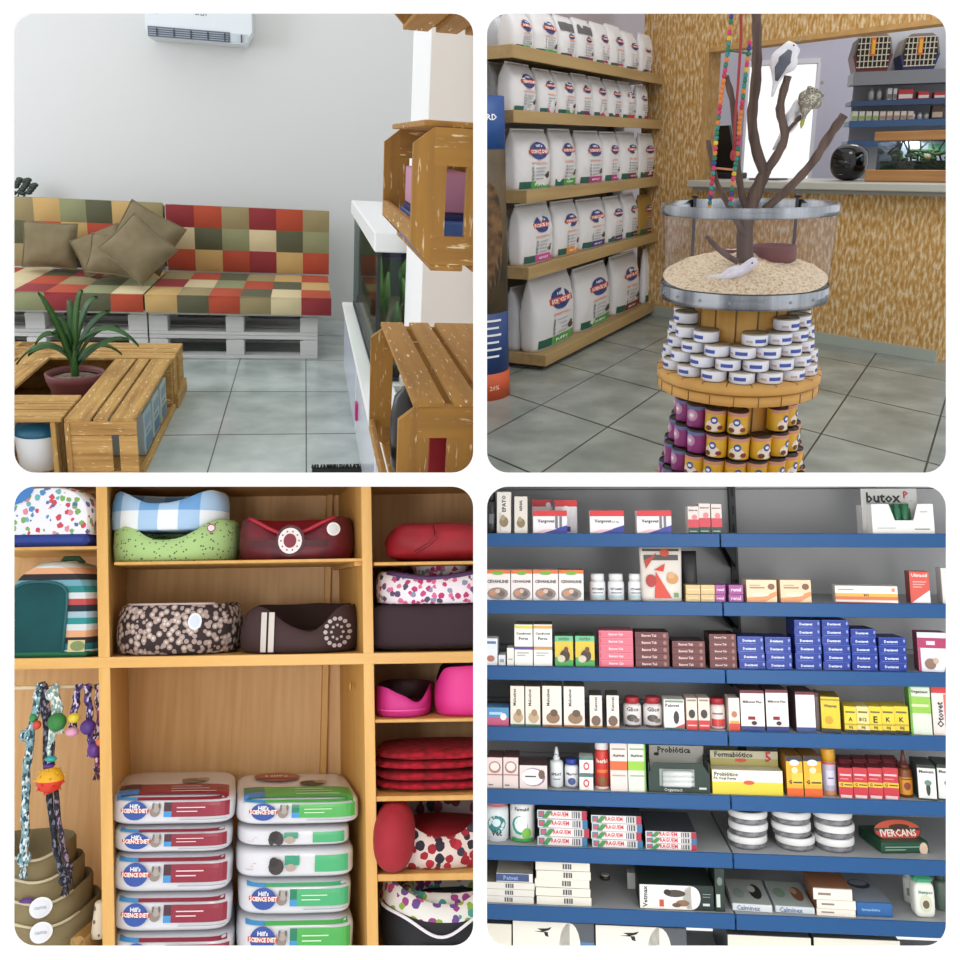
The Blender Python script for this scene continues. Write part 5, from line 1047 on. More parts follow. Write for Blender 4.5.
rope_toy([(42, 682), (45, 720), (47, 770), (52, 820), (58, 860), (66, 883)], .012, dk_, 'long black rope toy, hanging nearest the pale blue rope', knots=((64, 880, 1.7),), parts=(('bead', 37, 725, .016, .018, 'c8452f', 0), ('bead', 33, 718, .014, .016, '2f8a4a', 0)))
rope_toy([(44, 684), (50, 720), (54, 780), (60, 830), (66, 860), (70, 872)], .011, '1a1a22 3a2a3a 8a7a8a 2a2a38', 'black and purple flecked rope toy reaching down to the baskets', knots=((68, 868, 1.6),))
rope_toy([(52, 686), (54, 700), (56, 716), (52, 732), (50, 756)], .014, wh, 'mint and white rope toy with a yellow and red spiky ball', knots=((52, 694, 1.8),), parts=(('ring', 51, 759, .022, .012, '2fa3a0', 0), ('ring', 49, 766, .02, .010, '5a2f8a', 0), ('spiky_ball', 50, 780, .052, .05, 'e0a91f', 'd23a24')))
rope_toy([(54, 684), (58, 700), (61, 722)], .013, wh, 'short mint rope toy with a green ball', parts=(('ball', 57, 722, .036, .036, '2f7a3a', 0),))
rope_toy([(79, 684), (76, 700), (74, 716)], .015, pur, 'lilac and black rope toy with a yellow and pink bead', parts=(('bead', 74, 718, .024, .02, 'd8c23a', 0), ('bead', 72, 732, .026, .018, 'd89ab8', 0)))
rope_toy([(87, 684), (89, 705), (90, 730), (92, 745)], .014, pur, 'purple flecked rope toy with a purple ball', parts=(('ball', 88, 727, .03, .03, '4a2a7a', 0), ('ball', 94, 750, .026, .03, '5a2a80', 0)))
rope_toy([(97, 684), (99, 710), (98, 745), (98, 768)], .012, pkk, 'maroon and black rope toy beside the partition', knots=((97, 740, 1.7), (98, 768, 1.4)), parts=(('bead', 100, 742, .016, .018, 'd8703a', 0),))

# lying kibble sacks
def sack(x0, x1, yt, yb, zb, stripe, sub, lab, seed, strap, dep=.52, top=False, shift=0., variant=0):
    w = Wd(x0, x1, yb, Y0+.06); h = H((x0+x1)/2, yt, yb); c = B((x0+x1)/2, yb, Y0+.06); e = 6.; t = thing('kibble_sack', lab, 'sack', BL, (c.x, Y0+.02+dep/2+shift, zb+.001), group='lying kibble sacks')
    body = mat('d3d4da', .25, coat=.4); mb = MB(); hw, hd, hh_ = w/2, dep/2, h/2; mb.T = ST = Matrix(((1, SK*.95, 0, SK*.95*hd), (0, 1, 0, 0), (0, 0, 1, 0), (0, 0, 0, 1)))
    n, k = 56, 26; vs = []; fs = []; q = 2/e; sg = lambda v, p: math.copysign(abs(v)**p, v)
    def wob(x, y, z): return .004*noise.noise(Vector((x*9+seed, y*9, z*16)))
    for j in range(k+1):
        ph = -PI/2+PI*j/k
        for i in range(n):
            a = 2*PI*i/n; p = Vector((sg(math.cos(a), q)*sg(math.cos(ph), q)*hw, sg(math.sin(a), q)*sg(math.cos(ph), q)*hd, sg(math.sin(ph), q)*hh_)); wv = wob(*p)
            f = 1+wv/.2; p = Vector((p.x*(1+wv/hw), p.y*(1+wv/hd), p.z)); vs.append((p.x, p.y, p.z+hh_))
    for j in range(k): fs += [(j*n+i, j*n+(i+1) % n, (j+1)*n+(i+1) % n, (j+1)*n+i) for i in range(n)]
    mb.add(vs, fs, body, True)
    def pr(x, z, eps=.005):
        z_ = z-hh_; u = min(.99, (abs(x/hw)**e+abs(z_/hh_)**e)); y = -hd*(1-u)**(1/e); return (x, y-eps-.004, z)
    def pt(x, y, eps=.006):      # top face; y from the front edge backwards
        y_ = y-hd; u = min(.99, abs(x/hw)**e+abs(y_/hd)**e); return (x, y_, hh_+hh_*(1-u)**(1/e)+eps)
    S2 = P(stripe, .35); sb = P(sub, .35)
    if variant == 0:
        mb.rect(w*.0, w*.45, h*.34, h*.80, S2, lambda a, b: pr(a, b, .006), 12, 4); mb.rect(-w*.06, w*.0, h*.34, h*.52, P('3f8fc8', .35), lambda a, b: pr(a, b, .006), 3, 3); mb.rect(-w*.06, w*.0, h*.52, h*.80, P(strap, .35), lambda a, b: pr(a, b, .006), 3, 3)
        for q_ in range(2): mb.rect(w*.04, w*(.26-.06*q_), h*(.62-.12*q_), h*(.65-.12*q_), P('e8c9cf' if strap != '1f7a5a' else 'c9e6c4'), lambda a, b: pr(a, b, .008), 6, 1)
        mb.rect(w*.06, w*.44, h*.24, h*.265, P('9aa0aa'), pr, 8, 1); mb.rect(-w*.43, w*.43, h*.86, h*.93, S2, lambda a, b: pr(a, b, .004), 14, 1); mb.rect(-w*.43, -w*.27, h*.86, h*.93, P('3f8fc8', .35), lambda a, b: pr(a, b, .006), 4, 1)
        mb.disc(-w*.285, h*.55, .048, min(.048, h*.30), P('2f4f9a', .35), lambda a, b: pr(a, b, .008), 20); mb.rect(-w*.285-.056, -w*.285+.056, h*.50, h*.62, P('c4483a', .35), lambda a, b: pr(a, b, .0115), 6, 1)
        mb.text('SCIENCE DIET', -w*.285, h*.56, .104, P('f4efe8'), lambda a, b: pr(a, b, .0135), 1.3); mb.text("Hill's", -w*.285, h*.70, .04, P('e9ecf4'), lambda a, b: pr(a, b, .0115))
        mb.disc(-w*.13, h*.50, .020, .018, P('8a7f78'), lambda a, b: pr(a, b, .006), 12); mb.disc(-w*.12, h*.62, .014, .016, P('a39a92'), lambda a, b: pr(a, b, .007), 12)
        for s_ in (-1, 1): mb.disc(-w*.12+s_*.012, h*.68, .005, .013, P('6a5f58'), lambda a, b: pr(a, b, .007), 8)
    else:
        mb.rect(w*.15, w*.43, h*.28, h*.80, S2, lambda a, b: pr(a, b, .006), 8, 4); mb.rect(-w*.1, w*.02, h*.5, h*.8, P('2f8f70', .35), lambda a, b: pr(a, b, .006), 3, 2)
        mb.disc(-w*.17, h*.45, .03, .03, P('3a3434'), lambda a, b: pr(a, b, .006), 12); mb.disc(-w*.19, h*.6, .018, .018, P('2a2424'), lambda a, b: pr(a, b, .007), 10); mb.disc(-w*.05, h*.42, .02, .014, P('a8988c'), lambda a, b: pr(a, b, .006), 10)
        for q_ in range(3): mb.rect(w*-.42+.02*q_, w*-.36, h*(.35+.1*q_), h*(.37+.1*q_), P('c98a8a'), pr, 3, 1)
    if top:
        pp = lambda x, y: pt(x, y, .006); p2 = lambda x, y: pt(x, y, .008); D2 = dep
        mb.rect(-w*.44, w*.44, D2*.05, D2*.34, S2, pp, 16, 6); mb.rect(-w*.44, -w*.27, D2*.05, D2*.16, P('3f7fc0', .35), p2, 4, 2); mb.rect(-w*.44, -w*.27, D2*.16, D2*.34, P(strap, .35), p2, 4, 3)
        for q_ in range(3): mb.rect(-w*.02, w*(.34-.06*q_), D2*(.1+.07*q_), D2*(.115+.07*q_), P('e6c9cc' if strap != '1f7a5a' else 'cfe9c4'), p2, 6, 1)
        mb.disc(w*.14, D2*.47, .05, .05, P('8a7360' if strap != '1f7a5a' else '5a4a40'), pp, 14); mb.disc(w*.22, D2*.5, .03, .03, P('a58a70'), p2, 10)
        if strap == '1f7a5a':
            mb.disc(-w*.14, D2*.74, .10, .10, P('9a4a42', .35), pp, 20); mb.text("Hill's", -w*.14, D2*.74, .1, P('e9dcd6'), p2)
            mb.rect(-w*.30, w*.02, D2*.66, D2*.72, P('b3604f', .35), p2, 8, 1)
    o = mb.build('sack_body', parent=t)
    return t
zs = ZF
L_ = [(111, 237, 938, 980), (111, 235, 898, 937), (111, 235, 857, 897), (113, 235, 829, 856), (110, 238, 797, 829)]
z = B(176, 980).z-.001
mb = MB(); mb.T = shear; mb.box(XA1+.045, XB0-.005, Y0+.02, Y0+DEP-.06, ZF+.001, z, P('b3874a'), .004); 
if z > ZF+.01: solo(mb, 'plinth_board', 'wooden plinth under the two sack piles', 'plinth', BL)
nm_ = ['bottom', 'second', 'third', 'fourth', 'top']
for i, (x0, x1, yt, yb) in enumerate(L_):
    h = H((x0+x1)/2, yt, yb); sack(x0, x1, yt, yb, z, '8a2438', '3f8fc8', f'white kibble sack with dark red bands, {nm_[i]} of the pile by the rope toys', i*2.1, '4a2a34', top=(i == 4)); z += h+.003
R_ = [(238, 358, 921, 965, 0), (240, 356, 883, 920, 0), (238, 358, 850, 882, 1), (240, 354, 829, 849, 1), (238, 363, 800, 829, 0)]
z = B(300, 965).z
mb = MB(); zq = B(176, 980).z-.001
mb.T = shear; mb.box(XA1+.07+.42, XB0-.012, Y0+.03, Y0+.5, zq+.001, z-.001, P('b3874a'), .004); solo(mb, 'plinth_board', 'small raiser under the green-banded sack pile', 'plinth', BL)
for i, (x0, x1, yt, yb, va) in enumerate(R_):
    h = H((x0+x1)/2, yt, yb); sack(x0, x1, yt, yb, z, '4aa84f' if i in (0, 4) else '45a870', '3f8fc8', f'white kibble sack with green bands, {nm_[i]} of the pile beside the narrow column', 30+i*1.7, '1f7a5a', top=(i == 4), variant=va); z += h+.003
# ================================================================ lower right: grey metal shelving with blue edges and pet medicines
Q0 = 3.0
def R3(px, py, y=Q0): return BR.Y(px, py, y)
grey = mat('bcbdbf', .55); gtop = mat('a3a5a6', .5); blue = mat('074a80', .5); dgrey = P('3f4144')
rowb = [(534, 534), (600, 605), (666, 673), (726, 737), (790, 801), (844, 862), (903, 924)]   # shelf line in the photo at the two picture edges
def base(px, r): a, b = rowb[r]; return a+(b-a)*(px-488)/457
SZ = [R3(717, base(717, r)).z for r in range(7)]; SD = .42
xm_ = R3(726.5, 700).x; XLb = R3(488, 700).x-.12; XRb = R3(946, 700).x+.36; zlo = R3(717, 990).z; zhi = R3(717, 470).z
t = thing('metal_shelving', 'grey metal wall shelving with seven blue-edged shelves of pet medicines', 'shelving', BR)
for k, (x0, x1) in enumerate(((XLb, xm_), (xm_, XRb))):
    for i, z in enumerate(SZ):
        mb = MB(); mb.box(x0+.003, x1-.003, Q0+.002, Q0+SD, z-.02, z, gtop); sb = mb.build('shelf', parent=t)
        mb = MB(); mb.box(x0+.002, x1-.002, Q0-.006, Q0+.002, z-.044, z+.002, blue, .002); mb.build('price_rail', parent=sb)
    mb = MB()
    zz = zlo
    while zz < zhi:
        mb.box(x0, x1, Q0+SD, Q0+SD+.01, zz+.0015, zz+.20-.0015, grey); zz += .20
    mb.build('back_panel', parent=t)
    mb = MB(); mb.box(x0, x1, Q0+SD+.01, Q0+SD+.012, zlo, zhi, P('2c2d2f')); mb.build('backing', parent=t)
xu = R3(735, 560, Q0+SD-.03).x; mb = MB(); mb.box(xu-.012, xu+.012, Q0+SD-.03, Q0+SD, zlo, zhi, dgrey)
zz = zlo+.03
while zz < zhi: mb.box(xu-.004, xu+.004, Q0+SD-.0315, Q0+SD-.03, zz, zz+.035, BLACK); zz += .07
mb.build('upright', parent=t)
for z in SZ:
    for s_ in (-1, 1):
        mb = MB(); xx = xm_+s_*.010; T = MB(); mb.T = Matrix(((0, 0, 1, xx), (1, 0, 0, 0), (0, 1, 0, 0), (0, 0, 0, 1)))
        mb.T = Matrix.Identity(4); vs = [(xx+o+(xu-xm_)*(y-Q0)/SD, y, zz) for o in (-.0025, .0025) for y, zz in ((Q0+.004, z-.022), (Q0+SD-.03, z-.022), (Q0+SD-.03, z-.13), (Q0+.06, z-.05))]
        mb.add(vs, [(3, 2, 1, 0), (4, 5, 6, 7), (0, 1, 5, 4), (1, 2, 6, 5), (2, 3, 7, 6), (3, 0, 4, 7)], P('1d1e20')); mb.build('bracket', parent=t)

INK = '3a3a40'
def item(px0, px1, yt, row, dy=.012, yb=None):
    """metric box of a picture box: x centre, z base, width, height, at depth Q0+dy"""
    y = Q0+dy; yb_ = yb if yb is not None else base((px0+px1)/2, row); a = R3(px0, yb_, y); b = R3(px1, yb_, y); top = R3((px0+px1)/2, yt, y)
    z0 = SZ[row]+.0012 if yb is None else a.z
    h = top.z-z0 if yb is None else top.z-a.z
    return (a.x+b.x)/2, y, z0, b.x-a.x, h
def marks(mb, w, h, decs, pr=None):
    for k, d in enumerate(decs):
        e = .0006+.0004*k; p = (lambda x, z, e=e: (x, -e, z)) if pr is None else (lambda x, z, e=e: pr(x, z, e)); t_ = d[0]
        X = lambda u: (u-.5)*w
        if t_ == 'R': mb.rect(X(d[1]), X(d[2]), d[3]*h, d[4]*h, P(d[5], .4), p, 1 if pr is None else 6, 1)
        elif t_ == 'T': mb.text(d[1], X(d[2]), d[3]*h, d[4]*w, P(d[5] if len(d) > 5 else INK), p, d[6] if len(d) > 6 else 1.)
        elif t_ == 'D': mb.disc(X(d[1]), d[2]*h, d[3]*w, d[4]*h, P(d[5], .4), p, 12)
        elif t_ == 'P': mb.pol([(X(u), v*h) for u, v in d[1]], P(d[2], .4), p)
        elif t_ == 'V': # text running up the face
            g, fs = glyphs(d[1]); L = d[4]*h; mb.add([p(X(d[2])-z*L, d[3]*h+x*L) for x, z in g], fs, P(d[5] if len(d) > 5 else INK))
def carton(px0, px1, yt, row, col, decs, lab, d=.1, dy=.012, yb=None, side=None, name='medicine_box', cat='box', group=None, rz=0., topc=None, gap=.985, dz=0.):
    x, y, z, w, h = item(px0, px1, yt, row, dy, yb); w *= gap; d = d*.68; rz = rz or (-.16 if px0 > 815 else 0.); mb = MB(); m = P(col, .4); sd = P(side or col, .4)
    vs = [(a, b, c) for c in (0, h) for b in (0, d) for a in (-w/2, w/2)]; tp = P(topc or side or col, .4)
    mb.add(vs, [(0, 1, 5, 4), (3, 2, 6, 7), (2, 0, 4, 6), (1, 3, 7, 5), (4, 5, 7, 6), (2, 3, 1, 0)], [m, sd, sd, sd, tp, sd]); marks(mb, w, h, decs)
    mb.add([(-w/2+.001, d*.02, h+.0003), (w/2-.001, d*.02, h+.0003), (w/2-.001, d*.06, h+.0003), (-w/2+.001, d*.06, h+.0003)], [(0, 1, 2, 3)], P('8c8c88'))
    return solo(mb, name, lab, cat, BR, (x, y, z+dz), rz=rz, group=group)
def bottle(px0, px1, yt, row, col, cap, decs, lab, dy=.03, capf=.22, neck=.8, group=None, name='medicine_bottle', spray=False, cone=False, capr=None, yb=None):
    x, y, z, w, h = item(px0, px1, yt, row, dy, yb); r = w/2; t = thing(name, lab, 'bottle', BR, (x, y+r, z), group=group); hb = h*(1-capf)
    mb = MB(); mb.lathe([(r*.9, 0), (r, h*.02), (r, hb*.86), (r*.93, hb*.94), (r*neck*.9, hb)], mat(col, .35), n=28)
    pr = lambda a, b, e: (a, -math.sqrt(max(1e-6, (r+e)**2-a*a)) , b); marks(mb, w*.94, hb, decs, pr); mb.build('bottle_body', parent=t)
    mb = MB(); cr = capr or neck
    if spray:
        mb.lathe([(r*.5, hb), (r*.5, hb+h*.05), (r*.34, hb+h*.08), (r*.34, hb+h*.16), (r*.2, h)], mat(cap, .4), n=18); mb.box(-r*.2, r*.2, -r*.8, 0, hb+h*.1, hb+h*.15, mat(cap, .4), .002)
    elif cone: mb.lathe([(r*.8, hb), (r*.8, hb+h*.06), (r*.45, hb+h*.08), (r*.3, hb+h*.2), (r*.1, h)], mat(cap, .4), n=20)
    else: mb.lathe([(r*cr, hb+.0005), (r*cr, h*.985), (r*cr*.94, h)], mat(cap, .4), n=28)
    mb.build('cap', parent=t); return t

# ---- shelf 1
bottle(487, 496, 492, 0, '2c2e30', '1c1d1f', [('R', .2, .8, .3, .6, '6a6c70')], 'dark bottle at the very edge of the highest shelf')
dogp = [('D', .5, .28, .33, .13, '8a7a60'), ('D', .42, .38, .16, .07, 'a89878')]
carton(497, 511, 492, 0, 'e3ded6', [('V', 'EPATO', .5, .72, .4), ('R', .12, .3, .05, .5, 'cfc8bd')]+dogp, 'tall white carton with a dog picture and upright lettering, highest shelf')
carton(514.5, 527.5, 496.5, 0, 'dfd9cf', [('V', 'RENAL', .5, .76, .3)]+dogp, 'white carton with a seated cat picture, beside the tall upright one on the highest shelf')
def verg(sub): return [('R', 0, 1, .75, 1, 'd23b3f'), ('T', 'Vergovet', .38, .52, .5, '2c2c34'), ('T', sub, .75, .5, .2, '77777d'), ('P', [(.2, .02), (1, .02), (1, .36), (.7, .22)], '36409a'), ('P', [(0, .02), (.3, .02), (.7, .2), (.3, .16)], 'e9c4cb')]
carton(532, 553, 500, 0, 'e6e3e6', [('R', 0, 1, .8, 1, 'd23b3f'), ('D', .8, .85, .12, .08, 'e9eaf0')], 'red-topped white carton behind the front one in the highest shelf pair', dy=.14)
carton(555, 577.5, 500, 0, 'e3e0e3', [('R', 0, 1, .8, 1, 'd23b3f'), ('D', .5, .72, .18, .1, 'e9eaf0'), ('R', .3, .7, .12, .62, 'dde0e6'), ('R', .3, .7, .05, .2, '3a3f8c')], 'red-topped white carton with a bottle picture, highest shelf', dy=.10, d=.14)
for i, (a, b, s_) in enumerate(((533, 567.5, 'II'), (590, 624.5, '2.5 mg'), (637, 672, 'II'))): carton(a, b, 510.5, 0, 'ebe8ea', verg(s_), ['white carton with red top and blue swoosh, in front of two others', 'white carton with red top and blue swoosh, middle of the highest shelf', 'white carton with red top and blue swoosh, nearest the small red cartons'][i], d=.13 if i else .09)
for q, (a, b, yt) in enumerate(((688.5, 699.5, 506.5), (699.7, 711, 503.5), (712, 722.5, 504))):
    carton(a, b, yt, 0, 'e0d3cc', [('R', 0, 1, .0, .22, '1f3a34'), ('R', 0, 1, .22, .52, 'c8404e'), ('D', .6, .6, .25, .1, 'd8808a'), ('T', 'Imunovet', .5, .86, .8), ('R', .1, .8, .06, .1, '9ab0a8')], f'small white and red carton, {ORD[q+1]} of three beside the shelving post', d=.1)
# butox display
x, y, z, w, h = item(873, 935, 504, 0); t = thing('counter_display', 'white and grey cardboard display reading butox with green vials, highest shelf', 'display', BR, (x, y, z))
x2, _, _, w2, h2 = item(864.5, 921, 488.5, 0, .05); ox = x2-x
mb = MB(); mb.box(ox-w2/2, ox+w2/2, .05, .054, 0, h2, P('b9b9b6')); p = lambda a, b: (a, .049, b); mb.text('butox', ox-.1*w2, h2*.80, w2*.62, P('1d1d1f'), p); mb.text('P', ox+.30*w2, h2*.86, w2*.09, P('a02a34'), p); mb.rect(ox+w2*.36, ox+w2*.42, h2*.72, h2*.73, P('77777a'), p); mb.build('back_card', parent=t)
mb = MB(); wc = P('e8e7e4', .5); mb.prism([(-w/2, 0), (w/2, 0), (w/2, h), (w*.25, h), (w*.17, h*.45), (-w*.13, h*.45), (-w*.22, h), (-w/2, h)], 0, .003, wc); mb.box(-w/2, -w/2+.003, .003, .15, 0, h, wc); mb.box(w/2-.003, w/2, .003, .15, 0, h, wc); mb.box(-w/2+.003, w/2-.003, .003, .15, 0, .003, wc)
mb.rect(w*.18, w*.42, h*.14, h*.17, P('55555a'), front(0)); mb.rect(-w*.42, -w*.12, h*.18, h*.2, P('9a9a9e'), front(0)); mb.rect(w*.28, w*.4, h*.72, h*.75, P('9a9a9e'), front(0)); mb.build('tray', parent=t)
for i in range(6): mb = MB(); mb.lathe([(.014, 0), (.014, h*.8), (.008, h*.86), (.01, h*.98)], mat('2a6a48', .3), c=(-w*.17+i*w*.065, .03+.02*(i % 2), .004), n=14); mb.build('vial', parent=t)
# ---- shelf 2
kb = [('R', 0, 1, .88, 1, 'd9713a'), ('D', .5, .9, .25, .07, '7aa84a'), ('T', 'CEVANLINE', .5, .62, .85), ('D', .5, .22, .42, .2, '8d8480'), ('D', .3, .24, .14, .1, 'c08a6a'), ('D', .65, .22, .14, .1, '6a5f5c'), ('D', .5, .3, .1, .07, 'd8b8a0')]
for i, (a, b) in enumerate(((485, 510.5), (511, 532.5), (533, 558.5), (559, 584))): carton(a, b, 570, 1, 'e6dfdc', kb, f'white carton with orange top and pet faces, {ORD[i+1]} of four on the second shelf', d=.12, side='9a5030' if i == 3 else None, group='orange-topped cartons')
for i, (a, b) in enumerate(((590, 606), (608.5, 625), (629, 643.5))): bottle(a, b, 574, 1, 'eaeaec', 'e4e4e4', [('T', 'VITAMIN', .5, .58, .8), ('R', .15, .85, .36, .42, '8a9aa6'), ('R', .1, .9, .12, .26, 'b9d8d8')], f'small white pill bottle, {ORD[i+1]} of three beside the treat pouch', capf=.26, neck=.86, group='white pill bottles')
def pouch(px0, px1, yt, lab, col, dy, decs, d=.05):
    x, y, z, w, h = item(px0, px1, yt, 1, dy); mb = MB(); K = 8; vs = []; fs = []; N_ = 20
    def hy(t): return d/2*(1-t**2.2)*.95+.003
    for k in range(K+1):
        tt = k/K
        for i in range(N_): a = 2*PI*i/N_; c_, s_ = math.cos(a), math.sin(a); vs.append((w/2*(.94+.06*tt)*math.copysign(abs(c_)**.5, c_), hy(tt)*math.copysign(abs(s_)**.5, s_), tt*h))
        if k: fs += [((k-1)*N_+i, (k-1)*N_+(i+1) % N_, k*N_+(i+1) % N_, k*N_+i) for i in range(N_)]
    fs += [tuple(range(N_-1, -1, -1)), tuple(K*N_+i for i in range(N_))]; mb.add(vs, fs, mat(col, .4), True)
    pr = lambda a, b, e: (a, -hy(b/h)*(1-min(.99, abs(a)/(w/2))**4)**.25-e-.002, b); marks(mb, w*.9, h, decs, pr); return solo(mb, 'treat_pouch', lab, 'pouch', BR, (x, y+d/2, z))
pouch(641, 684, 547.5, 'white and red treat pouch with a dog picture, second shelf', 'd6cfc6', .01, [('R', .02, .98, .93, .97, '4a4444'), ('R', .05, .95, .76, .86, '55504e'), ('D', .6, .9, .12, .07, 'c04a32'), ('P', [(.3, .06), (.75, .06), (.35, .55)], 'c8402f'), ('P', [(.05, .75), (.4, .9), (.1, .6)], 'b04a3a'), ('P', [(.3, .58), (.6, .7), (.55, .55)], 'c8402f'), ('D', .22, .38, .14, .12, 'a83a34'), ('D', .78, .42, .15, .10, 'c08a52'), ('D', .74, .48, .09, .06, 'd0a06a'), ('R', .8, .92, .08, .16, '5a8a4a')])
pouch(683, 699, 551, 'dark backed treat pouch half hidden behind the white and red one', '2c2a2b', .12, [])
for i, (a, b, c_) in enumerate(((686, 700.5, 'cdb27c'), (701, 715, 'cdb27c'), (715.5, 725.5, '9a3f8a'), (729, 743.5, '9a3f8a'))):
    for k, (yt, yb) in enumerate(((594.5, None), (585, 594))):
        carton(a, b, yt, 1, c_, [('R', .1, .9, .45, .55, 'e6d8b0' if i < 2 else 'd8a0cc')] if i < 2 else [('T', 'renal', .5, .5, .7, 'e9d6e6')], f'{["tan", "tan", "purple", "purple"][i]} mini carton, {["lower", "upper"][k]} one of the {["inner", "outer", "inner", "outer"][i]} {"tan" if i < 2 else "purple"} stack on the second shelf', d=.09, yb=yb)
for i, (a, b) in enumerate(((747, 777.5), (781, 812))): carton(a, b, 580, 1, 'e9cba8', [('P', [(0, .02), (.6, .02), (1, .3), (1, .5), (.5, .25), (0, .2)], 'd9905a'), ('D', .82, .7, .12, .14, '7a5240'), ('D', .45, .35, .3, .1, 'f0dcc0'), ('R', .1, .6, .62, .68, '9a7a6a'), ('R', .1, .45, .74, .78, 'b89a86')], f'peach carton with a small brown picture, {["nearer the post", "farther from the post"][i]}', d=.1)
carton(836.5, 897.5, 586, 1, 'e9e4da', [('R', 0, 1, .38, .56, 'e2a93a'), ('R', 0, 1, .18, .38, 'd06a30'), ('R', 0, 1, .0, .05, 'c04038'), ('T', 'B12', .5, .47, .08, '3a2a2a'), ('R', .05, .3, .75, .8, '8a8078'), ('D', .93, .78, .03, .12, 'd88a6a')], 'long flat white carton with yellow and orange bands, second shelf', d=.12)
carton(911.5, 930.5, 571.5, 1, 'cf4a3c', [('P', [(.05, .02), (1, .02), (1, .42)], 'dfe6ee'), ('T', 'Ultracid', .5, .88, .8, 'f0e6e0'), ('R', .15, .85, .66, .69, 'e8b0a8'), ('R', .15, .75, .58, .61, 'e8b0a8'), ('R', .15, .6, .5, .53, 'e8b0a8')], 'upright red carton with a white corner, near the end of the second shelf', side='8a2a22')
carton(943.5, 952, 568, 1, 'd8d8d4', [], 'pale carton cut off at the end of the second shelf')
# ---- shelf 3
carton(484, 497.5, 638.5, 2, 'dfe3e6', [('R', .1, .9, .8, .9, '5a7aa0'), ('D', .5, .25, .3, .12, 'b0705a')], 'white carton with a blue line at the open end of the third shelf'); carton(498.5, 505.5, 655, 2, 'd9dcdc', [('R', .2, .8, .3, .6, '8aa0a8')], 'tiny pale carton beside the blue-lined one, third shelf'); carton(507, 514, 648, 2, 'e6e4dc', [('R', .2, .8, .3, .4, 'b9b4a8')], 'narrow blank white carton on the third shelf')
for i, (a, b, c_) in enumerate(((514.5, 533, '5a4a8c'), (533.7, 552.5, 'c0905a'))): carton(a, b, 624.5, 2, 'e9e8e2', [('R', 0, 1, .9, .97, 'd9cf5a' if i == 0 else 'e0a85a'), ('T', 'Condrovet', .5, .78, .8), ('T', 'Force', .5, .66, .5), ('R', 0, 1, .39, .46, c_), ('R', .15, .8, .3, .32, '9aa0a0'), ('R', .15, .6, .24, .26, '9aa0a0')], f'tall white carton with a {["violet", "tan"][i]} band, third shelf', d=.16, topc='8a8a70', side='7a7a66')
for i, (a, b) in enumerate(((555, 573.5), (575.5, 595))): carton(a, b, 636, 2, 'd3b93a', [('R', 0, 1, .82, 1, '6ab88a'), ('T', 'OSTEO', .5, .9, .6), ('P', [(0, 0), (1, 0), (1, .2), (0, .3)], '3f9a4a'), ('D', .55, .35, .28, .2, '3a2a1c'), ('D', .35, .25, .22, .12, 'c9c0a8'), ('D', .62, .55, .12, .1, '5a3a22')], f'green and yellow carton with a dog, {["beside the white cartons", "beside the pink stack"][i]}', d=.16, side='4f6a34')
def stack(a, b, yt, yb, n, row, col, decs, labf, d=.11, side=None, jit=0., rnd=None, group=None):
    dz = 0; yb0 = yb or base((a+b)/2, row); x, y, z, w, h = item(a, b, yt, row); hh = h/n
    for k in range(n):
        rr = random.uniform(-jit, jit); mb = MB(); w_ = w*.975; sd = P(side or col, .4); m = P(col, .4)
        vs = [(p_, q_, c_) for c_ in (0, hh*.965) for q_ in (0, d) for p_ in (-w_/2, w_/2)]
        mb.add(vs, [(0, 1, 5, 4), (3, 2, 6, 7), (2, 0, 4, 6), (1, 3, 7, 5), (4, 5, 7, 6), (2, 3, 1, 0)], [m, sd, sd, sd, sd, sd]); marks(mb, w_, hh, decs(k) if callable(decs) else decs)
        solo(mb, 'medicine_box', labf(k), 'box', BR, (x+rr, y+abs(rr)*.5, z+k*hh), rz=rr*2, group=group)
pos = lambda k, n: 'bottom one' if k == 0 else ('top one' if k == n-1 else f'{ORD[k+1]} lowest')
stack(599, 634, 630.5, None, 5, 2, 'd5697c', [('R', .05, .95, .9, .95, 'e9a0ac'), ('T', 'Banvet Cat', .5, .5, .42, 'f4e0e4'), ('R', .02, .06, .2, .8, 'c04a60')], lambda k: f'flat pink carton, {pos(k, 5)} of the pink stack on the third shelf', group='pink cartons')
for (a, b, yt, n, w_) in ((635.5, 670, 632, 5, 'next to the pink stack'), (672.5, 706, 641, 4, 'between two others'), (710, 737.5, 634, 5, 'in front of the shelving post')):
    stack(a, b, yt, None, n, 2, '5e2a2c', [('T', 'Banvet Tab', .42, .5, .45, 'e6c4c4'), ('D', .88, .5, .05, .3, '9a6a62'), ('R', 0, 1, .93, .97, '8a4a4a')], lambda k: f'flat brown carton, {pos(k, n)} in the brown stack {w_}', side='3f1c1e', group='brown cartons')
for i, (a, b, yt, n) in enumerate(((739, 765.5, 636.5, 4), (766.2, 792.5, 637, 4), (796.5, 823, 620, 6), (824, 851.5, 620, 6), (852.5, 878.5, 629, 5), (880, 908, 637.5, 4))):
    stack(a, b, yt, None, n, 2, '17338f', [('T', 'Dentavet', .45, .5, .5, 'e3e9f6'), ('R', .06, .7, .12, .17, '6a86d0'), ('R', .0, 1, .93, .98, '4a66c0'), ('D', .93, .6, .04, .2, '7f9ad8')], lambda k: f'flat blue carton, {pos(k, n)} of {["the first", "the second", "the third", "the fourth", "the fifth", "the last"][i]} blue stack from the post', jit=.002, side='1b2f7c', group='blue cartons')
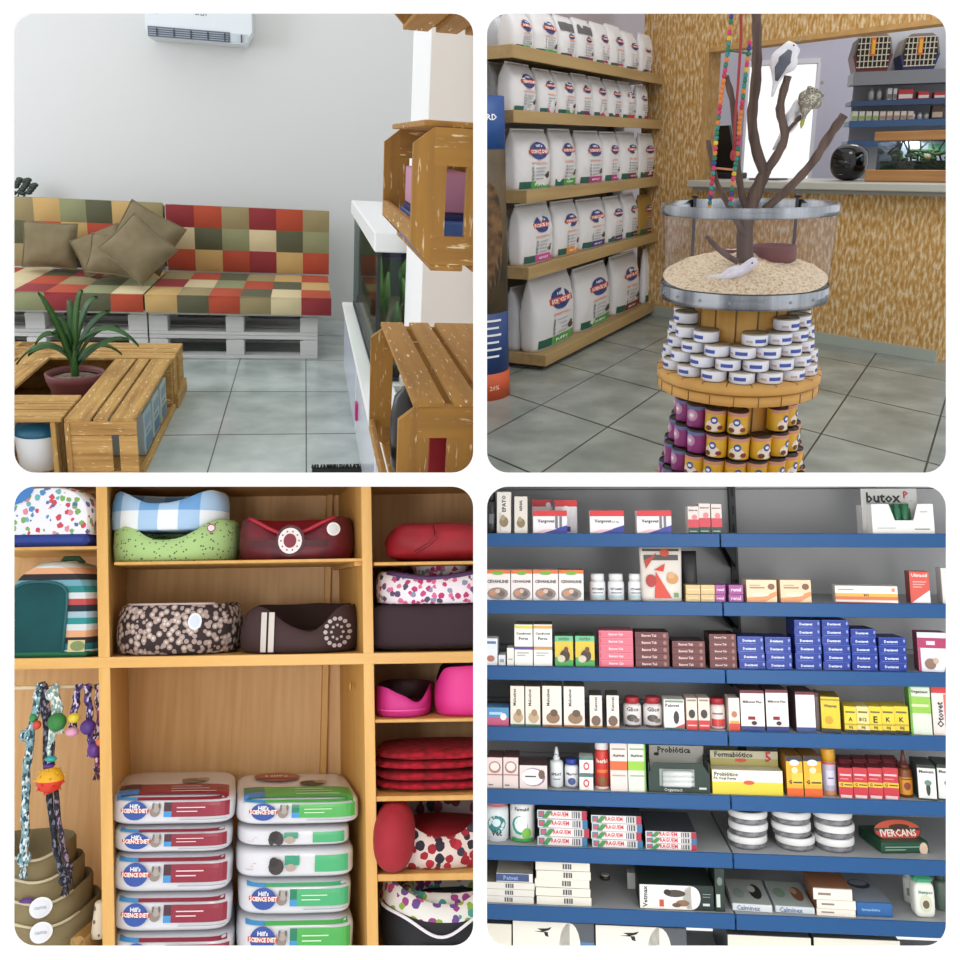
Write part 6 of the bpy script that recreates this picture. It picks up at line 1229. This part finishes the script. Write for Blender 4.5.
carton(920, 948, 632.5, 2, 'dde2e8', [('R', 0, 1, .86, 1, 'cfd6e0'), ('R', 0, 1, .60, .86, 'a82a5c'), ('R', .3, .6, .68, .78, 'e9d0dc'), ('P', [(.85, 0), (1, 0), (1, .3)], '3a8a8c'), ('D', .4, .2, .2, .14, '8a6a5a'), ('D', .6, .28, .1, .08, 'c0a890'), ('P', [(.0, 0), (.08, 0), (.08, .6), (0, .6)], 'a82a5c')], 'white and raspberry carton with a puppy, end of the third shelf', side='8a2048')
# ---- shelf 4
carton(487, 509, 707.5, 3, '4f8ab8', [('R', 0, 1, 0, .45, 'c0577a'), ('R', .1, .7, .6, .75, 'a9d0e6'), ('D', .75, .5, .15, .2, 'dfe6ee')], 'low blue and pink carton at the open end of the fourth shelf')
for i, (a, b, yt, c_) in enumerate(((510.5, 524.5, 686, 1), (525.5, 540.5, 686.5, 1), (542.5, 562, 686, 0), (564, 585, 686.5, 0))):
    carton(a, b, yt, 3, 'e6ddd0', [('V', 'Meloxivet', .3, .72, .42), ('D', .55, .22, .36, .14, '8a6a4a' if c_ == 0 else 'b9a080'), ('D', .6, .34, .2, .09, '5a4232' if c_ == 0 else '9a7f5a'), ('R', 0, 1, 0, .05, '3f7a68' if c_ else '9a6a3a')], f'tall cream carton with a dog picture, {ORD[i+1]} of four on the fourth shelf', d=.16, side='8a8070')
for i, (a, b) in enumerate(((590, 602.5), (607, 619.5))): carton(a, b, 695.5, 3, 'dfd6cc', [('V', 'Ketovet', .5, .74, .42), ('D', .5, .22, .38, .16, '6a5040'), ('R', 0, 1, 0, .06, 'b08040')], f'narrow cream carton, {["beside the tall cream ones", "beside the red-capped bottles"][i]}', d=.14, side='6a6258')
for i, (a, b) in enumerate(((624, 642.5), (644.5, 663.5))): bottle(a, b, 698, 3, 'e3dedc', 'a52a34', [('T', 'Glico', .5, .78, .7), ('D', .45, .4, .3, .16, '5a5450'), ('D', .7, .3, .2, .1, '7a706a'), ('R', .05, .95, .02, .10, '4a4648')], f'white bottle with red cap and dog print, {["nearer the cream cartons", "nearer the green-edged carton"][i]}', capf=.22, capr=.78)
carton(664.5, 685, 699.5, 3, 'e8e4de', [('R', .05, .95, .9, .97, '6a8a7a'), ('T', 'Pelovet', .42, .8, .7), ('D', .6, .4, .14, .22, '2c2a2c'), ('P', [(.3, 0), (1, 0), (1, .2)], 'c0404a'), ('R', 0, 1, 0, .06, '4a6a5a')], 'white carton with a black cat and green edge, fourth shelf', d=.1)
for i, (a, b) in enumerate(((687, 698), (699, 710.5))): carton(a, b, 698, 3, 'e0d0c4', [('R', 0, 1, 0, .3, 'c8363c'), ('D', .5, .5, .3, .14, '3a3434'), ('R', .1, .9, .9, .95, '8a7a70'), ('R', .1, .9, .12, .16, 'e9c0c0')], f'small white and red carton, {["first", "second"][i]} of the pair before the red-capped pot, fourth shelf')
bottle(711.5, 727, 699, 3, 'e3d8d2', 'a82c34', [('R', .05, .95, .1, .4, 'cf4444'), ('R', .1, .8, .6, .66, '7a6a6a')], 'squat white pot with red cap in front of the shelving post', capf=.2, capr=.9)
carton(729.5, 740.5, 698, 3, 'e6d5cc', [('R', 0, 1, 0, .22, 'c8463c'), ('R', .1, .9, .22, .3, 'e0a03a'), ('D', .5, .5, .26, .1, 'b07a5a')], 'small cream and red carton just past the shelving post, fourth shelf')
for i, (a, b, yt) in enumerate(((741.5, 765.5, 690.5), (767, 789.5, 690), (797, 816.5, 692))): carton(a, b, yt, 3, 'e6dfdc', [('R', .0, 1, .93, 1, '6a2430'), ('T', 'Milbevet Plus', .5, .72, .8), ('R', .3, .6, .28, .36, '8a2430'), ('R', 0, 1, .0, .12, '2c3c78'), ('D', .55, .2, .12, .05, '4a2a2a')] if i < 2 else [('R', 0, 1, .93, 1, '6a2430'), ('R', 0, 1, .0, .12, '3a4a80'), ('R', .1, .9, .45, .6, 'f0e8dc')], f'white carton with maroon top and navy foot, {ORD[i+1]} of three on the fourth shelf', d=.16, side='5a4044')
carton(817, 820.5, 693, 3, '8a7a78', [('R', 0, 1, .9, 1, '6a2430')], 'sliver of a maroon-topped carton behind the yellow one', dy=.05)
carton(822.5, 841, 697, 3, 'dcc02a', [('T', 'Vitavet', .5, .75, .7), ('D', .4, .35, .22, .12, 'c89a22'), ('R', 0, 1, .9, .94, 'a08a20'), ('R', 0, 1, 0, .12, '2c2c30')], 'tall bright yellow carton with a black foot, fourth shelf', d=.16, side='a08a22')
for i, (a, b, s_) in enumerate(((845.5, 857.5, 'A'), (858, 870, 'B12'), (870.5, 882.5, 'E'), (883, 895.5, 'K'), (896, 909.5, 'K'))): carton(a, b, 706.5, 3, 'e0c833' if i != 1 else 'ded08a', [('T', s_, .5, .52, .34 if len(s_) == 1 else .6, '1c1c1c'), ('R', .12, .88, .76, .82, '6a6030'), ('R', 0, 1, .3, .36, 'b89a2a'), ('R', 0, 1, 0, .13, '2a2a2c'), ('T', 'inj', .5, .22, .3)], f'small yellow carton lettered {s_}{"" if i < 3 else (", next to the E one" if i == 3 else ", at the end of the lettered row")}', d=.12)
carton(912, 932.5, 684, 3, 'd3dccb', [('R', 0, 1, .42, .75, '8fc04a'), ('R', 0, 1, .93, 1, '9ac46a'), ('T', 'Organnact', .5, .84, .8), ('R', .1, .9, .55, .6, 'd6e8b0'), ('R', 0, .1, 0, 1, '6aa83a')], 'tall white and lime carton, fourth shelf', side='6aa83a')
carton(934.5, 949, 684, 3, 'e3d9d4', [('R', 0, 1, .82, 1, 'c8363c'), ('V', 'Otovet', .5, .4, .5), ('R', .8, 1, 0, .8, 'd06a5a')], 'tall white and red carton at the end of the fourth shelf')
# ---- shelf 5
for i, (a, b) in enumerate(((487, 502.5), (503.3, 518.5))): carton(a, b, 757.5, 4, 'e0cfca', [('D', .5, .68, .4, .2, 'b07a72'), ('D', .5, .7, .3, .14, 'e8ddd6'), ('R', 0, 1, .42, .45, 'a06a62'), ('R', .1, .4, .08, .12, '7a6a68')], f'pinkish carton with a ring motif, {["at the open end", "next to the open end"][i]} of the fifth shelf', d=.14, side='6a4440')
carton(519.5, 547.5, 765.5, 4, 'e0d3cf', [('D', .5, .5, .44, .4, '9a7a92'), ('D', .46, .5, .40, .36, 'ece4e0'), ('D', .8, .62, .12, .2, '6a5048'), ('R', .2, .6, .5, .56, '4a4248')], 'low white carton with a purple oval and a dog, fifth shelf', d=.13, side='6a4c4a')
bottle(550, 563.5, 748.5, 4, 'e0e4e6', 'd9dde0', [('T', 'SPRAY', .5, .5, .8), ('R', .2, .8, .3, .34, '6a8aa0')], 'white spray bottle with pump, fifth shelf', capf=.32, neck=.5, spray=True)
bottle(565, 579, 760, 4, 'e6e8ea', '2a3f96', [('T', 'MaxVet', .5, .62, .8), ('D', .5, .3, .3, .16, '4a5a90'), ('R', .05, .95, .02, .08, '8a8a90')], 'white bottle with a dark blue cap, fifth shelf', capf=.2, capr=.85)
for k, (yt, yb) in enumerate(((774.5, None), (757.5, 773))): carton(579.5, 593.5, yt, 4, 'dfe0dc', [('R', 0, 1, .84, 1, '3a7a72'), ('D', .5, .45, .22, .26, 'c8504a'), ('D', .5, .45, .12, .14, 'e8e4e0')], f'small white carton with a red circle, {["lower", "upper"][k]} of two', d=.09, yb=yb)
bottle(595.5, 610, 742.5, 4, 'cc3c36', 'e9e6e2', [('T', 'herbi', .5, .72, .8, 'f4e6d8'), ('R', .1, .9, .42, .5, 'e07a3a'), ('D', .5, .2, .35, .14, '8a5a34'), ('R', 0, 1, .0, .06, 'e9e0da')], 'tall red spray can with a white cap, fifth shelf', capf=.17, neck=.95, capr=.95, name='spray_can')
carton(610.8, 628, 741.5, 4, 'ddd2cc', [('R', 0, 1, .42, .60, 'd8602a'), ('R', .1, .9, .83, .86, '9a8a86'), ('R', .1, .9, .3, .33, 'b0a09a'), ('T', 'Aurivet', .5, .72, .7)], 'tall white carton with an orange band, fifth shelf'); carton(628.6, 646.5, 741.5, 4, 'd9dfd0', [('R', 0, 1, .42, .60, '8ec03a'), ('R', .1, .9, .83, .86, '8a9a86'), ('R', .1, .9, .3, .33, '9ab08a'), ('T', 'Aurivet', .5, .72, .7), ('R', .92, 1, 0, 1, '6aa83a')], 'tall white carton with a lime band, fifth shelf', side='6aa83a')
x, y, z, w, h = item(649, 710.5, 760, 4); t = thing('counter_display', 'dark green display tray of silver tubes with a card reading Probiótica', 'display', BR, (x, y, z))
hh_ = item(655, 711, 746.5, 4, .12)[4]
mb = MB(); mb.box(-w*.42, w*.5, .12, .124, 0, hh_, P('cfcdc4')); p = lambda a, b: (a, .119, b); mb.text('Probiótica', 0, hh_*.88, w*.56, P('2a2c2c'), p); mb.disc(-w*.3, hh_*.76, .01, .006, P('3a3a3a'), p, 8); mb.build('back_card', parent=t)
mb = MB(); gd = mat('22362e', .5); mb.prism([(-w/2, 0), (w/2, 0), (w/2, h*.55), (w*.38, h*.9), (-w*.40, h*.9), (-w/2, h*.55)], .0, .004, gd); mb.box(-w/2, -w/2+.003, .004, .118, 0, h*.9, gd); mb.box(w/2-.003, w/2, .004, .118, 0, h*.9, gd)
mb.rect(-w*.32, w*.25, h*.2, h*.72, P('9aa39c'), front(0)); mb.text('Organnact', -w*.1, h*.08, w*.3, P('b9c4bc'), front(0)); mb.rect(w*.32, w*.44, h*.12, h*.18, P('c9cfc8'), front(0)); mb.build('tray', parent=t)
for i in range(3): mb = MB(); mb.T = Matrix.Translation((-w*.27, -.008, h*(.3+.15*i))) @ Matrix.Rotation(PI/2, 4, 'Y'); mb.lathe([(.011, 0), (.011, w*.44), (.006, w*.5)], mat('cfd4d2', .25, .3), n=14); mb.build('tube', parent=t)
x, y, z, w, h = item(713, 783.5, 770.5, 4, .012); t = thing('counter_display', 'yellow and white display carton with a khaki card marked 5, fifth shelf', 'display', BR, (x, y, z)); hh_ = item(716, 784, 751.5, 4, .06)[4]
mb = MB(); mb.box(-w*.48, w*.5, .055, .059, 0, hh_, P('a39a5a')); p = lambda a, b: (a, .054, b); mb.rect(-w*.48, w*.5, hh_*.80, hh_*.99, P('b8b296'), p); p2 = lambda a, b: (a, .0525, b); mb.text('Formabiótico', -w*.14, hh_*.90, w*.56, P('2c2c2c'), p2); mb.text('5', w*.36, hh_*.86, w*.09, P('b0303a'), p2, 1.0); mb.disc(-w*.04, hh_*.76, .02, .006, P('c04a30'), p2, 10); mb.build('back_card', parent=t)
mb = MB(); yl = P('d8c840', .45); mb.box(-w/2, w/2, 0, .003, 0, h*.52, yl); mb.box(-w/2, w/2, 0, .003, h*.52, h, P('e9e4d2', .5)); mb.box(-w/2, -w/2+.003, .003, .05, 0, h, yl); mb.box(w/2-.003, w/2, .003, .05, 0, h, yl); mb.box(-w/2+.003, w/2-.003, .003, .05, h-.003, h, P('cfc9b0')); mb.text('Probiótico', -w*.30, h*.83, w*.34, P('2c2c30'), front(0)); mb.text('Pó Oral Forte', -w*.32, h*.66, w*.32, P('2c2c30'), front(0)); mb.disc(w*.02, h*.5, .018, .007, P('d0583a'), front(0), 12); mb.build('tray', parent=t)
for i, (a, b) in enumerate(((787.5, 804), (805, 823))): carton(a, b, 756.5, 4, 'e0aa30', [('R', 0, 1, .88, 1, '35303a'), ('D', .5, .84, .3, .08, 'dadce6'), ('R', .3, 1, .3, .6, 'e8c04a'), ('R', 0, 1, .0, .20, 'd8602a'), ('T', 'G', .22, .36, .2, '1c1c1c'), ('R', .4, .95, .33, .37, '5a4a20'), ('D', .5, .66, .2, .08, 'e6dcae')], f'orange and yellow carton with a letter G, {["nearer the display", "nearer the purple can"][i]}', d=.16, side='9a6a20')
bottle(824.5, 839.5, 749.5, 4, 'b9b4cc', 'd09a2a', [('R', 0, 1, .0, .14, 'c88a5a'), ('R', .2, .8, .3, .75, 'd3d0e0'), ('R', .3, .7, .5, .54, '6a6090'), ('R', 0, 1, .93, .99, 'cc4a2a')], 'slim lilac can with an orange cap, fifth shelf', capf=.28, neck=.97, capr=.95, name='spray_can')
for i, (a, b) in enumerate(((839.8, 853.5), (854.3, 868.5), (869.3, 883.5), (884.3, 899.5))):
    carton(a, b, 768, 4, 'c0333f', [('R', 0, 1, .36, .52, 'e0b83a'), ('T', 'G', .2, .44, .2, '1c1c1c'), ('R', .4, .95, .42, .46, '5a4a20'), ('R', .1, .9, .74, .8, 'e8b8bc'), ('R', .1, .9, .0, .1, 'e0c0c0'), ('R', .1, .7, .62, .66, 'd88088')], f'red carton with a yellow band, {ORD[i+1]} of the front four on the fifth shelf', d=.09, side='7a2028')
    carton(a+1, b+.5, 759.5, 4, '8a2a38', [('R', .1, .9, .85, .9, 'b8606a')], f'dark red carton standing behind the {ORD[i+1]} red one with a yellow band', d=.09, dy=.125)
bottle(901, 916, 748.5, 4, '7a4420', '5a2a1c', [('R', .03, .97, .1, .7, 'd0902a'), ('D', .5, .4, .25, .14, '8a3a2a'), ('R', .15, .85, .62, .66, '5a2a1c')], 'brown bottle with a pointed nozzle, fifth shelf', capf=.42, neck=.8, cone=True)
for i, (a, b) in enumerate(((919.5, 937, ), (939.5, 957))): carton(a, b, 765.5, 4, 'e0e2dc', [('R', 0, 1, .92, 1, '2c3430'), ('T', 'Maxicam', .5, .82, .8), ('D', .55, .34, .12, .22, '2f3a34'), ('D', .55, .5, .2, .08, '6a8a7a'), ('R', 0, 1, 0, .05, '3a4a40')], f'white carton with a green figure, {["complete one", "cut off one"][i]} at the end of the fifth shelf', d=.16, side='3a4a42')
# ---- shelf 6
bottle(485, 508, 801, 5, 'dde3e4', 'b8707c', [('D', .5, .5, .42, .26, '2f7f80'), ('D', .5, .55, .2, .12, 'cfe0e0'), ('R', .05, .95, .0, .08, 'c8c8ce'), ('T', 'Vet', .5, .25, .5)], 'white jar with a pink cap and teal emblem, sixth shelf', capf=.16, capr=.95, name='tablet_jar')
bottle(509.5, 534.5, 800.5, 5, 'eceeed', 'e4e4e2', [('T', 'Farmabil', .5, .82, .6, '2a2c30'), ('D', .42, .42, .34, .24, '3aa088'), ('D', .46, .45, .28, .2, 'f0f2f2'), ('D', .7, .22, .2, .14, '7ab84a'), ('R', .05, .95, .02, .10, '3a9a4a')], 'large white jar with a green swirl, sixth shelf', capf=.05, capr=.85, name='tablet_jar')
tp = [('R', .17, .72, .1, .9, 'e6dedd'), ('T', 'DRAGUEM', .42, .55, .42, 'c83a48', 1.2), ('R', .02, .14, .15, .85, '3f7f90'), ('D', .08, .5, .04, .25, 'c8505a'), ('R', .7, .86, .15, .85, '55555c'), ('R', .72, .735, .15, .85, 'e6e6e6'), ('R', .76, .775, .15, .85, 'e6e6e6'), ('R', .81, .825, .15, .85, 'e6e6e6'), ('P', [(.1, .1), (.2, .1), (.3, .9), (.2, .9)], '3f8a4a'), ('R', .9, 1, .0, 1, 'a82a40')]
tp2 = [d if d[0] != 'R' or d[1] != .9 else ('R', .9, 1, 0, 1, '2f6f98') for d in tp]
for a, b, yt, n, w_ in ((538, 589, 810.5, 4, 'next to the green swirl jar'), (591.5, 643, 815.5, 4, 'in the middle'), (645, 697, 831.5, 3, 'nearest the post')):
    stack(a, b, yt, None, n, 5, 'dad6d6', lambda k: tp if (k+n) % 2 else tp2, lambda k: f'barcoded red-lettered carton, {pos(k, n)} in the stack {w_}', d=.2, side='3a3f48', jit=.004, group='barcoded cartons')
for i, cxp in enumerate((750.5, 796, 838)):
    for k in range(3):
        x, y, z, w, h = item(cxp-17.5, cxp+23, 812, 5, .03); hh_ = h/3*.97; r = w/2*.97; ox = random.uniform(-.006, .006)
        t = thing('round_tin', f'flat round tin with white rim, {["lowest", "middle", "top"][k]} of the {["first", "second", "third"][i]} tin stack from the post', 'tin', BR, (x+ox, y+r, z+k*hh_), group='round tins')
        mb = MB(); mb.lathe([(r*.94, 0), (r*.97, .004), (r*.97, hh_*.42)], mat('85858a', .5, 0, 'noise', a='5f5f64', sc=60), n=36); mb.build('base', parent=t)
        mb = MB(); mb.lathe([(r, hh_*.42), (r*1.02, hh_*.5), (r*1.02, hh_*.86), (r*.98, hh_*.95), (r*.9, hh_*.97), (r*.88, hh_*.93), (.003, hh_*.93)], [P('dddddc')]*4+[P('c9c9c8'), mat('8e8e92', .5)], n=36); mb.build('lid', parent=t)
x, y, z, w, h = item(881, 931.5, 826.5, 5, .05); t = thing('medicine_box', 'green box with an oval red badge reading IVERCANS, sixth shelf', 'box', BR, (x, y, z), rz=.12)
gd = mat('1f4a34', .45); mb = MB(); mb.box(-w/2, w/2, 0, .16, 0, h*.42, gd, .003); mb.rect(-w*.42, w*.3, h*.22, h*.25, P('9ab8a8'), front(0)); mb.rect(-w*.42, 0, h*.12, h*.15, P('9ab8a8'), front(0)); mb.disc(w*.38, h*.16, .014, .02, P('d9c0a8'), front(0), 10); mb.build('carton', parent=t)
mb = MB(); n = 24; a = .42; pl = [(w*.5*math.cos(2*PI*q/n), h*.40*math.sin(2*PI*q/n)) for q in range(n)]
M_ = Matrix.Translation((0, .045, h*.66)) @ Matrix.Rotation(-a, 4, 'X'); mb.T = M_; mb.prism(pl, 0, .006, P('3a3a2c')); fr_ = lambda c_, k_: mb.pol([(x_*k_, z_*k_) for x_, z_ in pl], P(c_), front(0, .0006+.0004*(1-k_)*10))
mb.pol([(x_, z_) for x_, z_ in pl if z_ > h*.02], P('c9573a'), front(0, .0007)); mb.pol([(x_*.95, z_*.95) for x_, z_ in pl if z_ <= h*.1], P('c8382f'), front(0, .0010)); mb.disc(w*.05, h*.14, w*.22, h*.1, P('3f2a1c'), front(0, .0012)); mb.text('IVERCANS', 0, -h*.08, w*.76, P('e9e6d8'), front(0, .0018), 1.1); mb.build('oval_badge', parent=t)
# ---- shelf 7
bar_ = lambda u: [('R', u, u+.16, .2, .8, '4a4a50'), ('R', u+.03, u+.045, .2, .8, 'd9d6ce'), ('R', u+.08, u+.095, .2, .8, 'd9d6ce'), ('R', u+.12, u+.13, .2, .8, 'd9d6ce')]
stack(483, 534.5, 882.5, None, 3, 6, 'ddd9d0', bar_(.42), lambda k: f'flat white barcoded carton, {pos(k, 3)} in the low stack at the open end', d=.22, side='8a8478', jit=.003, group='white barcoded cartons')
carton(496, 533, 873.5, 6, 'e3dfd4', [('R', .0, .9, .1, .95, '3a4f7c'), ('T', 'Petvet', .4, .5, .4, '8aa0cc')], 'flat blue-fronted carton lying on the low white stack', yb=881.5, d=.2, side='b9b4a8')
stack(536, 592, 862.5, None, 5, 6, 'e3dfd2', bar_(.5), lambda k: f'flat cream carton with barcode, {pos(k, 5)} of the tall cream stack', d=.22, side='8a6a5a', jit=.006, group='cream barcoded cartons')
carton(628, 638, 873, 6, 'b9bab8', [], 'grey carton end behind the carton with chunky pet', dy=.16, d=.05)
bottle(601, 611, 876, 6, '3a3a3c', 'cfc9b8', [], 'little dark bottle with a cream cap behind the cream stack', dy=.22, capf=.25)
x, y, z, w, h = item(639.5, 714.5, 885, 6); t = thing('medicine_box', 'large white and dark green carton with a pet picture, lowest full shelf', 'box', BR, (x, y, z)); mb = MB(); dk = P('1f2c28')
w1 = w*.82; mb.box(-w/2, w/2, 0, .2, 0, h, dk, .002); pr = lambda a, b, e=.0008: (a, -e, b)
mb.rect(-w*.49, w*.20, h*.02, h*.98, P('e9e6df'), pr); mb.disc(w*.20, h*.5, w*.12, h*.47, P('e9e6df'), pr, 20)
p2 = lambda a, b: (a, -.0014, b); p3 = lambda a, b: (a, -.0019, b); g, fs = glyphs('Vetmax'); L = h*.86; mb.add([(-w*.42-zz*L, -.0014, h*.5+xx*L) for xx, zz in g], fs, P('1f3a34')); mb.rect(-w*.23, -w*.17, h*.12, h*.4, P('c0503a'), p2); mb.disc(-w*.02, h*.66, w*.14, h*.15, P('4a4038'), p2); mb.disc(-w*.12, h*.7, w*.05, h*.12, P('2c2622'), p3); mb.disc(w*.08, h*.28, w*.09, h*.13, P('8a6a50'), p2); mb.disc(-w*.0, h*.2, w*.06, h*.09, P('6a5240'), p3)
mb.rect(w*.35, w*.46, h*.66, h*.68, P('9ab0a8'), p2); mb.rect(w*.35, w*.45, h*.55, h*.57, P('9ab0a8'), p2); mb.rect(w*.35, w*.44, h*.2, h*.3, P('c8cfc8'), p2); mb.build('carton', parent=t)
carton(716, 725.5, 868.5, 6, '23332c', [('R', .1, .5, .1, .4, 'c9cfc8'), ('D', .5, .7, .3, .1, '6a7a70')], 'dark green carton squeezed against the shelving post', d=.2)
def flatbox(a, b, yt, yb, d, top, frontc, tdecs, lab, fd=[], dy=.02, rz=0.):
    x, y, z, w, h = item(a, b, yt, 6, dy); h = max(.02, h); mb = MB(); mb.box(-w/2, w/2, 0, d, 0, h, P(frontc, .45), .002); marks(mb, w, h, fd)
    pt = lambda u, v, e=.0006: ((u-.5)*w, v*d, h+e); mb.add([pt(.02, .02), pt(.98, .02), pt(.98, .98), pt(.02, .98)], [(0, 1, 2, 3)], P(top, .45))
    for k, (u, v, ru, rv, c_) in enumerate(tdecs): mb.add([pt(u+ru*math.cos(2*PI*q/12), v+rv*math.sin(2*PI*q/12), .001+.0003*k) for q in range(12)], [tuple(range(12))], P(c_))
    return solo(mb, 'medicine_box', lab, 'box', BR, (x, y, z), rz=rz)
flatbox(733, 772.5, 904.5, None, .2, 'b4bab4', 'd3d8da', [(.7, .5, .16, .3, '2c2a28'), (.62, .6, .1, .14, 'd6d2c8'), (.25, .4, .15, .2, '9aa8a0')], 'flat carton with a black and white cow on its lid', fd=[('T', 'Calminex', .4, .5, .6, '6a7a9a')], rz=-.05)
flatbox(776, 815, 907, None, .2, 'aebab4', 'cfd6da', [(.72, .5, .16, .28, '8a5a3a'), (.66, .6, .08, .12, 'c9a080'), (.25, .5, .16, .2, '8aa08f')], 'flat carton with a brown horse on its lid, beside the cow carton', fd=[('T', 'Calminex', .4, .5, .6, '5a6f9a')], rz=-.05)
for k, (yt, yb, dx) in enumerate(((909, None, 0), (900, 908.5, 0), (888.5, 899.5, -3.5))):
    carton(817+dx, 856+dx, yt, 6, 'e6e0d4', [('R', .12, .45, .4, .6, '8a7a70'), ('R', 0, 1, .95, 1, 'b9a890')], f'flat cream carton, {["bottom", "middle", "top"][k]} of three beside the blue box', d=.2, side='8a5a40', yb=yb, topc='9a6244', rz=-.04)
flatbox(857, 893.5, 903, None, .24, '8a94a0', '2a62a0', [(.5, .6, .32, .16, '2c3440'), (.5, .64, .26, .1, '8a94a0')], 'blue-fronted flat carton with a grey lid, beside the cream cartons', fd=[('T', 'farmacêutica', .4, .5, .5, '8ab4dc')])
bottle(908, 921, 876, 6, 'd9dcd4', 'cfd4cc', [('R', .1, .9, .3, .6, '8a8a84')], 'white bottle half hidden behind the green-capped shampoo', dy=.13, capf=.1)
x, y, z, w, h = item(917, 938, 877, 6, .02); t = thing('shampoo_bottle', 'flat white shampoo bottle with a green cap, end of the seventh shelf', 'bottle', BR, (x, y+.03, z))
mb = MB(); mb.blob((0, 0, h*.42), w/2, .028, h*.43, mat('e3e6dc', .35), e=5, n=32, k=16); pr = lambda a, b, e=.0: (a, -.030-e, b); mb.disc(0, h*.36, w*.3, h*.2, P('cfd3b8'), pr); mb.disc(0, h*.34, w*.16, h*.1, P('6a5a48'), lambda a, b: pr(a, b, .0006)); mb.text('Shampoo', 0, h*.62, w*.7, P('2f7a5a'), lambda a, b: pr(a, b, .0006)); mb.build('bottle_body', parent=t)
mb = MB(); mb.box(-w*.46, w*.46, -.026, .026, h*.80, h, mat('3f9a72', .4), .01); mb.build('cap', parent=t)
bottle(939, 952, 874, 6, '5a6a60', '3a4a40', [], 'green bottle cut off at the end of the seventh shelf', dy=.08)
# ---- lowest boxes, only their tops in view
zb = R3(717, 985).z; 
mb = MB(); mb.box(XLb, XRb, Q0+.0, Q0+SD-.05, zb-.03, zb-.001, gtop); tag(mb.build('base_shelf', BR), 'grey metal base shelf at the foot of the shelving', 'shelf')
def big(a, b, yt, lab, kind):
    y = Q0+.03; p0 = R3(a, 946, y); p1 = R3(b, 946, y); w = p1.x-p0.x; h = R3((a+b)/2, yt, y).z-zb; t = thing('large_carton', lab, 'box', BR, ((p0.x+p1.x)/2, y, zb)); d = .30
    mb = MB(); mb.box(-w/2, w/2, 0, d, 0, h, P('555a60', .5), .002)
    if kind: mb.rect(-w*.5, w*.2, .002, h*.995, P('e9e6da'), front(0)); mb.disc(w*.2, h*.5, w*.13, h*.495, P('e9e6da'), front(0), 20); mb.rect(w*.14, w*.5, .002, h*.62, P('4f7da8'), front(0, .0005)); mb.rect(w*.2, w*.42, h*.45, h*.47, P('a9c4dc'), front(0, .0012)); mb.rect(w*.22, w*.38, h*.38, h*.4, P('a9c4dc'), front(0, .0012))
    if kind:
        for pl in ([(-.2, .86), (-.12, .8), (-.05, .84), (-.02, .9), (-.08, .87)], [(-.12, .8), (-.1, .72), (-.06, .7), (-.07, .8)], [(-.24, .8), (-.12, .79), (-.12, .82)]): mb.pol([(u*w, v*h) for u, v in pl], P('1c1c1e'), front(0, .0014))
    else: mb.rect(-w*.5, w*.5, .002, h*.995, P('e3dfd0'), front(0))
    mb.build('carton', parent=t)
big(484, 511.5, 923.5, 'white carton end at the foot of the shelving, beside the bird cartons', 0)
big(513, 594.5, 922, 'large white and blue carton with black bird mark, farther from the post', 1)
big(596, 687, 926.5, 'large white and blue carton with black bird mark, nearer the post', 1)
big(728, 811, 936, 'large pale carton at the foot of the shelving, just past the post', 0)
big(814, 900, 939, 'large pale carton at the foot of the shelving, farthest from the post', 0)

# leave out whatever lies wholly outside its own room
for o in [o for o in bpy.data.objects if o.type == 'MESH' and not len(o.data.polygons)]: bpy.data.objects.remove(o)
for o in [o for o in bpy.data.objects if o.type == 'EMPTY' and not o.children]: bpy.data.objects.remove(o)
